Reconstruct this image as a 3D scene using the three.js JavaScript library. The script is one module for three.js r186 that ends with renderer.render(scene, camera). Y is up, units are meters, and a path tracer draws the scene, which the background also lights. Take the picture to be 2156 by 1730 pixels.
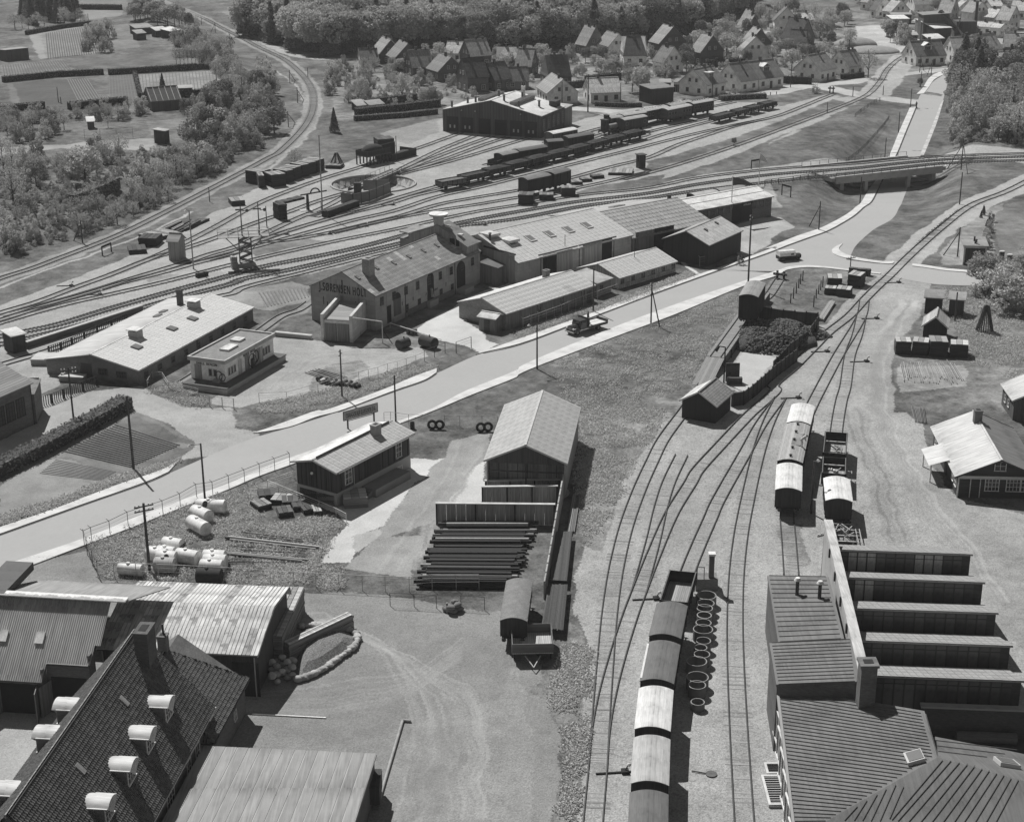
import*as THREE from 'three';
import{mergeGeometries,mergeVertices}from 'three/addons/utils/BufferGeometryUtils.js';
import{MarchingCubes}from 'three/addons/objects/MarchingCubes.js';
import{FontLoader}from 'three/addons/loaders/FontLoader.js';
import{TextGeometry}from 'three/addons/geometries/TextGeometry.js';

// ---------------------------------------------------------------- camera, sky, sun, exposure
const scene=new THREE.Scene();
const CAM_H=72,PITCH=20.2*Math.PI / 180,FOCAL=3352;// focal length in units of a 2156 x 1730 picture
const camera=new THREE.PerspectiveCamera(2*Math.atan(865 / FOCAL)*180 / Math.PI,1024 / 821,1,6000);
camera.position.set(0,CAM_H,0);
camera.rotation.set(-PITCH,0,-.0057,'YXZ');
camera.updateMatrixWorld(true);
const renderer=new THREE.WebGLRenderer({antialias:true});
renderer.setSize(1024,821);
renderer.toneMapping=THREE.LinearToneMapping;
renderer.toneMappingExposure=1.18;
renderer.shadowMap.enabled=true;
renderer.shadowMap.type=THREE.PCFSoftShadowMap;
{
const w=64,h=32,d=new Float32Array(w*h*4);
for(let j=0;j<h;j++)for(let i=0;i<w;i++){
const el=((j + .5)/ h - .5)*Math.PI,k=(j*w + i)*4;
const L=el<0?.10:.095 + .09*Math.exp(-el*3.5);
d[k]=d[k + 1]=d[k + 2]=L;d[k + 3]=1;
}
const sky=new THREE.DataTexture(d,w,h,THREE.RGBAFormat,THREE.FloatType);
sky.mapping=THREE.EquirectangularReflectionMapping;sky.magFilter=THREE.LinearFilter;sky.needsUpdate=true;
scene.background=sky;scene.environment=sky;
}
const SUN=new THREE.DirectionalLight(new THREE.Color(1,.995,.985),4.2);
SUN.position.set(-.49*.63*400,.777*400,-.872*.63*400 - 250);
SUN.target.position.set(0,0,-250);
SUN.castShadow=true;SUN.shadow.mapSize.set(4096,4096);
Object.assign(SUN.shadow.camera,{left:-300,right:300,top:400,bottom:-300,near:1,far:1200});
scene.add(SUN,SUN.target);
scene.fog=new THREE.FogExp2(new THREE.Color(.8,.8,.8),.00014);

// ---------------------------------------------------------------- small tools
function rng(seed){let s=seed>>>0||1;return()=>{s |=0;s=s + 0x6D2B79F5 | 0;let t=Math.imul(s ^ s>>>15,1 | s);t=t + Math.imul(t ^ t>>>7,61 | t)^ t;return((t ^ t>>>14)>>>0)/ 4294967296}}
const R0=rng(7);
const V=(x,y,z)=>new THREE.Vector3(x,y,z);
const lerp=(a,b,t)=>a +(b - a)*t,clamp=(x,a=0,b=1)=>Math.min(b,Math.max(a,x));
const sstep=(a,b,x)=>{const t=clamp((x - a)/(b - a));return t*t*(3 - 2*t)};
// survey tables: sheets of the survey the point lists below are written in
const SHEET={A1:[0,0],A2:[1000,0],A3:[2000,0],A4:[2952,0],B1:[0,790],B2:[1000,790],B3:[2000,790],B4:[2952,790],C1:[0,1580],C2:[1000,1580],C3:[2000,1580],C4:[2952,1580],D1:[0,2371],D2:[1000,2371],D3:[2000,2371],D4:[2952,2371],
Y1:[0,900,2.3956],Y2:[800,600,2.3956],Y3:[1600,500,2.3956],Y4:[2400,300,1.3567],N1:[2900,1050,2.035],N2:[2600,1400,1.744],V1:[1350,130,1.7443],V2:[2050,80,1.7443],V3:[2700,0,1.8785],V4:[3300,0,1.8727],U:[0,0,.54555]};
const p=(s,x,y)=>{const[x0,y0,k=2.156]=SHEET[s];return[(x0 + x / k)*.54555,(y0 + y / k)*.54555]};
const pl=(s,...n)=>{const o=[];for(let i=0;i<n.length;i +=2)o.push(p(s,n[i],n[i + 1]));return o};
function dirOf(q){return V((q[0]- 1078)/ FOCAL,-(q[1]- 865)/ FOCAL,-1).applyQuaternion(camera.quaternion)}
function G(q,h=0){const d=dirOf(q),t=(h - CAM_H)/ d.y;return V(d.x*t,h,d.z*t)}
// height of a thing standing at ground point B whose top is seen at row y
function HT(base,top,h0=0){const B=base.isVector3?base:G(base,h0),d=dirOf(top),t=B.z / d.z;return CAM_H + d.y*t - B.y}

// ---------------------------------------------------------------- noise
function hash(i,j){let h=Math.imul(i,374761393)+ Math.imul(j,668265263)| 0;h=Math.imul(h ^ h>>>13,1274126177);return((h ^ h>>>16)>>>0)/ 4294967296}
function vn(x,y){const i=Math.floor(x),j=Math.floor(y),fx=x - i,fy=y - j,u=fx*fx*(3 - 2*fx),v=fy*fy*(3 - 2*fy);const a=hash(i,j),b=hash(i + 1,j),c=hash(i,j + 1),d=hash(i + 1,j + 1);return a +(b - a)*u +(c - a)*v +(a - b - c + d)*u*v}
function vnT(x,y,P){const i=Math.floor(x),j=Math.floor(y),fx=x - i,fy=y - j,u=fx*fx*(3 - 2*fx),v=fy*fy*(3 - 2*fy),m=n=>((n % P)+ P)% P;const a=hash(m(i),m(j)),b=hash(m(i + 1),m(j)),c=hash(m(i),m(j + 1)),d=hash(m(i + 1),m(j + 1));return a +(b - a)*u +(c - a)*v +(a - b - c + d)*u*v}
function fbmT(x,y,P,oct){let s=0,a=.5,n=0;for(let o=0;o<oct;o++){s +=a*vnT(x,y,P);n +=a;x*=2;y*=2;P*=2;a*=.5}return s / n}

// ---------------------------------------------------------------- textures (tone only; 1 = the material's own colour)
const toS=v=>{v=clamp(v);return Math.round(255*(v<=.0031308?v*12.92:1.055*Math.pow(v,1 / 2.4)- .055))};
const TEX={};
function tex(name,n,fn){
const d=new Uint8Array(n*n*4),e=new Uint8Array(n*n*4);
for(let j=0;j<n;j++)for(let i=0;i<n;i++){const v=fn(i / n,j / n,i,j),k=(j*n + i)*4,c=toS(Array.isArray(v)?v[0]:v),b=Math.round(255*clamp(Array.isArray(v)?v[1]:v));d[k]=d[k + 1]=d[k + 2]=c;e[k]=e[k + 1]=e[k + 2]=b;d[k + 3]=e[k + 3]=255}
const mk=(a,cs)=>{const t=new THREE.DataTexture(a,n,n);t.wrapS=t.wrapT=THREE.RepeatWrapping;t.magFilter=THREE.LinearFilter;t.colorSpace=cs;t.needsUpdate=true;return t};
TEX[name]={map:mk(d,THREE.SRGBColorSpace),bump:mk(e,THREE.NoColorSpace)};
}
tex('mottle',256,(u,v)=>{const f=fbmT(u*4,v*4,4,5),g=fbmT(u*32 + 9,v*32,32,2);return clamp(.45 + .6*f + .25*(g - .5))});
tex('grain',256,(u,v)=>{const f=fbmT(u*8,v*8,8,3),g=fbmT(u*64,v*64,64,2);return clamp(.5 + .25*f + .5*(g - .35))});
tex('fine',256,(u,v)=>.74 + .05*fbmT(u*5,v*5,5,3)+ .06*fbmT(u*48,v*48,48,2));
tex('planks',256,(u,v)=>{const b=Math.floor(u*16),f=u*16 - b;const t=.62 + .3*hash(b,3)+ .35*(fbmT(u*64,v*4,64,2)- .5);const g=f<.08?.35:1;return[t*g,g*(.8 + .2*f)]});
tex('boards',256,(u,v)=>{const b=Math.floor(v*16),f=v*16 - b;const t=.65 + .3*hash(b,5)+ .3*(fbmT(u*4,v*64,64,2)- .5);const g=f<.1?.4:1;return[t*g,g]});
tex('brick',512,(u,v)=>{const r=Math.floor(v*32),fy=v*32 - r,x=u*10 +(r & 1)*.5,c=Math.floor(x),fx=x - c;const mort=fx<.05||fy<.14;const t=mort?.95:.6 + .3*hash(c % 10,r)+ .2*(fbmT(u*6,v*6,6,3)- .5);return[t*(.75 + .4*fbmT(u*3,v*3,3,4)),mort?.2:.9]});
tex('block',512,(u,v)=>{const r=Math.floor(v*14),fy=v*14 - r,x=u*6 +(r & 1)*.5 + .25*hash(r,9),c=Math.floor(x),fx=x - c;const mort=fx<.025||fy<.05;const st=fbmT(u*12,v*1.99,12,3);const t=.72 + .14*hash(c % 6,r)+ .35*(fbmT(u*4,v*4,4,5)- .5)-(st>.62?(st - .62)*1.2:0);return[t*(mort?.6 + .3*hash(r,c % 6):1),mort?.3:.9]});
tex('tiles',256,(u,v)=>{const r=Math.floor(v*8),fy=v*8 - r,c=Math.floor(u*10),fx=u*10 - c;const t=.62 + .35*hash(c,r)+ .3*(fbmT(u*3,v*3,3,3)- .5);const e=fy<.14?.45:1,s=.6 + .4*Math.sin(fx*Math.PI);return[t*e,s*(.4 + .6*fy)]});
tex('streak',512,(u,v)=>{const a=fbmT(u*3,v*3,3,5),b=fbmT(u*48,v*3,48,3);return clamp(.55 + .5*a + .45*(b - .5))});
tex('streakx',512,(u,v)=>{const a=fbmT(u*3,v*3,3,5),b=fbmT(u*3,v*40,40,3),s=(v*9)% 1<.05?.8:1;return clamp((.55 + .45*a + .4*(b - .5))*s)});
tex('rust',512,(u,v)=>{const a=fbmT(u*5,v*5,5,5),b=fbmT(u*60,v*6,60,3),c=sstep(.46,.62,a);return clamp((1 - .5*c)*(.75 + .4*b))});
tex('concrete',512,(u,v)=>{const a=fbmT(u*4,v*4,4,6),b=Math.abs(fbmT(u*3 + 5,v*3,3,4)- .5);return clamp((.72 + .4*(a - .2))*(b<.006?.7:1))});
tex('stones',256,(u,v)=>{let best=9,id=0;const n=24,x=u*n,y=v*n,i=Math.floor(x),j=Math.floor(y);for(let a=-1;a<2;a++)for(let b=-1;b<2;b++){const ci=((i + a)% n + n)% n,cj=((j + b)% n + n)% n,dx=i + a + hash(ci,cj)- x,dy=j + b + hash(cj + 50,ci)- y,d=dx*dx + dy*dy;if(d<best){best=d;id=hash(ci + 7,cj)}}const h=clamp(1 - best*1.1);return[clamp(.35 + .55*id)*(.5 + .5*h),h]});

// ---------------------------------------------------------------- materials
const MATS={};
// mat(linear grey, texture, metres per repeat, {rough, bump, metal, side})
function mat(a,map,S=4,o={}){
const key=JSON.stringify([a,map,S,o]);
if(MATS[key])return MATS[key];
const m=o.leaf?new THREE.MeshPhysicalMaterial({roughness:1,transmission:.3,thickness:0}):new THREE.MeshStandardMaterial({roughness:o.rough??.9,metalness:o.metal??0});
const k=map?a / .78:a;m.color.setRGB(k,k*.997,k*.985);
if(map){m.map=TEX[map].map;if(o.bump){m.bumpMap=TEX[map].bump;m.bumpScale=o.bump}}
if(o.double)m.side=THREE.DoubleSide;
m.userData.S=S;
return MATS[key]=m;
}
const M={
black:mat(.018,'mottle',3),iron:mat(.05,'mottle',2,{rough:.7}),rail:mat(.04,null,1,{rough:.55}),dark:mat(.035,'planks',2),glass:mat(.03,null,1,{rough:.12}),white:mat(.72,'mottle',3),whiteWall:mat(.62,'mottle',6),wood:mat(.3,'boards',2.4),woodDark:mat(.07,'boards',2.4),woodGrey:mat(.22,'planks',2.4),pole:mat(.07,'grain',1),conc:mat(.5,'concrete',8),galv:mat(.4,'mottle',2,{rough:.5}),brickDark:mat(.09,'brick',2.4),felt:mat(.24,'streak',8),sleeper:mat(.2,'grain',1),dirtConc:mat(.32,'concrete',6),
};

// ---------------------------------------------------------------- geometry
function boxUV(g,S=1){
const P=g.attributes.position,N=g.attributes.normal,uv=new Float32Array(P.count*2);
for(let i=0;i<P.count;i++){
const x=P.getX(i),y=P.getY(i),z=P.getZ(i),a=Math.abs(N.getX(i)),b=Math.abs(N.getY(i)),c=Math.abs(N.getZ(i));
let u,v;if(b>=a*.75&&b>=c*.75){u=x;v=z}else if(a>=c){u=z;v=y}else{u=x;v=y}
uv[i*2]=u / S;uv[i*2 + 1]=v / S;
}
g.setAttribute('uv',new THREE.BufferAttribute(uv,2));return g;
}
function clean(g){if(g.index)g=g.toNonIndexed();for(const k of Object.keys(g.attributes))if(k!=='position'&&k!=='normal')g.deleteAttribute(k);if(!g.attributes.normal)g.computeVertexNormals();return g}
function merge(list){list=list.flat().map(clean);return list.length===1?list[0]:mergeGeometries(list)}
const bx=(x0,y0,z0,x1,y1,z1)=>new THREE.BoxGeometry(Math.abs(x1 - x0),Math.abs(y1 - y0),Math.abs(z1 - z0)).translate((x0 + x1)/ 2,(y0 + y1)/ 2,(z0 + z1)/ 2);
function rod(a,b,r0,r1=r0,seg=6){const d=b.clone().sub(a),l=d.length();return new THREE.CylinderGeometry(r1,r0,l,seg).translate(0,l / 2,0).applyQuaternion(new THREE.Quaternion().setFromUnitVectors(V(0,1,0),d.normalize())).translate(a.x,a.y,a.z)}
function beam(a,b,w,h){const d=b.clone().sub(a),l=d.length(),q=new THREE.Quaternion().setFromRotationMatrix(new THREE.Matrix4().lookAt(V(0,0,0),d,Math.abs(d.y)>l*.98?V(1,0,0):V(0,1,0)));return new THREE.BoxGeometry(w,h,l).applyQuaternion(q).translate((a.x + b.x)/ 2,(a.y + b.y)/ 2,(a.z + b.z)/ 2)}
// a flat polygon (3D points in order) as a slab with thickness t below it
function slab(pts,t=.12){
const n=V(0,0,0),N=pts.length;for(let i=0;i<N;i++){const a=pts[i],b=pts[(i + 1)% N];n.x +=(a.y - b.y)*(a.z + b.z);n.y +=(a.z - b.z)*(a.x + b.x);n.z +=(a.x - b.x)*(a.y + b.y)}n.normalize();
if(n.y<0){pts=pts.slice().reverse();n.negate()}
const e1=pts[1].clone().sub(pts[0]).normalize(),e2=n.clone().cross(e1);
const f=pts.map(q=>new THREE.Vector2(q.clone().sub(pts[0]).dot(e1),q.clone().sub(pts[0]).dot(e2)));
const tri=THREE.ShapeUtils.triangulateShape(f,[]),P=[],lo=pts.map(q=>V(q.x,q.y - t,q.z)),push=(...q)=>q.forEach(v=>P.push(v.x,v.y,v.z));
for(const[a,b,c]of tri){push(pts[a],pts[b],pts[c]);push(lo[a],lo[c],lo[b])}
for(let i=0;i<N;i++){const j=(i + 1)% N;push(pts[i],lo[i],lo[j],pts[i],lo[j],pts[j])}
const g=new THREE.BufferGeometry();g.setAttribute('position',new THREE.Float32BufferAttribute(P,3));g.computeVertexNormals();return g;
}
// profile [[z,y],...] closed, swept along x from x0 to x1
function prism(prof,x0,x1){const s=new THREE.Shape(prof.map(([z,y])=>new THREE.Vector2(-z,y)));return new THREE.ExtrudeGeometry(s,{depth:x1 - x0,bevelEnabled:false}).rotateY(Math.PI / 2).translate(x0,0,0)}

// ---------------------------------------------------------------- scene objects
const used={};
function numbered(n){const k=used[n]=(used[n]??-1)+ 1;return k?`${n}_${String(k).padStart(3, '0')}`:n}
function tag(o,label,category,group){Object.assign(o.userData,{label,category});if(group)o.userData.group=group;return o}
function thing(name,label,category,pos,turn=0,group){const o=new THREE.Group();o.name=numbered(name);scene.add(o);if(pos)o.position.copy(pos);o.rotation.y=turn;return tag(o,label,category,group)}
function mesh(parent,name,geo,m,label){
if(Array.isArray(geo))geo=merge(geo);else if(!geo.userData.ready)geo=clean(geo);
if(!geo.userData.ready){boxUV(geo,m.userData.S??1);geo.userData.ready=true}
const o=new THREE.Mesh(geo,m);o.name=parent===scene?numbered(name):name;o.castShadow=o.receiveShadow=true;parent.add(o);
if(label)o.userData.label=label;return o;
}
function struct(name,geo,m){const o=mesh(scene,name,geo,m);o.userData.kind='structure';return o}
function copyOf(o,pos,turn,label,scale){const c=o.clone();c.name=numbered(o.name.replace(/_\d{3}$/,''));c.userData={...o.userData};if(label)c.userData.label=label;if(pos)c.position.copy(pos);if(turn!==undefined)c.rotation.y=turn;if(scale)c.scale.setScalar(scale);scene.add(c);return c}
function heading(A,B){const d=B.clone().sub(A);return Math.atan2(-d.z,d.x)}
// ---------------------------------------------------------------- lie of the land
// tracks as surveyed centre lines
const LINE={
main:[...pl('Y1',-120,470,0,418,280,330,560,225,850,115,1130,0),...pl('Y2',330,150,610,0),...pl('A2',130,1290,260,1180,370,1060,432,950,452,850,440,750,390,660,315,580,200,490,0,395),...pl('A1',2020,320,1860,240,1700,155,1500,72,1300,0,1150,-50)],
};
// the road under the bridge: centre line with heights
const CUT=[[p('B4',600,290),0],[p('B4',780,170),-.6],[p('B4',960,30),-2],[p('A4',970,1690),-3.2],[p('A4',1060,1520),-4.2],[p('A4',1130,1390),-4.2],[p('A4',1200,1250),-3.6],[p('A4',1270,1080),-2.2],[p('A4',1350,900),-.8],[p('A4',1400,780),0]].map(([q,h])=>G(q,h));
const MAINP=LINE.main.map(q=>G(q));
function nearest(P,x,z){let best=1e9,r=null;for(let i=0;i + 1<P.length;i++){const a=P[i],b=P[i + 1],dx=b.x - a.x,dz=b.z - a.z,t=clamp(((x - a.x)*dx +(z - a.z)*dz)/(dx*dx + dz*dz)),ex=x - a.x - dx*t,ez=z - a.z - dz*t,d=ex*ex + ez*ez;if(d<best){best=d;r={d:0,y:a.y +(b.y - a.y)*t,side:dx*ez - dz*ex,i:i + t}}}r.d=Math.sqrt(best);return r}
const TT=G(p('Y2',1535,265)),TTR=G(p('Y2',1145,250)).distanceTo(G(p('Y2',1925,235)))/ 2;
function terr(x,z){
let h=0;
const dT=Math.hypot(x - TT.x,z - TT.z);if(dT<TTR)h=-1.5*sstep(TTR - .2,TTR - 1.4,dT);
if(x>20&&x<140&&z<-250&&z>-460){const n=nearest(CUT,x,z);if(n.y<0)h=n.y*(1 - sstep(6.5,17,n.d))}
if(x<20&&z<-215){const n=nearest(MAINP,x,z);const left=n.side<0?1:0;if(left&&dT>TTR)h +=3.2*sstep(7,26,n.d)*sstep(-215,-255,z)}
if(z<-640)h +=sstep(-640,-1400,z)*14;
return h;
}
function GT(q,up=0){let h=0,P;for(let i=0;i<14;i++){P=G(q,h + up);h=lerp(h,terr(P.x,P.z),.65)}P=G(q,h + up);P.y=terr(P.x,P.z);return P}

// ---------------------------------------------------------------- ground cover, painted in plan: R = tone, G = grass tufts, B = stones
const COVER=[];
const reg=(tone,grass,stone,pts)=>COVER.push({c:[tone,grass,stone],poly:pts.map(q=>q.isVector3?q:GT(q))});
const stroke=(tone,grass,stone,width,alpha,pts)=>COVER.push({c:[tone,grass,stone],w:width,a:alpha,line:pts.map(q=>q.isVector3?q:GT(q))});
const rows=(tone,n,width,alpha,a0,a1,b0,b1)=>{for(let i=0;i<=n;i++)stroke(tone,.3,.1,width,alpha,[GT(a0).lerp(GT(a1),i / n),GT(b0).lerp(GT(b1),i / n)])};
// -- far fields and village floor
reg(.2,.2,0,pl('A1',560,60,1080,60,1040,-20,500,-20));
reg(.26,.2,0,pl('A1',600,75,1020,85,1010,130,650,170));
reg(.22,.3,0,pl('A2',700,30,1000,10,1700,60,1500,0,700,-30));
reg(.25,.2,0,pl('A1',1840,100,2156,60,2156,170,1960,160));
reg(.2,.9,.1,[...pl('A2',640,640,830,500,1400,420,2156,440),...pl('A3',1000,420,2156,150),...pl('A4',300,120,1500,-40,2300,-60,2300,640,1500,600,300,640),...pl('A3',1600,830,500,870),...pl('A2',1400,900,800,1000,600,1000)]);
reg(.5,.1,.5,pl('V4',0,190,200,180,500,230,560,300,480,330,380,380,200,360,0,370));
reg(.42,.1,.4,pl('V4',860,250,1230,230,1230,330,900,310));
// village streets
const street=(w,tone,pts)=>stroke(tone,.02,.25,w,1,pts);
street(6.5,.5,pl('V4',120,-30,230,45,330,95,430,140,540,165));
street(6,.5,[...pl('A3',450,900,620,910,760,925,900,930,1200,890,1600,830,1800,790,2156,770),...pl('A4',330,715,700,685,850,660)]);
street(7,.5,[...pl('A4',0,745,330,715),...pl('A4',520,730,700,770,860,800,1050,825,1300,850)]);
street(5,.46,pl('A3',430,830,400,780,440,745));
street(5,.5,pl('A4',1120,620,1300,600,1520,575));
street(4,.42,pl('V3',480,230,500,330,480,430));
street(5,.5,pl('V4',540,165,620,240,480,300,380,420,250,560));
stroke(.42,.1,.4,9,1,pl('A4',1180,470,1060,590,970,720,900,790));
// -- left: allotments and gardens on the bank
reg(.125,1,.1,pl('A1',-60,250,420,260,1200,160,1900,400,2100,760,1900,900,1500,1250,900,1480,0,1700,-60,1700));
reg(.26,.2,.1,pl('A1',240,290,750,205,830,440,320,490));reg(.32,.1,.1,pl('A1',240,290,330,278,380,485,320,490));
reg(.2,.4,.1,pl('A1',900,210,1070,195,1160,390,940,420));
reg(.19,.4,0,pl('A1',0,540,520,490,640,610,0,660));
reg(.13,.5,0,pl('A1',640,500,1400,430,1800,560,1500,585,860,600,650,600));
reg(.095,.12,.1,pl('A1',60,700,720,650,850,840,100,900));
reg(.18,.2,.1,pl('A1',60,700,110,695,170,890,100,900));
reg(.13,.15,.1,pl('A1',900,630,1110,615,1160,830,910,840));rows(.1,9,.6,.5,p('A1',905,630),p('A1',1110,618),p('A1',912,838),p('A1',1155,830));
reg(.27,.25,.1,pl('A1',1150,620,1800,585,1830,770,1620,790,1180,815));
reg(.33,.15,.1,pl('A1',-40,1225,560,1200,760,1170,1290,1150,1300,1260,900,1240,800,1250,500,1230,-40,1300));
reg(.2,.5,.1,pl('A1',1230,1010,1500,990,1550,1020,1260,1130));
// -- railway yard
const yardTop=[...pl('Y1',-260,800,0,662,300,560,640,425,900,330,1190,215,1350,160),...pl('Y2',60,520,220,470,400,320,700,250,900,180,1090,110,1270,70),...pl('A2',850,1300,1020,1240,1130,1180,1050,1110,1300,1030,1490,985),...pl('A3',450,1020,700,950,990,905,1300,870,1640,850,2020,855,2156,885),...pl('A4',140,885,420,810,520,785,620,795)];
reg(.40,.04,.8,[...yardTop,...pl('Y4',1150,95,900,200,600,310,250,410,130,440,140,480,200,490),...pl('Y4',500,395,900,255,1221,140),...pl('A4',560,820,700,800,830,820,640,920,200,1130,0,1215),...pl('Y4',900,275,500,440,200,535,0,600),...pl('Y3',1500,600,2156,520),...pl('Y4',400,510,800,460,1000,445),...pl('A4',0,1405,680,1345,1100,1310,1530,1275,2250,1255,2250,1370,1480,1390,560,1460,0,1540),...pl('Y4',730,575,400,640),...pl('Y3',1700,720,900,900),...pl('Y2',1890,840,1500,960,1120,1050,760,1140,500,1200),...pl('Y1',2156,610,2000,640,1300,800),...pl('B1',400,1280,0,1380,-160,1400)]);
reg(.3,.1,.6,pl('A2',1000,1110,1300,1030,1480,985,1490,1100,1250,1200));
reg(.13,.9,.1,pl('Y3',1490,580,1700,520,2156,440,2300,410,2300,515,1900,560,1520,612));
reg(.13,.9,.1,pl('Y2',780,1150,1120,1055,1500,950,1350,1000,1240,1080,950,1190,800,1190));
reg(.2,.5,.3,pl('Y2',330,820,900,760,1100,800,700,870,430,940));// weedy patch between tracks
reg(.26,.4,.4,pl('B1',1200,620,1420,575,1500,590,1240,650));
stroke(.46,.1,.5,.7,.9,pl('B1',0,690,300,575,650,450,900,365,1250,235,1600,60));
stroke(.42,.1,.5,.9,.9,[...pl('A2',0,1450,170,1330,350,1180,440,1085,500,970,520,850,500,770,440,680),...pl('A2',320,600)]);
stroke(.4,.1,.5,.8,.8,pl('A2',40,1300,280,1100,360,970,375,850,330,740,230,650,80,560));
stroke(.3,.2,.9,5,1,MAINP);
stroke(.42,.1,.4,3.5,1,pl('A2',0,335,130,400,300,465,480,490,820,490));
// garden beds by the warehouse
reg(.3,.25,.4,pl('Y2',80,1340,300,1250,760,1170,945,1210,950,1330,600,1437,430,1400));
rows(.17,12,.3,.4,p('Y2',480,1260),p('Y2',900,1215),p('Y2',560,1400),p('Y2',940,1300));
reg(.36,.1,.7,pl('B1',-60,1240,480,1180,520,1260,480,1500,340,1600,250,1700,0,1790,-60,1790));
// -- bridge-side banks keep grass; bright path to the workshop
reg(.42,.1,.5,[...pl('B3',1780,180,2100,70),...pl('B4',0,110,130,100,240,180,60,280,50,330,-40,370),...pl('B3',1900,470,1800,360)]);
reg(.33,.5,.5,pl('A4',0,1500,60,1530,130,1690,150,1725,0,1725));
reg(.30,.5,.2,pl('B4',1620,250,1700,120,1850,20,1990,-10,1880,200,1900,400,1700,500,1500,500,1440,400));
reg(.19,.5,.1,pl('B4',1900,100,2000,0,2250,-60,2250,440,2000,420,1930,330));
// -- gravel tail of the yard track to the crossing, lower right yard
stroke(.44,.05,.6,6.5,1,[...pl('B4',2250,-230,2000,-100,1730,0,1470,190,1200,430,1040,590)]);
const lowYard=[...pl('B4',960,590,1200,600,1390,660,1370,760,1320,900,1290,1050,1100,1150,1060,1290,1050,1500,1090,1725),...pl('C4',1200,20,1340,180,1420,500,1600,740,2300,900),...pl('D4',2300,700,2300,2000,-200,2000),...pl('D3',540,2000,500,1400,560,1050,600,500,560,200,500,0),...pl('C3',470,1725,480,1500,540,1130,720,1180,760,900,890,540,1000,400,1130,200,1250,60,1330,0),...pl('B3',1500,1600,2000,900),...pl('B4',60,1000,500,1000,640,850,800,700)];
reg(.39,.05,.9,lowYard);
reg(.34,.2,.5,[...pl('C4',1200,400,1400,500,1560,740,2300,900,2300,2100,1800,1700,1700,1200,1500,900)]);
reg(.36,.15,.6,[...pl('B4',1390,660,1330,900,1000,1050,900,1500,960,1725),...pl('C4',1000,60,1200,20),...pl('B4',1090,1725,1050,1400,1100,1150,1300,1000)]);
reg(.47,.05,.3,pl('B4',1130,795,1290,800,1270,880,1040,1050,960,1060));
// lower left dirt yard, drive and concrete aprons
reg(.265,.06,.5,[...pl('C2',250,1500,700,1540,1060,1530,1250,1560,1900,1680,2156,1700),...pl('D3',100,300,330,600,380,900,300,1700,280,2000),...pl('D2',-200,2000),...pl('D1',-300,2000,-300,600),...pl('C1',-200,1380,300,1260,700,1180,850,1420,2156,1490)]);
reg(.44,.04,.3,pl('D1',-60,790,800,850,500,1400,-60,1900));
reg(.31,.1,.5,pl('D2',1300,900,2000,700,2156,400,2300,1000,2250,2000,900,2000,1000,1500));
for(let i=0;i<46;i++){const a=R0(),k=(R0()- .5)*2;stroke(R0()<.5?.27:.42,.02,.2,.12 + .25*R0(),.35,pl('D2',-200 + a*500,60 + a*20 + k*60 +(1 - a)*20,600 + 60*k,60 + k*80,1100 + k*150,260 + 120*a + k*60,1480 + k*260,560 + 160*a,1600 + k*300,900 + a*300,1500 + k*380,1700))}
for(let i=0;i<22;i++){const k=R0()- .5;stroke(R0()<.5?.28:.4,.02,.2,.12 + .2*R0(),.3,pl('D2',-100,720 + k*160,500,700 + k*260,1000,640 + k*260,1400,500 + k*200,1700,300 + k*200))}
for(let i=0;i<30;i++){const a=R0(),b=R0();stroke(.24,.05,.2,.6 + 1.8*R0(),.16,pl('D2',1250 + a*500,850 + b*700,1260 + a*500 + 30*R0(),950 + b*700))}
reg(.19,.9,.3,pl('D3',60,640,200,560,420,250,560,480,590,800,560,1000,500,1300,470,1725,330,1725,380,1200,300,760));// weeds along the track
reg(.2,.9,.3,pl('D3',420,40,520,120,560,400,420,320));
// grass strip right of the storage shed
reg(.2,.9,.4,pl('C3',460,0,1300,0,1100,220,1000,380,880,540,760,850,700,1120,560,1120,480,1060,500,640,560,240));
// timber merchant's yard
reg(.33,.1,.3,pl('C2',960,1040,1060,1060,1460,960,1560,800,1800,560,1890,420,1960,170,1600,260,1540,400,1290,620,1190,740,900,1150,700,1340,1250,1400,1380,1060));
reg(.62,.02,.12,pl('C2',440,1290,740,960,640,860,380,770,330,740,640,800,900,740,1260,480,1260,410,1430,430,1540,400,1300,600,1200,720,1060,960,740,1050,830,1150,760,1290));
reg(.45,.05,.2,pl('C2',740,1050,1000,980,1040,1020,830,1190,790,1130));
reg(.6,.02,.1,pl('C2',1580,800,1800,480,1890,420,1900,560,1860,650,1850,800));
for(let i=0;i<16;i++){const k=R0();stroke(R0()<.5?.28:.4,.05,.2,.2 + .2*R0(),.4,pl('C2',1000 + k*350,1330,1250 + k*250,1000,1400 + k*250,760,1560 + k*220,520,1660 + k*260,300))}
// grass edge inside the yard with weeds, steel lies on it
reg(.15,1,.25,[...pl('C1',760,1090,1060,960,1600,780,2156,590),...pl('C2',280,480,290,560,60,640,160,720,560,860,740,950,460,1290,690,1340,680,1510,0,1470),...pl('C1',2156,1480,860,1400,720,1170)]);
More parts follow.
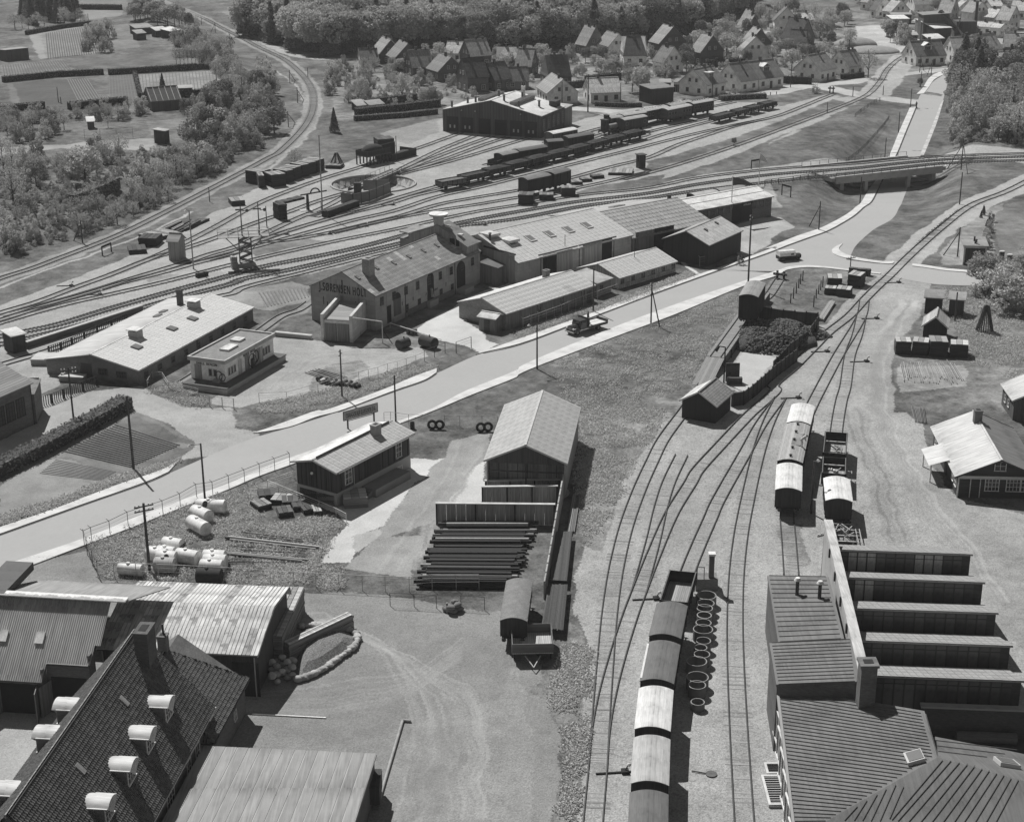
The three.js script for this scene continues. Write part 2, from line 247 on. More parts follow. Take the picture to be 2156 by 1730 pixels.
// Søren's forecourt concrete and its apron; fuel station gravel
reg(.62,.01,.1,[...pl('B2',1290,1040,1740,770,2156,620),...pl('B3',0,570,300,400,900,330,1340,460,1480,580,1650,550,1560,620),...pl('B3',1340,430,740,460,0,680),...pl('B2',1740,830,1750,980,1930,1130,2000,1165,1850,1235,1720,1180,1450,1120)]);
reg(.4,.1,.5,[...pl('B2',130,1100,540,1140,800,1200,1330,1190,1400,1260,1100,1380,800,1460,500,1560,0,1640),...pl('B1',2156,1640,1960,1700,1740,1640,1860,1560,2156,1400)]);
reg(.2,.8,.3,pl('B2',940,1090,1140,1060,1330,1090,1620,1180,1480,1230,1360,1190,1100,1195,900,1180));
reg(.22,.7,.3,pl('B2',560,1340,860,1280,900,1340,780,1450,450,1560,400,1500));
for(let i=0;i<14;i++){const k=R0();stroke(R0()<.5?.33:.46,.05,.3,.3,.4,pl('B2',1350,1240 + 30*k,900,1230 + 100*k,500,1250 + 140*k,250,1400 + 140*k,20,1560 + 60*k))}
reg(.16,1,.2,[...pl('B2',-20,1650,230,1625,500,1560,830,1460,1100,1390,1380,1300,1480,1340,1400,1400,1000,1530,520,1725,0,1900),...pl('C1',2156,170,2000,160,1900,60),...pl('B1',1900,1720,2100,1690)]);
// triangular allotment, lane and its gravel
reg(.4,.05,.3,[...pl('B1',340,1600,1160,1520,1560,1680,1900,1690),...pl('C1',1900,60,2000,160,2156,190,2156,330,1520,430,1600,270,1420,110,1060,20,0,420,-80,300,0,250,280,120)]);
reg(.2,.25,.2,pl('C1',0,600,860,130,1060,20,1240,60,1480,170,1600,270,1510,400,1110,520,700,680,240,850,-60,960));
reg(.14,.5,.1,pl('C1',860,130,1120,60,1400,160,1600,280,1510,400,1120,500,560,330));
reg(.24,.2,.1,pl('C1',820,150,920,125,1560,300,1500,330));
reg(.23,.2,.1,pl('C1',430,380,500,360,1100,505,990,520));
reg(.3,.15,.15,pl('C1',0,620,420,400,960,520,700,660,240,840,-60,950));

reg(.16,1,.3,pl('C1',-60,930,300,830,700,660,1100,520,1510,400,1540,420,1380,480,980,625,400,850,-60,1010));
// right: yard of firewood and poles
reg(.17,1,.2,[...pl('B4',1410,660,1700,680,2250,640,2250,1725,1250,1725,1080,1500,1070,1300,1130,1140,1300,900,1360,770)]);
reg(.33,.5,.2,pl('B4',1100,1350,1650,1330,1700,1500,1100,1560));
for(let i=0;i<24;i++){const k=R0();stroke(R0()<.6?.3:.46,.05,.3,.15 + .2*R0(),.5,[...pl('B4',1250 - 60*k,800,1000 + 120*k,1050,900 + 100*k,1300,880 + 140*k,1725),...pl('C4',900 + 160*k,60,1020 + 180*k,400,1200 + 260*k,800,1500 + 300*k,1200,1800 + 200*k,1600)])}
for(const dx of[0,95])stroke(.2,.3,.4,.35,.7,pl('C4',690 + dx*.9,0,760 + dx,250,850 + dx,440,950 + dx,750,1070 + dx,1110));
for(const dx of[0,95])stroke(.25,.2,.4,1.6,.35,pl('C4',690 + dx*.9,0,760 + dx,250,850 + dx,440,950 + dx,750,1070 + dx,1110));
reg(.22,.4,.5,pl('C4',130,1000,320,950,350,1300,170,1370));
// bunker floor
reg(.55,0,.2,[...pl('B3',1780,1400,1900,1210,2156,1250),...pl('B4',0,1250,140,1290,0,1400),...pl('B3',1960,1520,1800,1570)]);
reg(.16,.9,.2,[...pl('B4',0,610,190,540,400,530,700,545,960,590,820,690,600,860,440,960,0,920),...pl('B3',2000,800,2100,640)]);
// patchy dry grass in the meadow
const meadow=(n,tone,w,al,x0,y0,x1,y1,s)=>{for(let i=0;i<n;i++){const x=lerp(x0,x1,R0()),y=lerp(y0,y1,R0());stroke(tone,.9,.2,w*(.5 + R0()),al,pl(s,x,y,x + 40*R0(),y - 15*R0()))}};
meadow(50,.3,1.6,.35,900,1120,1500,1650,'B3');meadow(40,.1,2,.35,200,1200,1400,1650,'B3');meadow(14,.4,1.2,.5,250,1230,560,1360,'B3');
meadow(30,.32,1.3,.4,560,400,900,1100,'C3');meadow(24,.1,2,.3,100,1250,1200,1600,'A3');meadow(24,.1,2.4,.3,0,950,1000,1300,'A4');
for(let i=0;i<40;i++){const a=R0()*1.2 - .2;stroke(.36,.1,.7,1.2 + R0()*2,.18,pl('C3',800 + a*1000,R0()*1700,820 + a*1000,R0()*1700 + 60))}

// road carriageways are ribbons of their own (below); verge ballast under tracks is added once the tracks are known
const ZONES=[
{x0:-66,x1:66,z0:-192,z1:-88,w:2048,h:1614,step:1},
{x0:-124,x1:124,z0:-344,z1:-192,w:2048,h:1255,step:1},
{x0:-300,x1:300,z0:-800,z1:-344,w:2048,h:1557,step:2},
];
function buildGround(){
const stoneBump=TEX.stones.bump,grain=TEX.grain.bump;
for(const zn of ZONES){
const cv=document.createElement('canvas');cv.width=zn.w;cv.height=zn.h;const c=cv.getContext('2d');
const kx=zn.w /(zn.x1 - zn.x0),kz=zn.h /(zn.z1 - zn.z0),X=v=>(v.x - zn.x0)*kx,Y=v=>(v.z - zn.z0)*kz;
c.fillStyle='rgb(33,242,20)';c.fillRect(0,0,zn.w,zn.h);
c.lineCap=c.lineJoin='round';
for(const q of COVER){
const col=q.c.map(v=>Math.round(255*v)).join(',');
const L=q.poly??q.line;c.beginPath();L.forEach((v,i)=>i?c.lineTo(X(v),Y(v)):c.moveTo(X(v),Y(v)));
if(q.poly){c.closePath();c.fillStyle=`rgb(${col})`;c.fill()}else{c.strokeStyle=`rgba(${col},${q.a})`;c.lineWidth=Math.max(q.w*kx,1);c.stroke()}
}
const src=c.getImageData(0,0,zn.w,zn.h).data,out=new Uint8Array(zn.w*zn.h*4);
for(let j=0;j<zn.h;j++)for(let i=0;i<zn.w;i++){
const x=zn.x0 +(i + .5)/ kx,z=zn.z0 +(j + .5)/ kz;
const wx=(vn(x*.3,z*.3)- .5)*1.1 +(vn(x*5 + 40,z*5)- .5)*.34,wz=(vn(x*.3 + 91,z*.3)- .5)*1.1 +(vn(x*5,z*5 + 70)- .5)*.34;
const a=clamp(Math.round(i + wx*kx),0,zn.w - 1),b=clamp(Math.round(j + wz*kz),0,zn.h - 1),k=(b*zn.w + a)*4;
let t=src[k]/ 255;const g=src[k + 1]/ 255,s=src[k + 2]/ 255;
const n1=vn(x*.16,z*.16),n2=vn(x*.7 + 17,z*.7),n3=vn(x*2.6,z*2.6 + 33),n4=vn(x*9,z*9 + 5);
let f=1 +(n1 - .5)*.22 +(n2 - .5)*.16;
f*=1 + g*((n1 - .5)*.8 +(n2 - .5)*.7 +(n3 - .5)*.55 +(n4 - .5)*.5);
const n5=zn.z0>-200?vn(x*19 + 3,z*19)- .5:0;
f*=1 + s*((n3 - .5)*.22 +(n4 - .5)*.5 + n5*.6)+(n4 - .5)*.1 + n5*(.12 + .25*g);
if(s>.3&&n4>.82&&n3>.5)f*=.66;
const v=toS(Math.max(.02,.84*t*f)),o=((zn.h - 1 - j)*zn.w + i)*4;out[o]=out[o + 1]=v;out[o + 2]=Math.max(0,v - 1);out[o + 3]=255;
}
const map=new THREE.DataTexture(out,zn.w,zn.h);map.colorSpace=THREE.SRGBColorSpace;map.magFilter=THREE.LinearFilter;map.needsUpdate=true;
const bump=grain.clone();bump.repeat.set((zn.x1 - zn.x0)/ 5,(zn.z1 - zn.z0)/ 5);bump.needsUpdate=true;
const nx=Math.round((zn.x1 - zn.x0)/ zn.step),nz=Math.round((zn.z1 - zn.z0)/ zn.step);
const g=new THREE.PlaneGeometry(zn.x1 - zn.x0,zn.z1 - zn.z0,nx,nz).rotateX(-Math.PI / 2).translate((zn.x0 + zn.x1)/ 2,0,(zn.z0 + zn.z1)/ 2);
const P=g.attributes.position;for(let i=0;i<P.count;i++)P.setY(i,terr(P.getX(i),P.getZ(i))-(zn.step>1&&Math.abs(P.getZ(i)- zn.z1)<.1?.02:0));
g.computeVertexNormals();g.userData.ready=true;
const m=new THREE.MeshStandardMaterial({map,bumpMap:bump,bumpScale:.09,roughness:.96});
struct('ground',g,m);
}
// country beyond
const far=new THREE.PlaneGeometry(7000,5200,140,104).rotateX(-Math.PI / 2).translate(0,0,-2700),P=far.attributes.position;
for(let i=0;i<P.count;i++){const x=P.getX(i),z=P.getZ(i);P.setY(i,(z>-860&&z<-60&&Math.abs(x)<360?-9:terr(x,z)- .6))}
far.computeVertexNormals();struct('terrain',far,mat(.17,'mottle',160));
}

// ---------------------------------------------------------------- roads and pavements
function smooth(pts,step=2){const c=new THREE.CatmullRomCurve3(pts,false,'centripetal');return c.getSpacedPoints(Math.max(2,Math.round(c.getLength()/ step)))}
function ribbon(L,R,y,thick=0,n=60){
const a=new THREE.CatmullRomCurve3(L,false,'centripetal').getSpacedPoints(n),b=new THREE.CatmullRomCurve3(R,false,'centripetal').getSpacedPoints(n),P=[],put=(...q)=>q.forEach(v=>P.push(v.x,v.y,v.z));
const up=q=>V(q.x,terr(q.x,q.z)+ y,q.z),dn=q=>V(q.x,q.y - thick,q.z),A=a.map(up),B=b.map(up);
for(let i=0;i<n;i++){put(A[i],B[i],A[i + 1],B[i],B[i + 1],A[i + 1]);if(thick){put(A[i],A[i + 1],dn(A[i]),A[i + 1],dn(A[i + 1]),dn(A[i]),B[i],dn(B[i]),B[i + 1],B[i + 1],dn(B[i]),dn(B[i + 1]))}}
if(thick)for(const i of[0,n])put(A[i],dn(A[i]),B[i],B[i],dn(A[i]),dn(B[i]));
const g=new THREE.BufferGeometry();g.setAttribute('position',new THREE.Float32BufferAttribute(P,3));g.computeVertexNormals();
const N=g.attributes.normal;return g;
}
const gg=a=>a.map(q=>GT(q));
const ROADM=mat(.355,'fine',14),PAVE=mat(.54,'concrete',5,{bump:.01});
const kerbU=[...pl('C1',-200,1110,30,1030,700,790,1260,590),...pl('C2',-100,255,250,150),...pl('B2',650,1725,1130,1550,1470,1405)];
const kerbU2=[...pl('B2',1860,1235),...pl('B3',-40,1180,480,990,1100,755,1680,545,2080,405),...pl('B4',180,345,500,230,720,110,860,0)];
const edgeL=[...pl('C1',-200,1385,60,1290,680,1080,1100,910,1500,760,1900,620),...pl('C2',0,505,250,408,1130,110,1430,0),...pl('B2',1700,1560,2156,1370),...pl('B3',0,1360,700,1060,1200,870,1900,630,2156,550)];
function buildRoads(){
struct('road',ribbon(gg([...kerbU,...kerbU2]),gg([...edgeL,...pl('B4',30,570,330,520,640,480,760,340,900,212,1060,118,1135,0)]),.012,0,160),ROADM);
struct('road',ribbon(gg(pl('B4',560,410,640,450,850,480,1070,505,1230,506,1500,545,1800,575,2000,560,2250,500)),gg(pl('B4',330,520,600,540,760,560,985,585,1200,625,1390,658,1700,672,2000,660,2250,625)),.016,0,60),ROADM);
struct('road',ribbon(gg([...pl('B4',860,0),...pl('A4',900,1660,985,1480,1085,1310,1170,1110,1262,890,1290,800,1390,690,1500,615,1600,560)]),gg([...pl('B4',1135,0),...pl('A4',1160,1640,1225,1470,1300,1290,1385,1090,1480,850,1510,740,1530,680,1560,640,1640,590)]),.012,0,90),ROADM);
const gutShade=mat(.05,'grain',3),inset=(a,d)=>gg(a).map((v,i,L)=>{const e=L[Math.min(L.length - 1,i + 1)].clone().sub(L[Math.max(0,i - 1)]).setY(0).normalize();return v.clone().add(V(-e.z*d,0,e.x*d))});
for(const k of[pl('C1',-200,1110,30,1030,700,790,1260,592,1400,527),pl('B2',650,1725,1130,1550,1380,1462,1470,1405),kerbU2,[...pl('B4',860,0),...pl('A4',900,1660,985,1480,1085,1310,1170,1110,1262,890)]])struct('gutter',ribbon(inset(k,.01),inset(k,.28),.02,0,80),gutShade);  // dark strip: gutter dirt with the kerb's cast shadow painted in
// pavements with kerbs
struct('pavement',ribbon(gg([...pl('C1',-200,1060,0,985,400,850,980,630,1370,495,1490,425)]),gg(pl('C1',-200,1108,30,1028,700,788,1000,684,1250,592,1400,525)),.13,.2,50),PAVE);
struct('pavement',ribbon(gg([...pl('C2',-50,200,60,165,240,100,500,10),...pl('B2',500,1725,1000,1555,1300,1430,1480,1365)]),gg([...pl('C2',40,190,250,150,480,65),...pl('B2',650,1725,1130,1548,1380,1460,1475,1400)]),.13,.2,40),PAVE);
struct('pavement',ribbon(gg([...pl('B2',1800,1250),...pl('B3',0,1122,500,945,900,795,1500,585,1750,500,2156,345),...pl('B4',0,372,200,290,480,190,700,70,790,0)]),gg([...pl('B2',1860,1233),...pl('B3',0,1163,480,988,900,830,1100,753,1680,543,2080,403),...pl('B4',180,343,500,228,720,108,858,0)]),.13,.2,80),PAVE);
struct('pavement',ribbon(gg([...pl('C1',60,1292,680,1082,1100,912,1500,762,1900,622),...pl('C2',0,507,250,410,1130,112,1430,2),...pl('B2',1700,1562,2156,1372),...pl('B3',0,1362,700,1062,1200,872,1900,632,2156,552),...pl('B4',200,520,330,508,480,515,700,540,970,572)]),gg([...pl('C1',190,1330,700,1135,1100,985,1600,785,1900,670),...pl('C2',0,560,250,470,1150,130,1440,20),...pl('B2',1760,1590,2156,1430),...pl('B3',0,1420,760,1120,1270,930,1900,672,2156,592),...pl('B4',190,545,330,525,480,528,700,552,960,580)]),.13,.2,160),PAVE);
struct('pavement',ribbon(gg(pl('B4',600,345,560,380,585,418,700,452,860,478,1050,494,1078,484)),gg(pl('B4',650,325,618,372,655,405,740,435,880,462,1040,476,1070,470)),.13,.2,36),PAVE);
struct('pavement',ribbon(gg(pl('B4',1230,494,1330,505,1500,530,1650,545,1800,560,1900,562)),gg(pl('B4',1228,512,1330,525,1500,550,1650,562,1800,576,1900,572)),.13,.2,30),PAVE);
struct('pavement',ribbon(gg([...pl('B4',790,0),...pl('A4',800,1690,880,1560,945,1470,1030,1310,1110,1120,1210,893)]),gg([...pl('B4',858,0),...pl('A4',898,1660,983,1480,1083,1310,1168,1110,1260,890)]),.12,.2,70),PAVE);
struct('pavement',ribbon(gg(pl('A4',1265,785,1310,740,1370,650,1420,615,1520,578)),gg(pl('A4',1325,780,1360,735,1410,665,1450,640,1530,605)),.12,.2,30),PAVE);
struct('path',ribbon(gg(pl('A4',1290,1290,1400,1030,1470,850)),gg(pl('A4',1325,1290,1430,1030,1492,830)),.03,0,40),mat(.5,'mottle',5));
}

// ---------------------------------------------------------------- railway tracks
const TRACKS=[];
function track(label,pts,o={}){
const P=smooth(pts.map(q=>q.isVector3?q:G(q,o.h??0)),1);
TRACKS.push(P);COVER.push({c:[o.bed??.33,.08,.8],w:2.6,a:o.bedA??.6,line:P},{c:[.27,.08,.9],w:1.1,a:o.bedA??.45,line:P});
const t=thing('railway_track',label,'railway track',P[0].clone().setY(0),0,o.group);
const off=P[0].clone().setY(0),nrm=P.map((q,i)=>{const a=P[Math.max(0,i - 1)],b=P[Math.min(P.length - 1,i + 1)],d=b.clone().sub(a).setY(0).normalize();return V(-d.z,0,d.x)});
for(const s of[-1,1]){
const A=[],w=o.rw??.1,put=(...q)=>q.forEach(v=>A.push(v.x,v.y,v.z)),hh=.15;
const prof=i=>{const c=P[i].clone().addScaledVector(nrm[i],s*.7525).sub(off),y=(o.h??0)+(o.terr?terr(P[i].x,P[i].z):0)+ .01;return[V(c.x - nrm[i].x*w / 2,y - .05,c.z - nrm[i].z*w / 2),V(c.x - nrm[i].x*w / 2,y + hh,c.z - nrm[i].z*w / 2),V(c.x + nrm[i].x*w / 2,y + hh,c.z + nrm[i].z*w / 2),V(c.x + nrm[i].x*w / 2,y - .05,c.z + nrm[i].z*w / 2)]};
for(let i=0;i + 1<P.length;i++){const a=prof(i),b=prof(i + 1);for(let k=0;k<3;k++)put(a[k],a[k + 1],b[k],a[k + 1],b[k + 1],b[k])}
const g=new THREE.BufferGeometry();g.setAttribute('position',new THREE.Float32BufferAttribute(A,3));g.computeVertexNormals();
mesh(t,'rail',g,M.rail);
}
if(o.sleepers!==0){
const Q=smooth(P,o.sleepers??.68),list=[],base=(o.h??0)+(o.lift??.005),r=rng(P.length*31 + 5);
for(let i=0;i + 1<Q.length;i++){if(r()>(o.show??1))continue;list.push({p:Q[i].clone().sub(off).setY(base +(r()- .6)*.03),a:heading(Q[i],Q[i + 1])+ Math.PI / 2 +(r()- .5)*.05,k:Math.floor(r()*3)})}
if(o.single)list.slice(0,300).forEach(q=>{const m=mesh(t,'sleeper',SLEEPER,SLM[q.k]);m.position.copy(q.p);m.rotation.y=q.a});
const rest=o.single?list.slice(300):list;
if(rest.length){const im=new THREE.InstancedMesh(SLEEPER,SLM[o.tone??1],rest.length),m4=new THREE.Matrix4();rest.forEach((q,i)=>im.setMatrixAt(i,m4.makeRotationY(q.a).setPosition(q.p)));im.name='sleepers';im.userData.kind='stuff';im.castShadow=im.receiveShadow=true;t.add(im)}
}
return t;
}
function shared(g,S=1){g=clean(Array.isArray(g)?merge(g):g);boxUV(g,S);g.userData.ready=true;return g}
const SLEEPER=shared(bx(-1.25,-.1,-.12,1.25,.03,.12)),SLM=[mat(.3,'grain',1.5),mat(.24,'grain',1.5),mat(.36,'grain',1.5),mat(.07,'grain',1.5)];
// -- the yard
const yt={group:'parallel tracks of the goods yard',show:.5,lift:-.005};
track('single main line curving from the left edge past the gardens into the wood',LINE.main,{bed:.24,rw:.09});
track('topmost yard track, running from the left past the crates to the coaling stage',[...pl('Y1',-200,815,0,738,350,632,700,500,1000,392,1350,250,1600,140),...pl('Y2',0,700,500,430,800,310,1100,205,1490,83),...pl('A2',1000,1325,1300,1240,1500,1170,1680,1105)],yt);
track('yard track leading from the left to the turntable past the water crane',[...pl('Y1',1000,392,1400,235,1650,160),...pl('Y2',0,790,500,603,760,520,1000,430,1330,330)],yt);
track('yard track that runs beside the ash pit to the turntable bridge',[...pl('Y1',0,765,500,635,850,535,1200,425,1500,335,1780,250),...pl('Y2',0,920,250,848,480,748,640,670,860,570,1080,480,1330,345)],yt);
track('yard track under the long row of coal wagons',[...pl('Y1',-150,840,0,805,400,672,800,560,1100,468,1500,365,1800,280,2156,190),...pl('Y2',400,820,640,730,1000,620,1400,500,1800,380),...pl('Y3',213,525,700,410,1200,285,1700,155,2156,45),...pl('A3',1060,1110,1640,970,2000,880)],yt);
track('yard track just below the coal wagons',[...pl('Y2',480,790,900,650,1300,540,1700,440),...pl('Y3',0,612,500,500,1000,375,1500,255,2156,92),...pl('Y4',136,323,300,272,500,220,650,184,800,146)],yt);
track('yard track that ends at the buffer stop near the village street',[...pl('Y2',0,965,500,830,900,720,1350,600,1700,520,2156,375),...pl('Y3',600,535,960,445,1430,330,2156,150),...pl('Y4',136,356,400,290,640,238,800,205,950,150,1060,105,1105,88)],{...yt,show:.3});
track('yard track with two dark vans standing on it',[...pl('Y2',480,800,700,790,1150,710,1450,640,1750,570,2156,450),...pl('Y3',500,640,1000,555,1420,455,1800,350,2156,262),...pl('Y4',300,350,450,300,600,252,760,215)],yt);
track('single line rising past the pole stacks to the level crossing in the village',[...pl('Y2',1150,720,1750,580),...pl('Y3',240,745,600,690,960,628,1400,560,1700,500,2156,395),...pl('Y4',0,535,250,468,600,355,900,245,1221,122),...pl('A4',860,785,960,680,1020,580,1100,505,1180,455,1260,400,1320,365)],{bed:.42,show:.5});
const br={bed:.42,show:.6,group:'tracks over the bridge'};
track('upper of the three tracks that cross the bridge',[...pl('Y1',-120,870,0,830,600,660,1000,570,1500,455,2156,288),...pl('Y2',400,970,700,900,1200,790,1700,690,2156,590),...pl('Y3',600,755,1000,692,1500,612,2156,540),...pl('Y4',400,525,800,478,1221,450),...pl('A4',1100,1328,1530,1298,2250,1275)],br);
track('middle of the three tracks that cross the bridge',[...pl('Y1',-120,990,0,955,500,852,1000,702,1500,560,2156,382),...pl('Y2',300,1080,600,1010,1000,935,1400,850,1890,720),...pl('Y3',240,900,600,825,1000,752,1500,668,2156,590),...pl('Y4',400,558,800,506,1221,474),...pl('A4',1100,1362,1530,1326,2250,1300)],{...br,lift:.06,show:1,tone:3,bed:.36});
track('lower of the three tracks that cross the bridge, beside the warehouse roofs',[...pl('Y1',-120,1060,0,1028,250,975,700,862,1200,722,1700,582,2156,462),...pl('Y2',300,1150,700,1070,1100,980,1500,880,1890,785),...pl('Y3',340,905,900,832,1600,702,2156,636),...pl('Y4',350,598,700,555,1000,522,1221,500),...pl('A4',1100,1400,1480,1360,2250,1330)],{...br,lift:.06,show:1,tone:3,bed:.36});
track('loading siding between the warehouse gable and the white roofed store',[...pl('B1',-160,1390,0,1335,400,1215,900,1040),...pl('Y1',1500,755,2000,590,2156,555),...pl('Y2',300,1235,900,1080,1350,965,1700,880,1850,842)],{bed:.4,show:.3});
track('short siding running behind the fuel station into the warehouse yard',[...pl('B1',1480,1500,1580,1440),...pl('B2',20,1040,200,920,320,880,424,810)],{sleepers:0});
const fan={group:'tracks fanning out from the turntable to the engine shed',show:.4};
const fanLine=(label,...n)=>track(label,pl('A2',...n),fan);
fanLine('fan track to the leftmost shed door',1120,1440,1250,1372,1500,1250,1800,1128);
fanLine('fan track to the second shed door',1140,1442,1400,1335,1700,1220,1945,1132);
fanLine('fan track to the third shed door',1150,1446,1500,1340,1900,1195,2075,1140);
fanLine('fan track to the rightmost shed door',1165,1452,1600,1340,2156,1175,2260,1145);
track('track with passenger coaches standing below the village houses',[...pl('A3',220,1190,600,1090,900,1010,1240,920,1500,865,1700,815)],yt);
track('second coach track with the guard vans',[...pl('A3',500,1190,760,1100,1060,1040,1300,970,1560,900,1800,850)],yt);
track('dark van siding behind the coal wagons',[...pl('Y3',650,330,850,280,1200,185,1700,55),...pl('A3',640,1100,760,1070)],yt);
// -- lower right yard
const nt={group:'tracks of the lower goods yard',single:true,show:.55,lift:-.012,bedA:.3};
track('track curving from the right edge over the level crossing',[...pl('B4',2250,-230,2000,-105,1730,0,1470,190,1200,430,1040,590,930,690,830,790)],{...nt,single:false});
const P1=[...pl('B4',830,790,700,930),...pl('N1',600,480,480,600,330,750,170,900),...pl('N2',690,175,500,360,330,540,150,740),...pl('C3',1440,600,1280,860,1130,1200,985,1570),...pl('D3',935,0,830,330,745,650,690,950,660,1300,622,1720,600,2000)];
track('track along the coal bunker wall bending down to the bottom edge',P1,nt);
track('leftmost track of the lower yard, straight down from the trestle',[...pl('C3',1390,0,1200,260,1120,420,1015,650,905,950,840,1200,800,1400),...pl('D3',758,0,715,500,685,900,660,1300)],nt);
track('short track joining from a sandy crossing to the point lever',[...pl('C3',1360,380,1255,600,1190,800,1120,1100,1010,1500)],nt);
track('track under the nearest row of vans beside the concrete rings',[...pl('N2',720,235,590,410,490,590,285,955),...pl('C3',1605,890,1500,1130,1415,1340),...pl('D3',1270,60,1180,500,1120,1000,1085,1720)],nt);
track('rightmost long track passing the dark roofed factory',[...pl('N2',720,235,640,400,575,590,490,955),...pl('C3',1850,1060,1815,1380),...pl('D3',1803,0,1805,300,1830,900,1880,1720,1900,2000)],nt);
track('track under the white roofed and grey roofed vans',[...pl('B4',830,790),...pl('N1',865,345,680,660,545,912),...pl('N2',925,300,850,480,800,700,770,960),...pl('C4',185,900,200,1100,220,1380)],nt);
track('track under the empty open wagons at the far side',[...pl('N1',865,345,830,500,775,650,735,912),...pl('N2',1130,250,1095,460,1085,700,1100,960),...pl('C4',640,950,690,1130)],nt);
track('trestle track beside the coal bunker ending at a timber stop',[...pl('C3',1390,0),...pl('B3',1560,1470,1720,1215,1860,985,2000,800),...pl('B4',0,785,125,622)],{...nt,show:.8});
// furrows and drills of the plots
function furrows(name,n,w,h,a,...q){const L=[],Q=q.map(v=>GT(v));for(let i=0;i<=n;i++){const u=Q[0].clone().lerp(Q[1],i / n),v=Q[2].clone().lerp(Q[3],i / n);L.push(beam(V(u.x,u.y + h / 2,u.z),V(v.x,v.y + h / 2,v.z),w,h))}struct(name,L,mat(a,'grain',1))}
furrows('ploughed_furrows',21,.34,.1,.07,p('A1',380,278),p('A1',745,215),p('A1',400,490),p('A1',815,440));furrows('ploughed_furrows',24,.3,.08,.09,p('A1',20,545),p('A1',520,500),p('A1',40,650),p('A1',600,600));furrows('ploughed_furrows',22,.24,.06,.14,p('A1',1180,622),p('A1',1790,590),p('A1',1200,812),p('A1',1820,772));furrows('seed_drills',8,.2,.06,.22,p('A1',560,662),p('A1',720,652),p('A1',660,858),p('A1',845,842));furrows('seed_drills',9,.14,.05,.17,p('A1',905,630),p('A1',1110,618),p('A1',912,838),p('A1',1155,830));furrows('planted_rows',17,.22,.1,.1,p('C1',960,130),p('C1',540,350),p('C1',1490,300),p('C1',1090,480));furrows('planted_rows',9,.16,.05,.16,p('C1',460,420),p('C1',330,530),p('C1',960,520),p('C1',830,590));furrows('planted_rows',12,.2,.08,.16,p('Y2',480,1270),p('Y2',900,1225),p('Y2',560,1400),p('Y2',935,1310));
buildGround();
buildRoads();
// ---------------------------------------------------------------- builders for buildings
const FONT=await new FontLoader().loadAsync('fonts/droid/droid_sans_bold.typeface.json');
const FONTR=await new FontLoader().loadAsync('fonts/droid/droid_sans_regular.typeface.json');
function textGeo(s,size,depth=.03,font=FONT){const g=new TextGeometry(s,{font,size,depth,curveSegments:4,bevelEnabled:false});g.computeBoundingBox();const b=g.boundingBox;return g.translate(-(b.min.x + b.max.x)/ 2,0,0)}
// where the sight line to q crosses the vertical plane through ground point B along direction n: {s along n, y}
function ridgeFit(B,n,q){const d=dirOf(q),det=d.x*-n.z - -n.x*d.z,t=(B.x*-n.z - -n.x*B.z)/ det,s=(d.x*B.z - d.z*B.x)/ det;return{s,y:CAM_H + d.y*t,s2:(d.x*t - B.x)*n.x +(d.z*t - B.z)*n.z}}
const TONES=[.86,.95,1,1.06,1.16];
function sheetMats(a,map,S,o,spread=1){return TONES.map(k=>mat(+(a*(1 +(k - 1)*spread)).toFixed(4),map,S,o))}
// individual sheets on a sloping quad: a eave-left, b eave-right, c ridge-right, d ridge-left
function sheets(parent,a,b,c,d,nu,nv,mats,name='roof_sheet',seed=5,o={}){
const r=rng(seed),u=b.clone().sub(a),v=d.clone().sub(a),lu=u.length(),lv=v.length();u.normalize();v.normalize();const n=u.clone().cross(v).normalize();if(n.y<0)n.negate();
const du=lu / nu,dv=lv / nv,gap=o.gap??.03,th=o.th??.035,B=new THREE.Matrix4().makeBasis(u,n,u.clone().cross(n)),q=new THREE.Quaternion().setFromRotationMatrix(B);
const g=shared(bx(-du / 2 + gap / 2,0,-dv / 2 - .02,du / 2 - gap / 2,th,dv / 2 - gap / 2),mats[0].userData.S);
const tilt=new THREE.Quaternion().setFromAxisAngle(u,0),rest=[];
let k=0;const odd=o.odd??[],total=nu*nv;
for(let j=0;j<nv;j++)for(let i=0;i<nu;i++){
const pos=a.clone().addScaledVector(u,(i + .5)*du).addScaledVector(v,(j + .5)*dv).addScaledVector(n,.012 + r()*.012),mi=r()<(o.calm??0)?2:Math.floor(r()*mats.length);
if(o.skip&&o.skip(i,j))continue;
if(k++<(o.max??290)){const s=mesh(parent,name,g,o.pick?o.pick(i,j,r)??mats[mi]:mats[mi]);s.position.copy(pos);s.quaternion.copy(q)}
else rest.push(g.clone().applyQuaternion(q).translate(pos.x,pos.y,pos.z));
}
if(rest.length){const s=mesh(parent,name + 's',rest,mats[2]);s.userData.kind='stuff'}
}
function corrugated(a,b,c,d,pitch,amp,th=.02){// ribs run from eave to ridge
const u=b.clone().sub(a),lu=u.length(),n=u.clone().cross(d.clone().sub(a)).normalize();if(n.y<0)n.negate();const N=Math.round(lu / pitch)*4,P=[],A=[],D=[];
for(let i=0;i<=N;i++){const t=i / N,h=amp*Math.sin(i*Math.PI / 2);A.push(a.clone().lerp(b,t).addScaledVector(n,h));D.push(d.clone().lerp(c,t).addScaledVector(n,h))}
for(let i=0;i<N;i++)for(const v of[A[i],A[i + 1],D[i],A[i + 1],D[i + 1],D[i]])P.push(v.x,v.y,v.z);
const g=new THREE.BufferGeometry();g.setAttribute('position',new THREE.Float32BufferAttribute(P,3));g.computeVertexNormals();return g;
}
const WINC={};
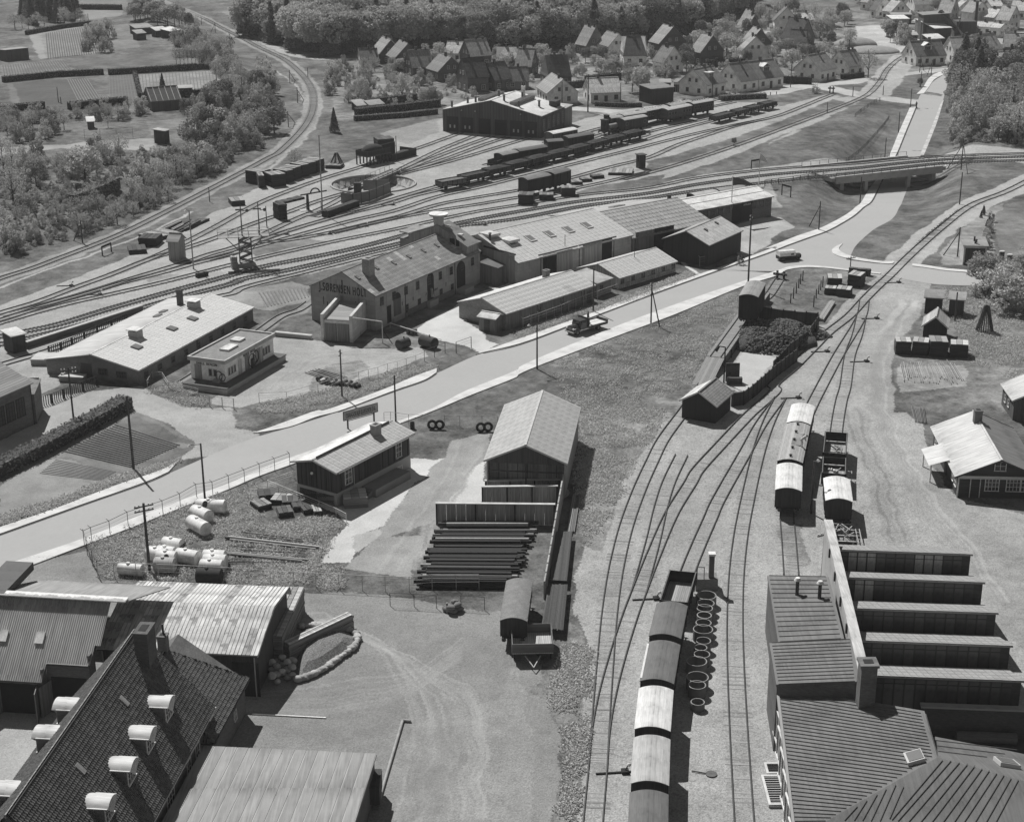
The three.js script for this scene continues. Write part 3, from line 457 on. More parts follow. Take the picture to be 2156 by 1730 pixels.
function winGeo(w,h,nx,ny,S=1){
const k=[w,h,nx,ny].join();if(WINC[k])return WINC[k];
const t=.07,L=[bx(-w / 2,0,0,-w / 2 + t,h,.09),bx(w / 2 - t,0,0,w / 2,h,.09),bx(-w / 2 + t,h - t,0,w / 2 - t,h,.09),bx(-w / 2 - .04,-.07,0,w / 2 + .04,0,.13)];
for(let i=1;i<nx;i++)L.push(bx(-w / 2 + w*i / nx - .02,.001,.03,-w / 2 + w*i / nx + .02,h - t,.075));
for(let j=1;j<ny;j++)L.push(bx(-w / 2 + t,h*j / ny - .02,.03,w / 2 - t,h*j / ny + .02,.07));
return WINC[k]=[shared(L),shared(bx(-w / 2 + t*.5,.01,.004,w / 2 - t*.5,h - t*.5,.035))];
}
function place(o,b,face,u,v){const{L,W}=b;if(face==='front')o.position.set(u,v,0);else if(face==='left'){o.position.set(0,v,-u);o.rotation.y=-Math.PI / 2}else if(face==='right'){o.position.set(L,v,-u);o.rotation.y=Math.PI / 2}else{o.position.set(u,v,-W);o.rotation.y=Math.PI}return o}
function win(b,face,u,v,w,h,nx=2,ny=2,frame=M.white,glass=M.glass){const[f,g]=winGeo(w,h,nx,ny);const o=place(mesh(b.g,'window',f,frame),b,face,u,v);mesh(o,'pane',g,glass);return o}
function wins(b,face,us,v,w,h,nx,ny,frame,glass){for(const u of us)win(b,face,u,v,w,h,nx,ny,frame,glass)}
function door(b,face,u,w,h,m=M.woodDark,v=0,name='door',d=.06){return place(mesh(b.g,name,shared(bx(-w / 2,0,0,w / 2,h,d),m.userData.S),m),b,face,u,v)}
function chimney(b,x,z,y0,y1,w=.6,d=.6,m=M.brickDark){const c=mesh(b.g,'chimney',[bx(x - w / 2,y0,z - d / 2,x + w / 2,y1,z + d / 2),bx(x - w / 2 - .06,y1,z - d / 2 - .06,x + w / 2 + .06,y1 + .12,z + d / 2 + .06)],m);mesh(c,'flue',[bx(x - w*.28,y1 + .12,z - d*.28,x + w*.28,y1 + .15,z + d*.28)],M.black);return c}
function pipe(b,x,z,y0,y1,r=.12,m=M.galv,cap=true){return mesh(b.g,'vent_pipe',[rod(V(x,y0,z),V(x,y1,z),r),...(cap?[rod(V(x,y1 - .02,z),V(x,y1 + .16,z),r*2,r*.6)]:[])],m)}
// A -> B is the front edge as it lies, the building stands behind it
function plan(name,label,cat,A,B,W,group){const t=thing(name,label,cat,A.clone(),heading(A,B),group);return{g:t,L:A.distanceTo(B),W,A,B}}
function gable(name,label,cat,A,B,o){
const n=V(B.z - A.z,0,-(B.x - A.x)).normalize(),toW=n;// points behind
let{W,e,r,rp=.5}=o;
if(o.eTop)e=HT(A,o.eTop);if(o.pitch){const at=o.ridgeAt==='A'?A:B,d=dirOf(o.ridge),k=Math.tan(o.pitch / 57.3),bn=at.x*n.x + at.z*n.z,dn=d.x*n.x + d.z*n.z,t=(e - k*bn - CAM_H)/(d.y - k*dn),s=t*dn - bn;W=s / rp;r=e + k*s}else if(o.ridge){const at=o.ridgeAt==='A'?A:B,f=ridgeFit(at,n,o.ridge);if(!W){W=f.s2 / rp}r=f.y - A.y}
const b=plan(name,label,cat,A,B,W,o.group);Object.assign(b,{e,r});
const{L}=b,eb=o.eBack??e,zr=-W*rp,ov=o.over??.35,og=o.overGable??.3;
if(!o.noWall)mesh(b.g,'wall',prism([[0,o.y0??0],[0,e],[zr,r],[-W,eb],[-W,o.y0??0]],0,L),o.wall??M.whiteWall);
const sf=(r - e)/ -zr,sb=(r - eb)/(W + zr),hp=o.hip??0,th=o.th??.12;
const E=(x,z)=>V(x,z>zr?e - z*sf:eb -(-W - z)*sb,z),lift=.13;
const y=v=>{v.y +=lift;return v};
const fa=y(E(-og,ov)),fb=y(E(L + og,ov)),ra=y(V(-og + hp,r,zr)),rb=y(V(L + og - hp,r,zr)),ba=y(E(-og,-W - ov)),bb=y(E(L + og,-W - ov));
const rm=o.roof??M.felt;
b.roofF=o.corr?mesh(b.g,'roof',corrugated(fa,fb,rb,ra,o.corr,o.corr*.1),rm):mesh(b.g,'roof',slab([fa,fb,rb,ra],th),rm);
b.roofB=o.corr?mesh(b.g,'roof',corrugated(bb,ba,ra,rb,o.corr,o.corr*.1),o.roofBack??rm):mesh(b.g,'roof',slab([bb,ba,ra,rb],th),o.roofBack??rm);
if(hp){mesh(b.g,'roof',slab([ba,fa,ra],th),rm);mesh(b.g,'roof',slab([fb,bb,rb],th),rm)}
mesh(b.g,'ridge_cap',[beam(V(ra.x,ra.y + .03,zr),V(rb.x,rb.y + .03,zr),.24,.1)],o.capMat??rm);
if(o.sheet)sheets(b.roofF,fa,fb,rb,ra,o.sheet[0],o.sheet[1],o.sheetMats,'roof_sheet',o.seed??5,o.sheetOpt);
if(o.barge)for(const x of[-og - .02,L + og + .02])for(const q of[fa,ba])mesh(b.g,'bargeboard',beam(V(x,q.y - .06,q.z),V(x,ra.y - .06,zr),.05,.2),o.barge);
Object.assign(b,{fa,fb,ra,rb,ba,bb,zr,onRoof:(x,z)=>(z>zr?e - z*sf:eb -(-W - z)*sb)+ lift,sf,sb});return b;
}
function shedRoof(name,label,cat,A,B,o){// flat or single pitch roof, front eave height e, back height r
const b=plan(name,label,cat,A,B,o.W,o.group),{L,W}=b,{e}=o,r=o.r??e,ov=o.over??.25,s=(r - e)/ W;Object.assign(b,{e,r});
mesh(b.g,'wall',prism([[0,o.y0??0],[0,e],[-W,r],[-W,o.y0??0]],0,L),o.wall??M.whiteWall);
const q=[V(-ov,e - ov*s + .14,ov),V(L + ov,e - ov*s + .14,ov),V(L + ov,r + ov*s + .14,-W - ov),V(-ov,r + ov*s + .14,-W - ov)];
b.roofF=o.corr?mesh(b.g,'roof',corrugated(...q,o.corr,o.corr*.1),o.roof):mesh(b.g,'roof',slab(q,o.th??.14),o.roof??M.felt);b.q=q;
if(o.sheet)sheets(b.roofF,...q,o.sheet[0],o.sheet[1],o.sheetMats,'roof_sheet',o.seed??5,o.sheetOpt);
b.onRoof=(x,z)=>e +(-z / W)*(r - e)+ .14;return b;
}
function rooflight(b,x,z,w=.9,d=1.2,m=M.galv){// lies on the slope
const s=(z>(b.zr??-99)?b.sf:-b.sb)??(b.r - b.e)/ b.W,y=b.onRoof(x,z),g=[beam(V(x,y + .12 - s*d / 2,z + d / 2),V(x,y + .12 + s*d / 2,z - d / 2),w,.22)];
const o=mesh(b.g,'rooflight',g,m);mesh(o,'pane',[beam(V(x,y + .235 - s*d*.4,z + d*.4),V(x,y + .235 + s*d*.4,z - d*.4),w*.8,.03)],mat(.2,null,1,{rough:.2}));return o;
}
function gutter(b,m=M.iron){mesh(b.g,'gutter',[rod(V(-.2,b.fa?b.fa.y - .1:b.e,(b.fa?.z??.25)+ .06),V(b.L + .2,b.fa?b.fa.y - .1:b.e,(b.fa?.z??.25)+ .06),.07)],m)}
function downpipe(b,x,m=M.iron,z=.08){mesh(b.g,'downpipe',[rod(V(x,0,z),V(x,b.e - .1,z),.055)],m)}
// ---------------------------------------------------------------- buildings of the middle: warehouse row
const whiteSheets=sheetMats(.76,'mottle',5,{rough:.8},.35);
{// long low store with white roof
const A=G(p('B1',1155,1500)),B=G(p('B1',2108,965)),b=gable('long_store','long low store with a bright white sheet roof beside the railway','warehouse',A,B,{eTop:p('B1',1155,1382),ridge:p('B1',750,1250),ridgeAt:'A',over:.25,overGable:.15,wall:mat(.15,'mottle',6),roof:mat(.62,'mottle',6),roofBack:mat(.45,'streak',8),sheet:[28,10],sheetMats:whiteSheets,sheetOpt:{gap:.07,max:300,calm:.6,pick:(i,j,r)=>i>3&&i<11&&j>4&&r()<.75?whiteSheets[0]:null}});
const{L,e}=b;for(let i=0;i<9;i++)win(b,'front',L*(.06 + i*.108),e - 1.5,1,.9,3,2,mat(.12,null),M.glass);
downpipe(b,L*.48);win(b,'left',b.W*.18,e - 1.3,1.6,.9,4,2,mat(.1,null));win(b,'left',b.W*.38,e - 1.2,1.5,.9,3,2,mat(.1,null));door(b,'left',b.W*.56,1.7,2.2,M.woodDark);
mesh(b.g,'brick_end',[bx(-.06,0,-b.W,0,e - .1,-b.W*.63)],mat(.2,'brick',2.4));
for(const[x,z]of[[.3,.43],[.79,.42]]){const X=L*x,Z=-b.W*z,y=b.onRoof(X,Z),v=mesh(b.g,'roof_vent',[bx(X - .75,y - .4,Z - .75,X + .75,y + .9,Z + .75)],mat(.3,'concrete',3));mesh(v,'vent_cap',[bx(X - .95,y + 1.1,Z - .95,X + .95,y + 1.22,Z + .95),...[-.6,.6].flatMap(a=>[-.6,.6].map(c=>bx(X + a - .06,y + .9,Z + c - .06,X + a + .06,y + 1.1,Z + c + .06)))],mat(.7,'mottle',3))}
for(const[x,z]of[[.2,.28],[.49,.28],[.66,.27]])rooflight(b,L*x,-b.W*z,1.3,1.3,mat(.14,null));rooflight(b,L*.62,-b.W*.62,1.2,1);rooflight(b,L*.7,-b.W*.66,1.2,1);
chimney(b,L*.82,-b.W*.62,b.onRoof(0,-b.W*.62)- .3,b.r + 2.1,.8,.7,M.brickDark);
}
{// fuel kiosk on its plinth
const A=G(p('B1',1875,1478),.9).setY(0),B=G(p('B2',122,1245),.9).setY(0),C=G(p('B1',1590,1440),.9).setY(0),W=A.distanceTo(C),h=HT(A,p('B1',1875,1310));
const b=plan('fuel_station','small white flat roofed fuel station with lettering and hoses','fuel station',A,B,W),L=b.L,kw=mat(.8,'mottle',5),z0=-W;
mesh(b.g,'wall',[bx(0,.9,-W,L,h,0)],kw);
mesh(b.g,'plinth',[bx(-2.2,0,-W,L + .7,.78,1.5)],mat(.35,'concrete',4));mesh(b.g,'platform',[bx(-2.3,.78,-W - .1,L + .8,.9,1.6)],mat(.09,'concrete',4));
mesh(b.g,'roof',[bx(.05,h,-W + .05,L - .05,h + .1,-.05)],mat(.24,'grain',4));
mesh(b.g,'parapet',[bx(-.25,h - .25,.001,L + .25,h + .3,.28),bx(-.25,h - .25,-W - .28,L + .25,h + .3,-W - .001),bx(-.28,h - .25,-W,-.001,h + .3,0),bx(L + .001,h - .25,-W,L + .28,h + .3,0)],mat(.4,'concrete',4));
for(const[x,z,w,d]of[[.3,.45,2.6,1.5],[.62,.6,1.6,1.6]])mesh(b.g,'roof_hatch',[bx(L*x,h + .1,-W*z - d / 2,L*x + w,h + .38,-W*z + d / 2)],mat(.62,'mottle',3));
const v=.9;door(b,'left',W*.78,1.1,2.1,mat(.3,'planks',2),v);wins(b,'left',[W*.28,W*.42],v + .75,.55,.95,1,1,mat(.3,null));
wins(b,'front',[1,1.75,2.5],v + .8,.5,1,1,1,mat(.4,null));wins(b,'front',[L - 2.9,L - 2.15,L - 1.4],v + .8,.5,1,1,1,mat(.3,null));
door(b,'front',3.9,.9,2.1,mat(.5,'planks',3),v);door(b,'front',L*.44,1.1,2.2,mat(.24,'planks',3),v);door(b,'front',L*.66,1.2,2.2,mat(.28,'planks',3),v);door(b,'front',L*.74,.7,2.2,mat(.45,'planks',3),v);
place(mesh(b.g,'lettering',textGeo('SHELL  BENZIN',.34,.03),M.black),b,'left',W*.52,h - .75);
place(mesh(b.g,'lettering',textGeo('NORSK  DIESEL',.34,.03),M.black),b,'front',L*.5,h - .75);
const hose=(x,z,y,r,ry)=>{const t=mesh(b.g,'hose',new THREE.TorusGeometry(r,.05,6,20),M.black);t.position.set(x,y,z);t.rotation.y=ry;t.scale.y=1.25};
hose(-.14,-.9,1.8,.5,Math.PI / 2);hose(-.16,-.35,1.6,.4,Math.PI / 2 + .4);hose(L*.52,.14,2,.75,0);hose(L*.57,.18,1.8,.6,.2);hose(L*.61,.14,2.2,.7,0);
mesh(b.g,'pump',[bx(L*.51,v,.05,L*.55,v + 1.3,.4)],M.iron);mesh(b.g,'crate',[bx(-.7,v,-1.6,-.1,v + .45,-.6)],M.wood);
}
{// small garage with firewall sides
const A=G(p('B2',545,1128)),B=G(p('B2',760,1142)),b=shedRoof('garage','small white garage with grey double door below the painted gable','garage',A,B,{W:8.3,e:3.2,r:3.9,wall:M.whiteWall,roof:mat(.3,'boards',5),over:.02}),L=b.L;
mesh(b.g,'firewall',[prism([[.25,0],[.25,4.1],[-8.4,4.8],[-8.4,0]],L,L + .45),prism([[.25,0],[.25,4.1],[-8.4,4.8],[-8.4,0]],-.45,0),bx(-.45,3.9,-8.6,L + .45,4.75,-8.4)],mat(.55,'block',7));
door(b,'front',L*.26,L*.46,2.75,mat(.2,'planks',4));door(b,'front',L*.74,L*.46,2.75,mat(.21,'planks',4));
}
const soA=G(p('B2',975,1050)),soB=G(p('B2',1840,650));
{// the main warehouse with the painted gable
const sm=sheetMats(.34,'mottle',4,{},1),light=mat(.62,'mottle',4);
const b=gable('warehouse','large rendered warehouse with a merchant name painted on its gable','warehouse',soA,soB,{eTop:p('B2',975,762),ridge:p('B2',685,562),ridgeAt:'A',over:.2,overGable:.12,wall:mat(.32,'block',9),roof:mat(.18,'mottle',5),sheet:[34,8],sheetMats:sm,seed:11,sheetOpt:{gap:.05,max:300,pick:(i,j,r)=>r()<.03?light:null}});
const{L,W,e,r}=b,fr=mat(.1,null);
b.g.children.find(c=>c.name==='wall');
const n=9;for(let i=0;i<n;i++)win(b,'front',L*(.055 + i*.108),e - 1.75,.85,1.25,2,3,fr);
wins(b,'front',[L*.275,L*.39,L*.6,L*.71],e - 4.7,.8,1.3,2,3,fr);
for(const u of[.125,.235,.335,.51,.65])door(b,'front',L*u,.16,.6,M.black,e - 3.3,'slot_opening',.02);
door(b,'front',L*.115,1.1,2.7,M.black,.4);door(b,'front',L*.19,2,2.6,mat(.12,'planks',2),1);
door(b,'front',L*.5,1.9,3.4,M.black,1.1);door(b,'front',L*.8,2.6,3,M.black,.9,'loading_bay_shade');  // black slab paints the shade inside the loading bay
mesh(b.g,'door_arch',[.19,.5,.8].map((u,k)=>new THREE.CylinderGeometry([1,.95,1.3][k],[1,.95,1.3][k],.05,16,1,false,-Math.PI / 2,Math.PI).rotateX(-Math.PI / 2).translate(L*u,[3.6,4.5,3.9][k],.028)),M.black);
mesh(b.g,'loading_ramp',[beam(V(L*.505,1.4,.1),V(L*.5,2.9,-.1),.9,.1)],mat(.4,'boards',2));for(const q of[bx(L*.46,0,.05,L*.54,1.05,.7),bx(L*.76,0,.05,L*.85,.9,1.6)])mesh(b.g,'loading_platform',q,mat(.3,'concrete',3));
mesh(b.g,'base_course',[bx(L*.28,0,0,L*.72,1.1,.12)],mat(.14,'block',3));
for(const u of[.262,.738])downpipe(b,L*u);
const T=place(mesh(b.g,'lettering',textGeo('J.SØRENSEN HOLT',1.28,.03),mat(.03,'mottle',2)),b,'left',W*.5,e - .35);T.scale.x=W*.68 / 15.2;
{const g=T.geometry;g.computeBoundingBox();T.scale.x=W*.74 /(g.boundingBox.max.x - g.boundingBox.min.x)}
const T2=place(mesh(b.g,'name_board',[bx(-1.9,0,.01,1.9,.62,.05)],mat(.3,'mottle',2)),b,'front',L*.51,e - 3.35);mesh(T2,'lettering',[textGeo('J. SØRENSEN HOLT',.28,.02).translate(0,.16,.05)],M.black);
for(const u of[.3,.8])door(b,'left',W*u,.12,1.3,M.black,e - 2.6,'crack',.01);door(b,'left',W*.5,.22,1.8,M.black,r - 3,'slot_opening',.02);door(b,'left',W*.74,.15,1.2,M.black,2.2,'slot_opening',.02);
chimney(b,L*.13,-W*.32,b.onRoof(0,-W*.32)- .4,b.onRoof(0,-W*.32)+ 2.4,1.5,1.3,mat(.3,'brick',2.4));
for(const[u,z]of[[.22,.36],[.36,.33],[.5,.33],[.64,.33],[.77,.33],[.04,.33]])rooflight(b,L*u,-W*z,.6,.75);
// raised cross roof at the far end with its cowl
const x0=L*.885,x1=L*1.0,top=r + 1.5,lt=mesh(b.g,'cross_roof',[prism([[-.3,e - .2],[-.3,e + 1.5],[-W*.5,top],[-W*.98,e + 2.3],[-W*.98,e - .2]],x0,x1)],mat(.3,'planks',4));
mesh(lt,'roof_sheet',slab([V(x0 - .2,e + 1.55,-.1),V(x1 + .2,e + 1.55,-.1),V(x1 + .2,top + .14,-W*.5),V(x0 - .2,top + .14,-W*.5)],.1),mat(.24,'mottle',4));mesh(lt,'roof_sheet',slab([V(x0 - .2,e + 2.4,-W),V(x1 + .2,e + 2.4,-W),V(x1 + .2,top + .14,-W*.5),V(x0 - .2,top + .14,-W*.5)],.1),mat(.2,'mottle',4));
mesh(lt,'shutter',[bx(x0 - .05,e + 1.2,-W*.3,x0,e + 2.6,-W*.22),bx(x0 - .05,e + 1.4,-W*.2,x0,e + 2.5,-W*.15)],M.black);
mesh(lt,'cowl',[rod(V(x0 + .8,top - .6,-W*.52),V(x0 + .8,top + 1.5,-W*.52),.75,.95,12),rod(V(x0 + .8,top + 1.5,-W*.52),V(x0 + .8,top + 1.75,-W*.52),1.5,1.6,16)],mat(.4,'mottle',3));mesh(lt,'cowl_cap',[rod(V(x0 + .8,top + 1.78,-W*.52),V(x0 + .8,top + 1.84,-W*.52),1.62,1.62,16)],mat(.72,'mottle',3));
for(const[u,z]of[[.5,.4],[.5,.2]])mesh(lt,'rooflight',[bx(x0 + 2*u,lerp(e + 1.6,top,z*2)+ .15,-W*z - .4,x0 + 2*u + .8,lerp(e + 1.6,top,z*2)+ .4,-W*z + .4)],mat(.5,'mottle',3));
// link block between warehouse and hall
const k=plan('link_block','short rendered block joining the painted warehouse to the hall','building',soB.clone(),soB.clone().add(soB.clone().sub(soA).normalize().multiplyScalar(5.2)),16);mesh(k.g,'wall',[bx(.1,0,-16,5.2,e + .4,-2.2)],mat(.26,'block',7));mesh(k.g,'roof',slab([V(0,e + .6,-2),V(5.3,e + .6,-2),V(5.3,e + 1.6,-16),V(0,e + 1.6,-16)],.2),mat(.3,'mottle',5));k.e=e;k.W=16;const kk={...k,L:5.2};{const o=win(kk,'front',3.8,e - 2.6,1.1,1.6,2,3,fr);o.position.z=-2.2}
mesh(k.g,'lean_to',[prism([[3.2,0],[3.2,2.9],[-2.2,3.7],[-2.2,0]],.3,3.6)],mat(.2,'planks',3));mesh(k.g,'lean_to_roof',slab([V(0,3.0,3.5),V(3.9,3.0,3.5),V(3.9,3.85,-2.2),V(0,3.85,-2.2)],.1),mat(.13,'mottle',4));mesh(k.g,'stove_pipe',[rod(V(3.2,2,3.3),V(3.2,5,3.3),.16)],M.black);
}
{// big hall with five rooflights
const A=G(p('Y3',955,1440)),B=G(p('Y3',2008,1170)),sm=sheetMats(.64,'streak',6,{},.4);
const b=gable('timber_hall','big pale roofed hall with five rooflights and two sliding gates','hall',A,B,{eTop:p('Y3',948,1232),pitch:17,ridge:p('Y3',1690,726),over:.35,overGable:.25,wall:mat(.42,'block',8),roof:mat(.3,'streak',6),sheet:[26,11],sheetMats:sm,seed:21,sheetOpt:{gap:.05,max:300,calm:.5}});
const{L,W,e}=b,lt=mat(.55,'mottle',4);
for(let i=0;i<5;i++){const x=L*(.12 + i*.165),z=-W*.27;rooflight(b,x,z,1.5,2,mat(.6,'mottle',3))}
door(b,'front',L*.285,4.2,4.1,M.black,0,'gate_shade_panel',.02);door(b,'front',L*.39,3.8,4.1,mat(.36,'planks',6),0,'sliding_door',.16);door(b,'front',L*.735,4.4,4.2,M.black,0,'gate_shade_panel',.02);door(b,'front',L*.635,4.6,4.2,mat(.34,'planks',6),0,'sliding_door',.16);  // black slabs on the wall paint the shade inside the open gates
for(const u of[.335,.68])mesh(b.g,'door_rail',[bx(L*u - 4.6,4.25,.02,L*u + 4.6,4.45,.25)],M.iron);for(const u of[.19,.24,.52,.83,.995])downpipe(b,L*u);
door(b,'left',W*.2,6.4,5,mat(.3,'planks',6),0,'sliding_door',.14);mesh(b.g,'door_rail',[bx(-.25,5.1,-W*.42,-.02,5.35,-.4)],M.iron);
pipe(b,L*.44,-1.2,b.onRoof(0,-1.2)- .1,b.onRoof(0,-1.2)+ 2,.05,M.iron,false);pipe(b,L*.02,-W*.38,b.r - 1.5,b.r + .6,.2,M.iron);
mesh(b.g,'roof_hatch',[-W*.44,-W*.3].map((z,i)=>bx(L*(.02 + .07*i),b.onRoof(0,z)+ .05,z - 1.6,L*(.02 + .07*i)+ 2.4,b.onRoof(0,z)+ .5,z + 1.2)),lt);
// darker hall beyond, same line
const n=V(B.z - A.z,0,-(B.x - A.x)).normalize(),d=B.clone().sub(A).normalize(),A2=B.clone().addScaledVector(d,.2).addScaledVector(n,.6),B2=B.clone().addScaledVector(d,20).addScaledVector(n,-1.2);
const c=gable('dark_hall','darker patched roofed hall between the pale hall and the black barn','hall',A2,B2,{W:W*1.15,e:e - .8,r:b.r - 1,rp:.42,over:.4,wall:mat(.25,'planks',5),roof:mat(.19,'streak',5),roofBack:mat(.36,'streak',6),sheet:[22,8],sheetMats:sheetMats(.29,'rust',3,{},.7),seed:31,sheetOpt:{gap:.06}});
door(c,'front',3.4,4.4,4,mat(.2,'planks',5),0,'sliding_door',.14);door(c,'front',8,5,4,M.black,0,'gate_shade_panel',.03);rooflight(c,9,-c.W*.62,3,1.4,mat(.5,null));  // gate here is a black slab painting the dark interior
}
{// black weatherboarded barn
const A=G(p('B3',1580,512)),B=G(p('B3',1852,385)),b=gable('black_barn','black boarded barn with patched grey roof at the kerb','barn',A,B,{eTop:p('B3',1578,338),pitch:23,ridge:p('B3',1700,95),over:.25,wall:mat(.035,'planks',3),roof:mat(.22,'streak',5),roofBack:mat(.3,'streak',5),sheet:[12,7],sheetMats:sheetMats(.4,'rust',4,{},.7),seed:41,sheetOpt:{gap:.05,pick:(i,j)=>i===8&&j===5?mat(.62,'mottle',3):null}});
rooflight(b,b.L*.35,-b.W*.33,.5,.6,M.iron);rooflight(b,b.L*.74,-b.W*.38,.5,.6,M.iron);
}
{// workshop with raised white letters
const B=G(p('B3',2105,92)),A0=G(p('B3',1420,225)),eB=HT(B,p('A3',2112,1634));
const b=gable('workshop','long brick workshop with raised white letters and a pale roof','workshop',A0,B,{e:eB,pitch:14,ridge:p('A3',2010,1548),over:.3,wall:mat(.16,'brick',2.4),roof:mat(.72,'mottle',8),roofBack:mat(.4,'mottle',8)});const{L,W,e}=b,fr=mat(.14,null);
wins(b,'front',[.1,.19,.28,.37,.455].map(k=>k*L),e - 1.7,1.2,1.3,3,2,fr);wins(b,'front',[.78,.87,.955].map(k=>k*L),e - 1.7,1.2,1.3,3,2,fr);
door(b,'front',L*.57,2.6,3,M.black,0);door(b,'front',L*.69,2.9,3,mat(.03,'planks',2),0);place(mesh(b.g,'lettering',textGeo('Erik Bie',.95,.08,FONTR),mat(.8,null)),b,'front',L*.245,e - 3.1);
const sg=place(mesh(b.g,'sign_board',[bx(-1.4,0,.01,1.4,.7,.08)],M.black),b,'front',L*.69,e - .95);mesh(sg,'lettering',[textGeo('ATELIER',.36,.02).translate(0,.17,.08)],mat(.5,null));door(b,'front',L*.57,2.2,.6,M.black,e - .95,'sign_board',.07);gutter(b);pipe(b,-1.5,-W*.45,e,b.r + 1.6,.4,M.iron,false);
mesh(b.g,'roof_seam',[beam(V(0,b.onRoof(0,-W*.25)+ .02,-W*.25),V(L,b.onRoof(0,-W*.25)+ .02,-W*.25),.08,.05)],M.iron);
}
{// low sheds along the road
const sm=sheetMats(.64,'mottle',5,{},.3),A=G(p('B2',2058,1042)),B=G(p('B3',628,800));
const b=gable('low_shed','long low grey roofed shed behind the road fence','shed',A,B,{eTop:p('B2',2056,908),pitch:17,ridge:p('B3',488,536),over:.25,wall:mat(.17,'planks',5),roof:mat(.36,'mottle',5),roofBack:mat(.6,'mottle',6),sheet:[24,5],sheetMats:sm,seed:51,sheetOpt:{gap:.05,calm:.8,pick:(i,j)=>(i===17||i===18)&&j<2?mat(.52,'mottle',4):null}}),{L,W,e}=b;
wins(b,'front',[L*.36,L*.62,L*.87],.9,.8,1.6,1,3,mat(.12,null));door(b,'front',L*.945,1,2,M.woodDark);chimney(b,L*.8,-W*.66,b.r - 1,b.r + .7,1,.8,mat(.22,'brick',2.4));
mesh(b.g,'brick_end',[prism([[0,0],[0,e - .05],[-W / 2,b.r - .05],[-W,e - .05],[-W,0]],-.08,0)],mat(.24,'brick',2.4));
const A2=G(p('B2',1830,1045)),B2=G(p('B2',1962,1068)),s=gable('lean_shed','tiny plank shed with arched white roof at the shed end','shed',A2.clone().lerp(B2,0),B2,{W:2.6,e:2.2,r:2.6,over:.25,wall:mat(.17,'planks',2),roof:mat(.62,'mottle',4)});door(s,'front',s.L*.5,1,1.9,M.woodDark);
const C=G(p('B3',652,770)),D=G(p('B3',775,725)),l=shedRoof('link_shed','small low lean-to between the two roadside sheds','shed',C,D,{W:5,e:2.3,r:3,wall:mat(.2,'brick',2.4),roof:mat(.4,'mottle',5)});win(l,'front',1.3,1,.8,.8,2,2,mat(.1,null));
const E=G(p('B3',842,700)),F=G(p('B3',1310,560)),q=gable('glazed_shed','long low shed with a glazed and panelled front beside the road','shed',E,F,{eTop:p('B3',840,612),pitch:18,ridge:p('B3',1212,344),over:.25,wall:mat(.5,'planks',8),roof:mat(.38,'mottle',6),roofBack:mat(.5,'mottle',6),sheet:[10,6],sheetMats:sheetMats(.64,'mottle',5,{},.15),seed:61,sheetOpt:{gap:.05}});
for(let i=0;i<11;i++){const u=q.L*(.05 + i*.09);win(q,'front',u,q.e - 1.05,q.L*.07,.9,2,1,mat(.3,null),i % 2?mat(.3,null,1,{rough:.3}):M.glass);mesh(q.g,'wall_panel',[bx(u - q.L*.036,.25,0,u + q.L*.036,q.e - 1.15,.05)],mat([.4,.34,.44][i % 3],'mottle',3))}
pipe(q,q.L*.55,-q.W*.4,q.r - .6,q.r + 1.6,.05,M.iron,false);
}
{// office on a basement
const A=G(p('C2',650,812)),B=G(p('C2',1256,484)),sm=sheetMats(.52,'mottle',4,{},.45);
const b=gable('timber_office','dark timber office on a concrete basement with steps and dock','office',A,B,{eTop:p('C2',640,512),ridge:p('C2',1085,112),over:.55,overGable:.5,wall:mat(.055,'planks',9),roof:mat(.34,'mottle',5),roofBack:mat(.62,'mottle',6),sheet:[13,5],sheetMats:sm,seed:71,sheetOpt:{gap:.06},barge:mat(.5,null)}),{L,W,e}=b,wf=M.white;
const pl2=HT(A,p('C2',650,690));b.g.children[0].name='wall';
mesh(b.g,'basement',[bx(-.06,0,-W - .05,L + .06,pl2*.92,.06)],mat(.3,'concrete',5));
for(const u of[.06,.14,.22,.3,.38,.62,.7,.78,.86,.97])mesh(b.g,'batten',[bx(L*u - .04,pl2,0,L*u + .04,e - .05,.05)],M.black);for(let i=1;i<8;i++)mesh(b.g,'batten',[bx(-.05,pl2,-W*i / 8 - .04,0,e + .2,-W*i / 8 + .04)],M.black);
const pv=pl2;win(b,'front',L*.155,pv + .35,1.25,2,2,3,wf);win(b,'front',L*.84,pv + .35,1.1,1.9,2,3,wf);win(b,'front',L*.85,.35,1,.6,2,1,wf);win(b,'front',L*.12,.4,.7,.6,2,1,wf);
door(b,'front',L*.5,2.3,2.5,M.dark,pv);door(b,'left',W*.28,2.5,pl2 - .5,mat(.05,'planks',2),0,'garage_door');door(b,'left',W*.72,2.5,pl2 - .5,mat(.05,'planks',2),0,'garage_door');
mesh(b.g,'loading_dock',[bx(L*.32,0,.06,L*.8,pl2*.55,2.1)],mat(.2,'concrete',4));for(let i=0;i<6;i++)mesh(b.g,'step',[bx(L*.32 - .33*(i + 1),0,.06,L*.32 - .33*i,pl2*.55 - .2*(i + 1),1.6)],mat(.17,'concrete',3));
chimney(b,L*.73,b.zr + .8,b.r - .9,b.r + 1.1,1.1,.8,mat(.3,'concrete',2));downpipe(b,L*.22,M.galv,.12);gutter(b,M.galv);
mesh(b.g,'ridge_lip',[beam(V(0,b.r + .3,b.zr + .1),V(L*.98,b.r + .3,b.zr + .1),.08,.18)],M.iron);
const wl=thing('wall_lamp','white globe lamp on the gable of the timber office','lamp',A.clone(),heading(A,B));mesh(wl,'bracket',[rod(V(-.02,e - .9,-W*.55),V(-.4,e - .8,-W*.55),.03)],M.iron);mesh(wl,'globe',new THREE.SphereGeometry(.17,10,8).translate(-.42,e - .8,-W*.55),mat(.8,null));
}
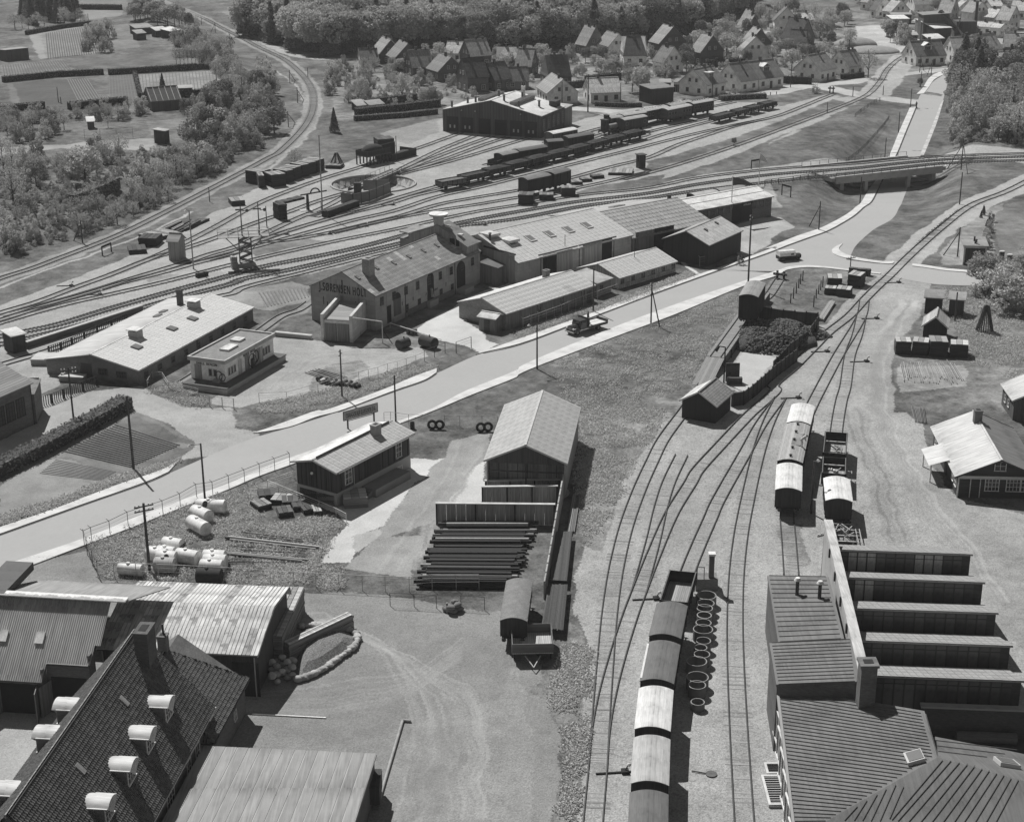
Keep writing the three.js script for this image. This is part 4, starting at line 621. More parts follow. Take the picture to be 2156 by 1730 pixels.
{// open fronted store with bays
const hE=4.3,A=G(p('C2',2010,-40),hE).setY(0),B0=G(p('C2',1892,418),hE).setY(0),Bn=G(p('C3',392,445),hE).setY(0),d=Bn.clone().sub(B0),W=d.length();d.normalize();const back=V(d.z,0,-d.x);if(back.z>0)back.negate();
const L=G(p('B3',475,1695),hE).setY(0).distanceTo(Bn),A1=B0.clone().addScaledVector(back,L);
const f=ridgeFit(B0,d,p('C3',60,297)),sm=sheetMats(.47,'streak',5,{},.35);
const b=gable('open_store','pale ridged roof store open to stacked bays, closed by plank walls','store',A1,B0,{W,e:hE,r:f.y,over:.3,overGable:.3,noWall:true,roof:mat(.45,'streak',6),roofBack:mat(.43,'streak',6),sheet:[12,6],sheetMats:sm,seed:81,sheetOpt:{gap:.04},barge:mat(.5,null)});
sheets(b.roofB,b.bb,b.ba,b.ra,b.rb,12,6,sheetMats(.43,'streak',5,{},.3),'roof_sheet',82,{gap:.04});
for(const q of[bx(0,0,-.15,L,hE,0),bx(0,0,-W,L,hE,-W + .15),bx(0,0,-W + .15,.15,hE,-.15)])mesh(b.g,'wall',q,mat(.3,'planks',4));
mesh(b.g,'gable_board',prism([[-.1,hE - .3],[-.1,hE + .05],[-W / 2,f.y],[-W + .1,hE + .05],[-W + .1,hE - .3]],L - .12,L),mat(.08,'planks',3));
for(let i=0;i<8;i++)mesh(b.g,'wall_panel',[bx(L - 1.6,0,-W*i / 8 - .04,L - 1.5,hE,-W*(i + 1)/ 8 + .04)],mat([.3,.26,.34][i % 3],'planks',3));mesh(b.g,'tie_beam',[bx(L - .2,hE - 1.4,-W,L - .1,hE - 1.25,0),bx(L - .2,0,-W / 2 - .08,L - .05,hE,-W / 2 + .08)],M.iron);
// bay walls in front and the long plank side wall
const X=B0.clone(),dirN=back.clone().negate(),bay=(label,a,c,h,nP)=>{const P=G(a),Q=G(c),t=plan('plank_wall',label,'wall',P,Q,.3),Lw=t.L;for(let i=0;i<nP;i++)mesh(t.g,'plank_panel',shared([bx(.02,.05,-.12,Lw / nP - .02,h,0)],3),mat([.33,.29,.37,.31][(i*7)% 4],'planks',3)).position.x=i*Lw / nP;for(let i=0;i<=3;i++)mesh(t.g,'post',[bx(i*Lw / 3 - .07,0,.001,i*Lw / 3 + .07,h + .08,.16)],M.black);mesh(t.g,'coping',[bx(-.1,h + .001,-.2,Lw + .1,h + .1,.2)],mat(.55,'concrete',3));return t};
bay('pale panelled front wall of the steel rack yard',p('C2',1478,955),p('C3',300,965),2.5,12);bay('middle panelled bay wall behind the front wall',p('C2',1858,808),p('C3',322,800),2.4,8);bay('dark low bay wall nearest the open store',p('C2',1884,700),p('C3',340,690),1.6,4);
const P0=G(p('C3',385,470),3).setY(0),P1=G(p('C3',215,1430),2).setY(0),w=plan('side_wall','long plank side wall running from the open store past the steel racks','wall',P0,P1,.2);
for(let i=0;i<14;i++){const h=lerp(3,2,i / 13),o=mesh(w.g,'plank_panel',[bx(.01,0,-.1,w.L / 14 - .01,h,.05)],mat([.38,.33,.42][i % 3],'planks',3));o.position.x=i*w.L / 14}
const gp=thing('gravel_heap','grey gravel heap lying in the store bay','gravel heap',G(p('C3',240,690)));gp.userData.kind=undefined;mesh(gp,'heap',new THREE.ConeGeometry(2.6,1.5,20,4).translate(0,.75,0),mat(.3,'stones',1.4,{bump:.05}));
}
// ---------------------------------------------------------------- factory, lower right
function planeOf(a,b,c){return new THREE.Plane().setFromCoplanarPoints(a,b,c)}
function onP(q,plane){const d=dirOf(q),t=-(plane.constant + CAM_H*plane.normal.y)/ plane.normal.dot(d);return V(d.x*t,CAM_H + d.y*t,d.z*t)}
function wallUnder(pts,t=.3,y0=0){return pts.slice(0,-1).map((a,i)=>{const b=pts[i + 1],d=b.clone().sub(a).setY(0).normalize(),n=V(-d.z*t / 2,0,d.x*t / 2),P=[],q=[a,b].flatMap(v=>[v.clone().add(n),v.clone().sub(n)]),f=(...k)=>k.forEach(v=>P.push(v.x,v.y,v.z)),lo=v=>V(v.x,y0,v.z);
f(q[0],lo(q[0]),lo(q[2]),q[0],lo(q[2]),q[2],q[1],lo(q[3]),lo(q[1]),q[1],q[3],lo(q[3]),q[0],q[2],q[3],q[0],q[3],q[1],q[0],q[1],lo(q[1]),q[0],lo(q[1]),lo(q[0]),q[2],lo(q[3]),q[3],q[2],lo(q[2]),lo(q[3]));const g=new THREE.BufferGeometry();g.setAttribute('position',new THREE.Float32BufferAttribute(P,3));g.computeVertexNormals();return g})}
// raised seams running down a sloping polygon between two edges
function seams(parent,a0,a1,b0,b1,n,m,w=.04,h=.05){for(let i=0;i<=n;i++){const a=a0.clone().lerp(a1,i / n),b=b0.clone().lerp(b1,i / n);a.y +=.04;b.y +=.04;mesh(parent,'roof_seam',beam(a,b,w,h),m)}}
const loc=(t,v)=>t.worldToLocal(v.clone());
{
const rm=mat(.12,'streak',7,{rough:.75}),sm=mat(.1,null,1),wl=mat(.13,'brick',2.4);
const t=thing('factory_building','dark seamed metal roofed factory wing in the bottom right corner','factory',G(p('D4',300,1000)).setY(0));t.updateMatrixWorld();const O=t.position,l=v=>v.clone().sub(O);
const e0=G(p('D4',100,592),5.2),e1=G(p('D4',240,1760),5.2),v0=G(p('D4',1440,1187),8.6),P1=planeOf(e0,e1,v0),q=(x,y)=>onP(p('D4',x,y),P1);
const main=mesh(t,'roof',slab([l(e0),l(q(1330,802)),l(v0),l(q(470,1745)),l(e1)],.2),rm);
const R0=q(1330,802),VB=q(470,1745);
for(let i=1;i<36;i++){const k=i / 36,a=e0.clone().lerp(e1,k);// seams run from eave towards ridge or valley
const yb=lerp(802,1187,k*2.6),b=yb<1187?q(lerp(1330,1440,k*2.6),yb):v0.clone().lerp(VB,(k - 1 / 2.6)/(1 - 1 / 2.6));const A=l(a.clone().lerp(b,.015)),B=l(b.clone().lerp(a,.03));A.y +=.05;B.y +=.05;mesh(main,'roof_seam',beam(A,B,.04,.05),sm)}
const r2=G(p('D4',2125,1375),8.6),P2=planeOf(v0,r2,VB),q2=(x,y)=>onP(p('D4',x,y),P2),far2=v0.clone().add(r2.clone().sub(v0).multiplyScalar(1.25));
const F2=q2(1600,2300),cross=mesh(t,'roof',slab([l(v0),l(far2),l(q2(2400,2000)),l(q2(1200,2100)),l(VB)],.2),rm);
for(const[x0,y0,x1,y1]of[[1550,1220,1110,1720],[1620,1235,1200,1725],[1690,1245,1290,1740],[1750,1260,1380,1745],[1810,1285,1470,1750],[1870,1300,1560,1755],[1930,1325,1640,1760],[1990,1340,1730,1765],[2050,1365,1820,1770],[2110,1380,1900,1775],[1480,1215,1060,1710],[1090,1420,960,1720],[1010,1455,885,1720],[935,1500,815,1715],[850,1550,745,1715],[770,1600,665,1715],[1155,1435,1040,1700]]){const a=l(q2(x0,y0)),b=l(q2(x1,y1));a.y +=.05;b.y +=.05;mesh(cross,'roof_seam',beam(a,b,.045,.05),sm)}
const P3=planeOf(v0,r2,G(p('D4',1418,1015),6.4)),q3=(x,y)=>onP(p('D4',x,y),P3),back=mesh(t,'roof',slab([l(q3(1418,1015)),l(q3(2065,1140)),l(q3(2300,1190)),l(far2),l(v0)],.2),rm);
for(const[x0,y0,x1]of[[1425,1050,2100],[1435,1095,2000],[1445,1140,1850]]){const a=l(q3(x0,y0)),b=l(q3(x1,y0 +(x1 - x0)*.12));a.y +=.05;b.y +=.05;mesh(back,'roof_seam',beam(a,b,.045,.05),sm)}
const roofBox=(x,y,pl0,w,name)=>{const c=l(onP(p('D4',x,y),pl0)),g=new THREE.BoxGeometry(w,.3,w*1.1).applyQuaternion(new THREE.Quaternion().setFromUnitVectors(V(0,1,0),pl0.normal.y>0?pl0.normal:pl0.normal.clone().negate())).translate(c.x,c.y + .18,c.z),o=mesh(t,'rooflight',g,mat(.5,null));mesh(o,'pane',new THREE.BoxGeometry(w*.84,.03,w*.92).applyQuaternion(new THREE.Quaternion().setFromUnitVectors(V(0,1,0),pl0.normal.y>0?pl0.normal:pl0.normal.clone().negate())).translate(c.x,c.y + .36,c.z),mat(.14,null,1,{rough:.3}))};
roofBox(1245,1205,P1,1.3,'rooflight');roofBox(2015,1250,P3,1.5,'rooflight');
// left wall with tall windows
const dn=v=>V(v.x,v.y - .25,v.z),in1=[e0,e1].map(v=>dn(v).add(V(.35,0,0)));mesh(t,'wall',wallUnder(in1.map(l),.4,0),wl);mesh(t,'wall',wallUnder([R0,v0].map(dn).map(l),.3,0),wl);
mesh(t,'wall',wallUnder([e0.clone().add(V(.4,0,.2)),R0.clone().add(V(-.3,0,.2))].map(dn).map(l),.3,0),wl);mesh(t,'eave_board',[beam(l(e0),l(e1),.2,.25)],mat(.3,null));
for(let i=0;i<6;i++){const c=l(e0.clone().lerp(e1,.1 + i*.16));const w=mesh(t,'window',[bx(c.x - .02,1.4,c.z - 1.1,c.x + .12,3.9,c.z - .98),bx(c.x - .02,1.4,c.z + .98,c.x + .12,3.9,c.z + 1.1),bx(c.x - .02,3.8,c.z - .98,c.x + .12,3.9,c.z + .98),bx(c.x - .08,1.25,c.z - 1.2,c.x + .12,1.4,c.z + 1.2),bx(c.x - .01,1.4,c.z - .05,c.x + .1,3.8,c.z + .05)],M.white);mesh(w,'pane',[bx(c.x + .04,1.4,c.z - .98,c.x + .08,3.8,c.z + .98)],M.glass)}
const bigC=(x,y,h,w,label)=>{const b=onP(p('D4',x,y),P1),o=mesh(t,'chimney',[bx(b.x - O.x - w,b.y - 1,b.z - O.z - w,b.x - O.x + w,b.y + h,b.z - O.z + w),bx(b.x - O.x - w - .12,b.y + h,b.z - O.z - w - .12,b.x - O.x + w + .12,b.y + h + .2,b.z - O.z + w + .12)],mat(.16,'brick',2.4));mesh(o,'flue',[bx(b.x - O.x - w*.6,b.y + h + .2,b.z - O.z - w*.5,b.x - O.x + w*.6,b.y + h + .24,b.z - O.z + w*.5)],M.black)};
bigC(835,738,3.5,.62);
// basement light wells by the wall
for(const[x,y,L]of[[90,1300,1.6],[88,1480,4.2]]){const c=l(G(p('D4',x,y))),o=mesh(t,'light_well',[bx(c.x - .85,.02,c.z - L / 2,c.x - .65,.3,c.z + L / 2),bx(c.x + .75,.02,c.z - L / 2,c.x + .95,.3,c.z + L / 2),bx(c.x - .65,.02,c.z - L / 2,c.x + .75,.3,c.z - L / 2 + .2),bx(c.x - .65,.02,c.z + L / 2 - .2,c.x + .75,.3,c.z + L / 2)],mat(.55,'concrete',3));mesh(o,'pit',[bx(c.x - .65,.01,c.z - L / 2 + .2,c.x + .75,.05,c.z + L / 2 - .2)],M.black);for(let i=0;i<L*3;i++)mesh(o,'grate_bar',[bx(c.x - .65,.24,c.z - L / 2 + .3 + i*.32,c.x + .75,.28,c.z - L / 2 + .36 + i*.32)],L<2?M.iron:mat(.5,'concrete',2))}
// middle wing with two roof levels
const m=thing('factory_wing','middle factory wing of two seamed roof levels with mushroom vents','factory',G(p('D4',300,300)).setY(0)),O2=m.position,l2=v=>v.clone().sub(O2);
const wing=(ea,eb,rb,he,hr,ra,n,end)=>{const A=G(ea,he),B=G(eb,he),C=G(rb,hr),P=planeOf(A,B,C),D=onP(ra,P),o=mesh(m,'roof',slab([A,B,C,D].map(l2),.22),rm);seams(o,l2(A.clone().lerp(D,.03)),l2(B.clone().lerp(C,.03)),l2(D.clone().lerp(A,.05)),l2(C.clone().lerp(B,.05)),n,sm);mesh(m,'wall',wallUnder([A,B,C,D,A].map((v,i)=>l2(v.clone().lerp([A,B,C,D][(i + 2)% 4],.03).setY(v.y - .24))),.25,0),wl);return P};
const Pa=wing(p('C4',22,1382),p('D4',112,228),p('D4',662,200),5.6,7.4,p('C4',535,1392),14),Pb=wing(p('D4',38,237),p('D4',96,582),p('D4',785,556),6.3,8.6,p('D4',745,206),12);
for(const[x,y]of[[268,1540],[455,1568]]){const b=l2(onP(p('C4',x,y),Pa));const o=mesh(m,'vent_pipe',[rod(V(b.x,b.y - .2,b.z),V(b.x,b.y + 1.5,b.z),.17)],M.iron);mesh(o,'vent_cap',[rod(V(b.x,b.y + 1.45,b.z),V(b.x,b.y + 1.7,b.z),.34,.2,10)],M.white)}
for(const y of[60,100,140,180]){const c=l2(G(p('D4',70 -(180 - y)*.1,y),3));mesh(m,'window',[bx(c.x,1.8,c.z - .6,c.x + .14,4.2,c.z + .6)],M.white)}
// firewall between the wings and the sawtooth halls
const f=thing('fire_wall','long bright topped firewall beside the sawtooth roofs','wall',G(p('D4',700,200),0).setY(0)),lf=v=>v.clone().sub(f.position),Fa=G(p('C4',528,925),7.6),Fb=G(p('D4',822,470),8.9);
mesh(f,'wall',wallUnder([Fa,Fb].map(lf),.6,0),mat(.42,'concrete',6));mesh(f,'coping',beam(lf(Fa).add(V(0,.06,0)),lf(Fb).add(V(0,.06,0)),.85,.12),mat(.46,'streak',4));
for(let i=0;i<5;i++){const c=lf(Fa.clone().lerp(Fb,.2 + i*.17));mesh(f,'wall_tie',[bx(c.x - .46,c.y - 1.2,c.z - .1,c.x - .3,c.y - .3,c.z + .1)],M.iron)}
// sawtooth halls
const saw=[[p('C4',605,1163),p('C4',1718,1203)],[p('C4',655,1392),p('C4',1820,1437)],[p('C4',722,1650),p('C4',1930,1690)],[p('D4',790,212),p('D4',2048,257)],[p('D4',888,503),p('D4',2142,549)]];
const ord=['farthest','second','third','fourth','nearest'],HR=6.6,gl=[mat(.07,'mottle',2,{rough:.35}),mat(.055,'mottle',2,{rough:.3}),mat(.085,'mottle',2,{rough:.4})];
saw.forEach(([a,b],k)=>{const A=G(a,HR).setY(0),B=G(b,HR).setY(0),s=plan('sawtooth_hall',`${ord[k]} of the five sawtooth hall roofs with a dark glazed face`,'hall',A,B,5.2),L=s.L,gh=3.3,y0=HR - gh;
mesh(s.g,'wall',prism([[-.1,0],[-.1,HR - .1],[-5.2,HR - 2.05],[-5.2,0]],0,L),mat(.06,'brick',2.4));
const rf=mesh(s.g,'roof',slab([V(-.1,HR + .06,.25),V(L + .15,HR + .06,.25),V(L + .15,HR - 1.9,-5.1),V(-.1,HR - 1.9,-5.1)],.14),mat(.3,'streak',3));sheets(rf,V(-.1,HR + .07,.25),V(L + .15,HR + .07,.25),V(L + .15,HR - 1.88,-5.1),V(-.1,HR - 1.88,-5.1),22,4,sheetMats(.3,'streak',3,{},.5),'roof_sheet',90 + k,{th:.03});
const n=14,w=L / n;for(let i=0;i<n;i++){if(i===n - 1)continue;const o=mesh(s.g,'window',shared([bx(-w / 2,0,-.06,-w / 2 + .12,gh - .1,.06),bx(-w / 2 + .12,gh - .25,-.06,w / 2,gh - .1,.05),bx(-w / 2 + .12,0,-.06,w / 2,.1,.05),bx(-w / 2 + .12,gh*.78,-.06,w / 2,gh*.78 + .05,.04)]),mat(.05,null));o.position.set((i + .5)*w + .1,y0,.02);const palePane=(k===0&&[1,2,3,8,9,10].includes(i))||(k===1&&(i===1||i===2));mesh(o,'pane',shared([bx(-w / 2 + .06,.05,-.05,w / 2,gh - .15,-.01)],2),palePane?mat(.3,'streak',3,{rough:.4}):gl[(i*5 + k)% 3])}});  // a few panes take a paler streaked tone
const c=thing('court_wall','brick wall with a horizontal pipe tank in the dark factory court','wall',G(p('D4',1310,768),4.6).setY(0),heading(G(p('D4',1310,768),4.6),G(p('D4',2140,800),4.6)));mesh(c,'wall',[bx(0,0,-.4,14,4.55,0)],mat(.07,'brick',2.4));mesh(c,'coping',[bx(-.1,4.56,-.55,14.1,4.7,.15)],mat(.3,'concrete',3));mesh(c,'tank',[rod(V(2.8,2.4,.7),V(7.6,2.4,.7),.45,.45,14)],mat(.1,'mottle',2));mesh(c,'lean_roof',slab([V(0,1.2,4),V(14,1.2,4),V(14,2,.02),V(0,2,.02)],.1),mat(.04,'mottle',3));
}
{// dark boarded house with the pale corrugated roof, right edge
const B=G(p('C4',1597,728)),hE=HT(B,p('C4',1597,548)),far=G(p('C4',1345,10),hE).setY(0),nb=B;// gable faces the camera
const f=ridgeFit(B,V(1,0,-.12).normalize(),p('C4',1955,397)),rFar=G(p('B4',1665,1597),f.y);
const rNear=B.clone().addScaledVector(V(1,0,-.12).normalize(),f.s2),dir=rNear.clone().sub(rFar).setY(0).normalize(),L=15.5,A=B.clone().addScaledVector(dir,-L),W=2*Math.abs(V(rNear.x - B.x,0,rNear.z - B.z).dot(V(dir.z,0,-dir.x)));
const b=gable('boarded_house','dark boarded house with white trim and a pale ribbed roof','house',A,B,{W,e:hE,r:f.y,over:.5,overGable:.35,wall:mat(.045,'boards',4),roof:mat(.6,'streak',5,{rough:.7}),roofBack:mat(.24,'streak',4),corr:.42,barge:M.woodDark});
mesh(b.g,'porch_roof',corrugated(V(L*.4,b.e - .5,2.6),V(L*.74,b.e - .5,2.6),V(L*.74,b.e + .24,.3),V(L*.4,b.e + .24,.3),.42,.04),mat(.6,'streak',5,{rough:.6}));mesh(b.g,'porch_post',[bx(L*.41,0,2.2,L*.42,b.e - .5,2.35),bx(L*.72,0,2.2,L*.73,b.e - .5,2.35)],M.white);
chimney(b,L*.2,b.zr + .2,b.r - .5,b.r + 1.4,1,.9,mat(.12,'brick',2.4));win(b,'right',W*.5,b.e + .7,1.3,1.1,2,2);wins(b,'right',[W*.42,W*.68,W*.86],.9,1.6,1.5,4,3);mesh(b.g,'trim',[bx(L + .01,b.e - .35,-W,L + .14,b.e,0),bx(L + .01,0,-.12,L + .12,b.e - .35,.03),bx(L + .01,0,-W*.16,L + .08,b.e - .35,-W*.15),bx(L + .01,0,-W*.28,L + .08,b.e - .35,-W*.27)],mat(.6,'boards',2));wins(b,'front',[L*.82,L*.93],1,1.1,1.5,2,3);wins(b,'front',[L*.12,L*.28],1,1,1.4,2,3);door(b,'front',L*.55,1.2,2.1,M.dark);
const P0=G(p('B4',1975,1720)),P1=G(p('C4',2062,60));const s=gable('timber_shed','small boarded shed with white roof at the right edge','shed',G(p('B4',1970,1660)),G(p('C4',2062,90)),{W:6,e:2.8,r:4.2,wall:mat(.1,'planks',3),roof:mat(.5,'streak',4),barge:M.white});wins(s,'front',[s.L*.3,s.L*.6],1,.7,1.4,1,3);
}
// ---------------------------------------------------------------- barns and the tiled house, lower left
{
const A=G(p('D1',832,262),4.3),B=G(p('D1',2126,322),4.3),d=B.clone().sub(A).setY(0).normalize(),n=V(d.z,0,-d.x);
const f1=ridgeFit(A,n,p('C1',1010,1590)),f2=ridgeFit(A,n,p('C1',1180,1430)),L=A.distanceTo(B),b=plan('curved_barn','big barn with a patchy bent metal roof and dark plank front','barn',A.clone().setY(0),B.clone().setY(0),f2.s2 + 2);
const prof=[[.35,4.2],[-f1.s2*.5,lerp(4.3,f1.y,.53)],[-f1.s2,f1.y],[-f2.s2,f2.y],[-f2.s2 - .25,f2.y - .3],[-f2.s2 - .5,4]],wall=prof.map(([z,y],i)=>[clamp(z,-f2.s2 - .2,0),y - .15]);
mesh(b.g,'wall',prism([[0,0],...wall,[-f2.s2 - .2,0]],.1,L - .1),mat(.06,'planks',2.6));
const lm=[mat(.52,'rust',3.1),mat(.42,'rust',2.3),mat(.6,'streak',3),mat(.3,'rust',2.7),mat(.56,'mottle',3),mat(.47,'streak',4),mat(.6,'mottle',4)];
for(let i=0;i<prof.length - 1;i++){const[z0,y0]=prof[i],[z1,y1]=prof[i + 1],q=[V(-.3,y0,z0),V(L + .3,y0,z0),V(L + .3,y1,z1),V(-.3,y1,z1)];const o=mesh(b.g,'roof',slab(q,.1),mat(.45,'rust',4));if(i<3)sheets(o,...q.map(v=>V(v.x,v.y + .01,v.z)),20,i===1?1:1,lm,'roof_sheet',200 + i,{gap:.05});mesh(o,'roof_ribs',Array.from({length:41},(_,k)=>{const x=lerp(-.25,L + .25,k / 40);return beam(V(x,y0 + .06,z0),V(x,y1 + .06,z1),.05,.07)}),mat(.3,'rust',3))}
for(const x of[3.2,6.2,9.6,13])door({g:b.g,L,W:10},'front',x,2.4,3.3,mat(.03,'planks',2));gutter({g:b.g,L,e:4.1});mesh(b.g,'downpipe',[rod(V(L - .15,0,.1),V(L - .15,4.1,.1),.06),rod(V(.15,0,.1),V(.15,4.1,.1),.06)],M.galv);
// ridged barn on the left
const hE=3.7,E1=G(p('D1',352,520),hE),E0=G(p('D1',-90,492),hE),u=E1.clone().sub(E0).setY(0).normalize(),nn=V(u.z,0,-u.x),fr=ridgeFit(E0,nn,p('C1',90,1537)),c=plan('ribbed_barn','wide barn with a finely ribbed grey roof and open garage doors','barn',E0.clone().setY(0),E1.clone().setY(0),fr.s2),W=fr.s2,slope=(fr.y - hE)/ W;
c.g.updateMatrixWorld();const pr=planeOf(E0,E1,E1.clone().addScaledVector(nn,W).setY(fr.y)),lo=q=>c.g.worldToLocal(onP(q,pr));const s1=lo(p('D1',424,403)),s2=lo(p('D1',748,413)),s3=lo(p('D1',832,262)),top=lo(p('C1',1028,1580)),at=(x,z)=>V(x,hE - z*slope,z),rm=mat(.34,'streak',5);
const strip=(x0,x1,z)=>mesh(c.g,'roof',corrugated(at(x0,z),at(x1,z),at(x1,-W),at(x0,-W),.2,.02),rm);
strip(-3,c.L,.4);strip(c.L,s2.x,s1.z);strip(s2.x,s3.x,s3.z);
const bk=G(p('C1',270,1412),fr.y - 1.6),bz=c.g.worldToLocal(bk.clone()).z;mesh(c.g,'roof',slab([V(-3,fr.y,-W),V(top.x + .4,fr.y,-W),V(top.x + 2,fr.y - 1.6,bz),V(-3 + 3,fr.y - 1.6,bz)],.1),mat(.27,'streak',6));mesh(c.g,'ridge_cap',[beam(V(-3,fr.y + .08,-W),V(top.x + .3,fr.y + .08,-W),.9,.1)],mat(.6,'rust',3));
mesh(c.g,'ridge_wall',[bx(-2.2,fr.y - .6,bz,.4,fr.y + .15,-W + .2)].map(g=>g.translate(-1,0,0)),M.iron);
mesh(c.g,'wall',[bx(-3,0,-.25,c.L - .1,hE - .1,0),bx(c.L - .3,0,s1.z,c.L - .1,hE - s1.z*slope - .3,-.25),bx(c.L - .1,0,s1.z - .25,s2.x - .1,hE - s1.z*slope - .25,s1.z - .02),bx(s2.x - .3,0,s3.z,s2.x - .1,hE - s3.z*slope - .4,s1.z - .25),bx(-3,0,bz,s3.x,3.5,bz + .2)],mat(.13,'brick',2.4));
const X1=(c.L + s2.x)/ 2;mesh(c.g,'garage_shade_panel',[bx(.8,0,0,4.2,2.9,.03),bx(X1 - 1.7,0,s1.z - .02,X1 + 1.5,3.2,s1.z + .02)],M.black);const leaf=(x,z,a)=>{const o=mesh(c.g,'door_leaf',[bx(0,0,-.04,1.6,2.9,.04)],mat(.2,'planks',2));o.position.set(x,.02,z);o.rotation.y=a};leaf(4.2,.08,-1.3);leaf(.8,.08,-1.9);leaf(X1 - 1.7,s1.z + .08,-1.85);leaf(X1 + 1.5,s1.z + .08,-1.4);  // black slabs paint the shade within the open garages
for(const[x,y]of[[25,185],[330,203]]){const v=lo(p('D1',x,y));mesh(c.g,'rooflight',[beam(V(v.x,v.y + .1 - slope*.4,v.z + .4),V(v.x,v.y + .1 + slope*.4,v.z - .4),.75,.12)],M.white)}
}
// curved clay tile shared by both roofs
function pantile(w,l){const P=[],N=6,pr=i=>{const t=i / N;return[(t - .5)*w,.025*Math.cos(t*Math.PI*2)+ .02]},f=(...v)=>P.push(...v);for(let i=0;i<N;i++){const[x0,y0]=pr(i),[x1,y1]=pr(i + 1),a=[x0,y0 + .05,l / 2],b=[x1,y1 + .05,l / 2],c=[x1,y1,-l / 2 - .06],d=[x0,y0,-l / 2 - .06];f(...a,...b,...d,...b,...c,...d,...a,x0,y0 - .02,l / 2,...b,...b,x0,y0 - .02,l / 2,x1,y1 - .02,l / 2)}const g=new THREE.BufferGeometry();g.setAttribute('position',new THREE.Float32BufferAttribute(P,3));g.computeVertexNormals();boxUV(g,1);g.userData.ready=true;return g}
const tileM=[.13,.1,.155,.085,.12].map(a=>mat(a,'grain',.8));const TILE=pantile(.25,.34);
function tileSlope(b,parent,a,bb,d,keep,seed,single,inside){
const u=bb.clone().sub(a),v=d.clone().sub(a),lu=u.length(),lv=v.length();u.normalize();v.normalize();const n=u.clone().cross(v).normalize();if(n.y<0)n.negate();const nu=Math.round(lu / .25),nv=Math.round(lv / .34),q=new THREE.Quaternion().setFromRotationMatrix(new THREE.Matrix4().makeBasis(u,n,u.clone().cross(n))),r=rng(seed),rest=[];
for(let j=0;j<nv;j++)for(let i=0;i<nu;i++){const pos=a.clone().addScaledVector(u,(i + .5)*lu / nu).addScaledVector(v,(j + .5)*lv / nv).addScaledVector(n,.015 + r()*.012);if(inside&&!inside(pos))continue;const k=Math.floor(r()*5);if(single&&i<single[0]&&j<single[1]&&i>=single[2]){const o=mesh(parent,'tile',TILE,tileM[k]);o.position.copy(pos);o.quaternion.copy(q)}else rest.push([pos,k])}
for(let k=0;k<5;k++){const L=rest.filter(s=>s[1]===k);if(!L.length)continue;const im=new THREE.InstancedMesh(TILE,tileM[k],L.length),m4=new THREE.Matrix4();L.forEach(([pos],i)=>im.setMatrixAt(i,m4.compose(pos,q,V(1,1,1))));im.name='tiles';im.userData.kind='stuff';im.castShadow=im.receiveShadow=true;parent.add(im)}
}
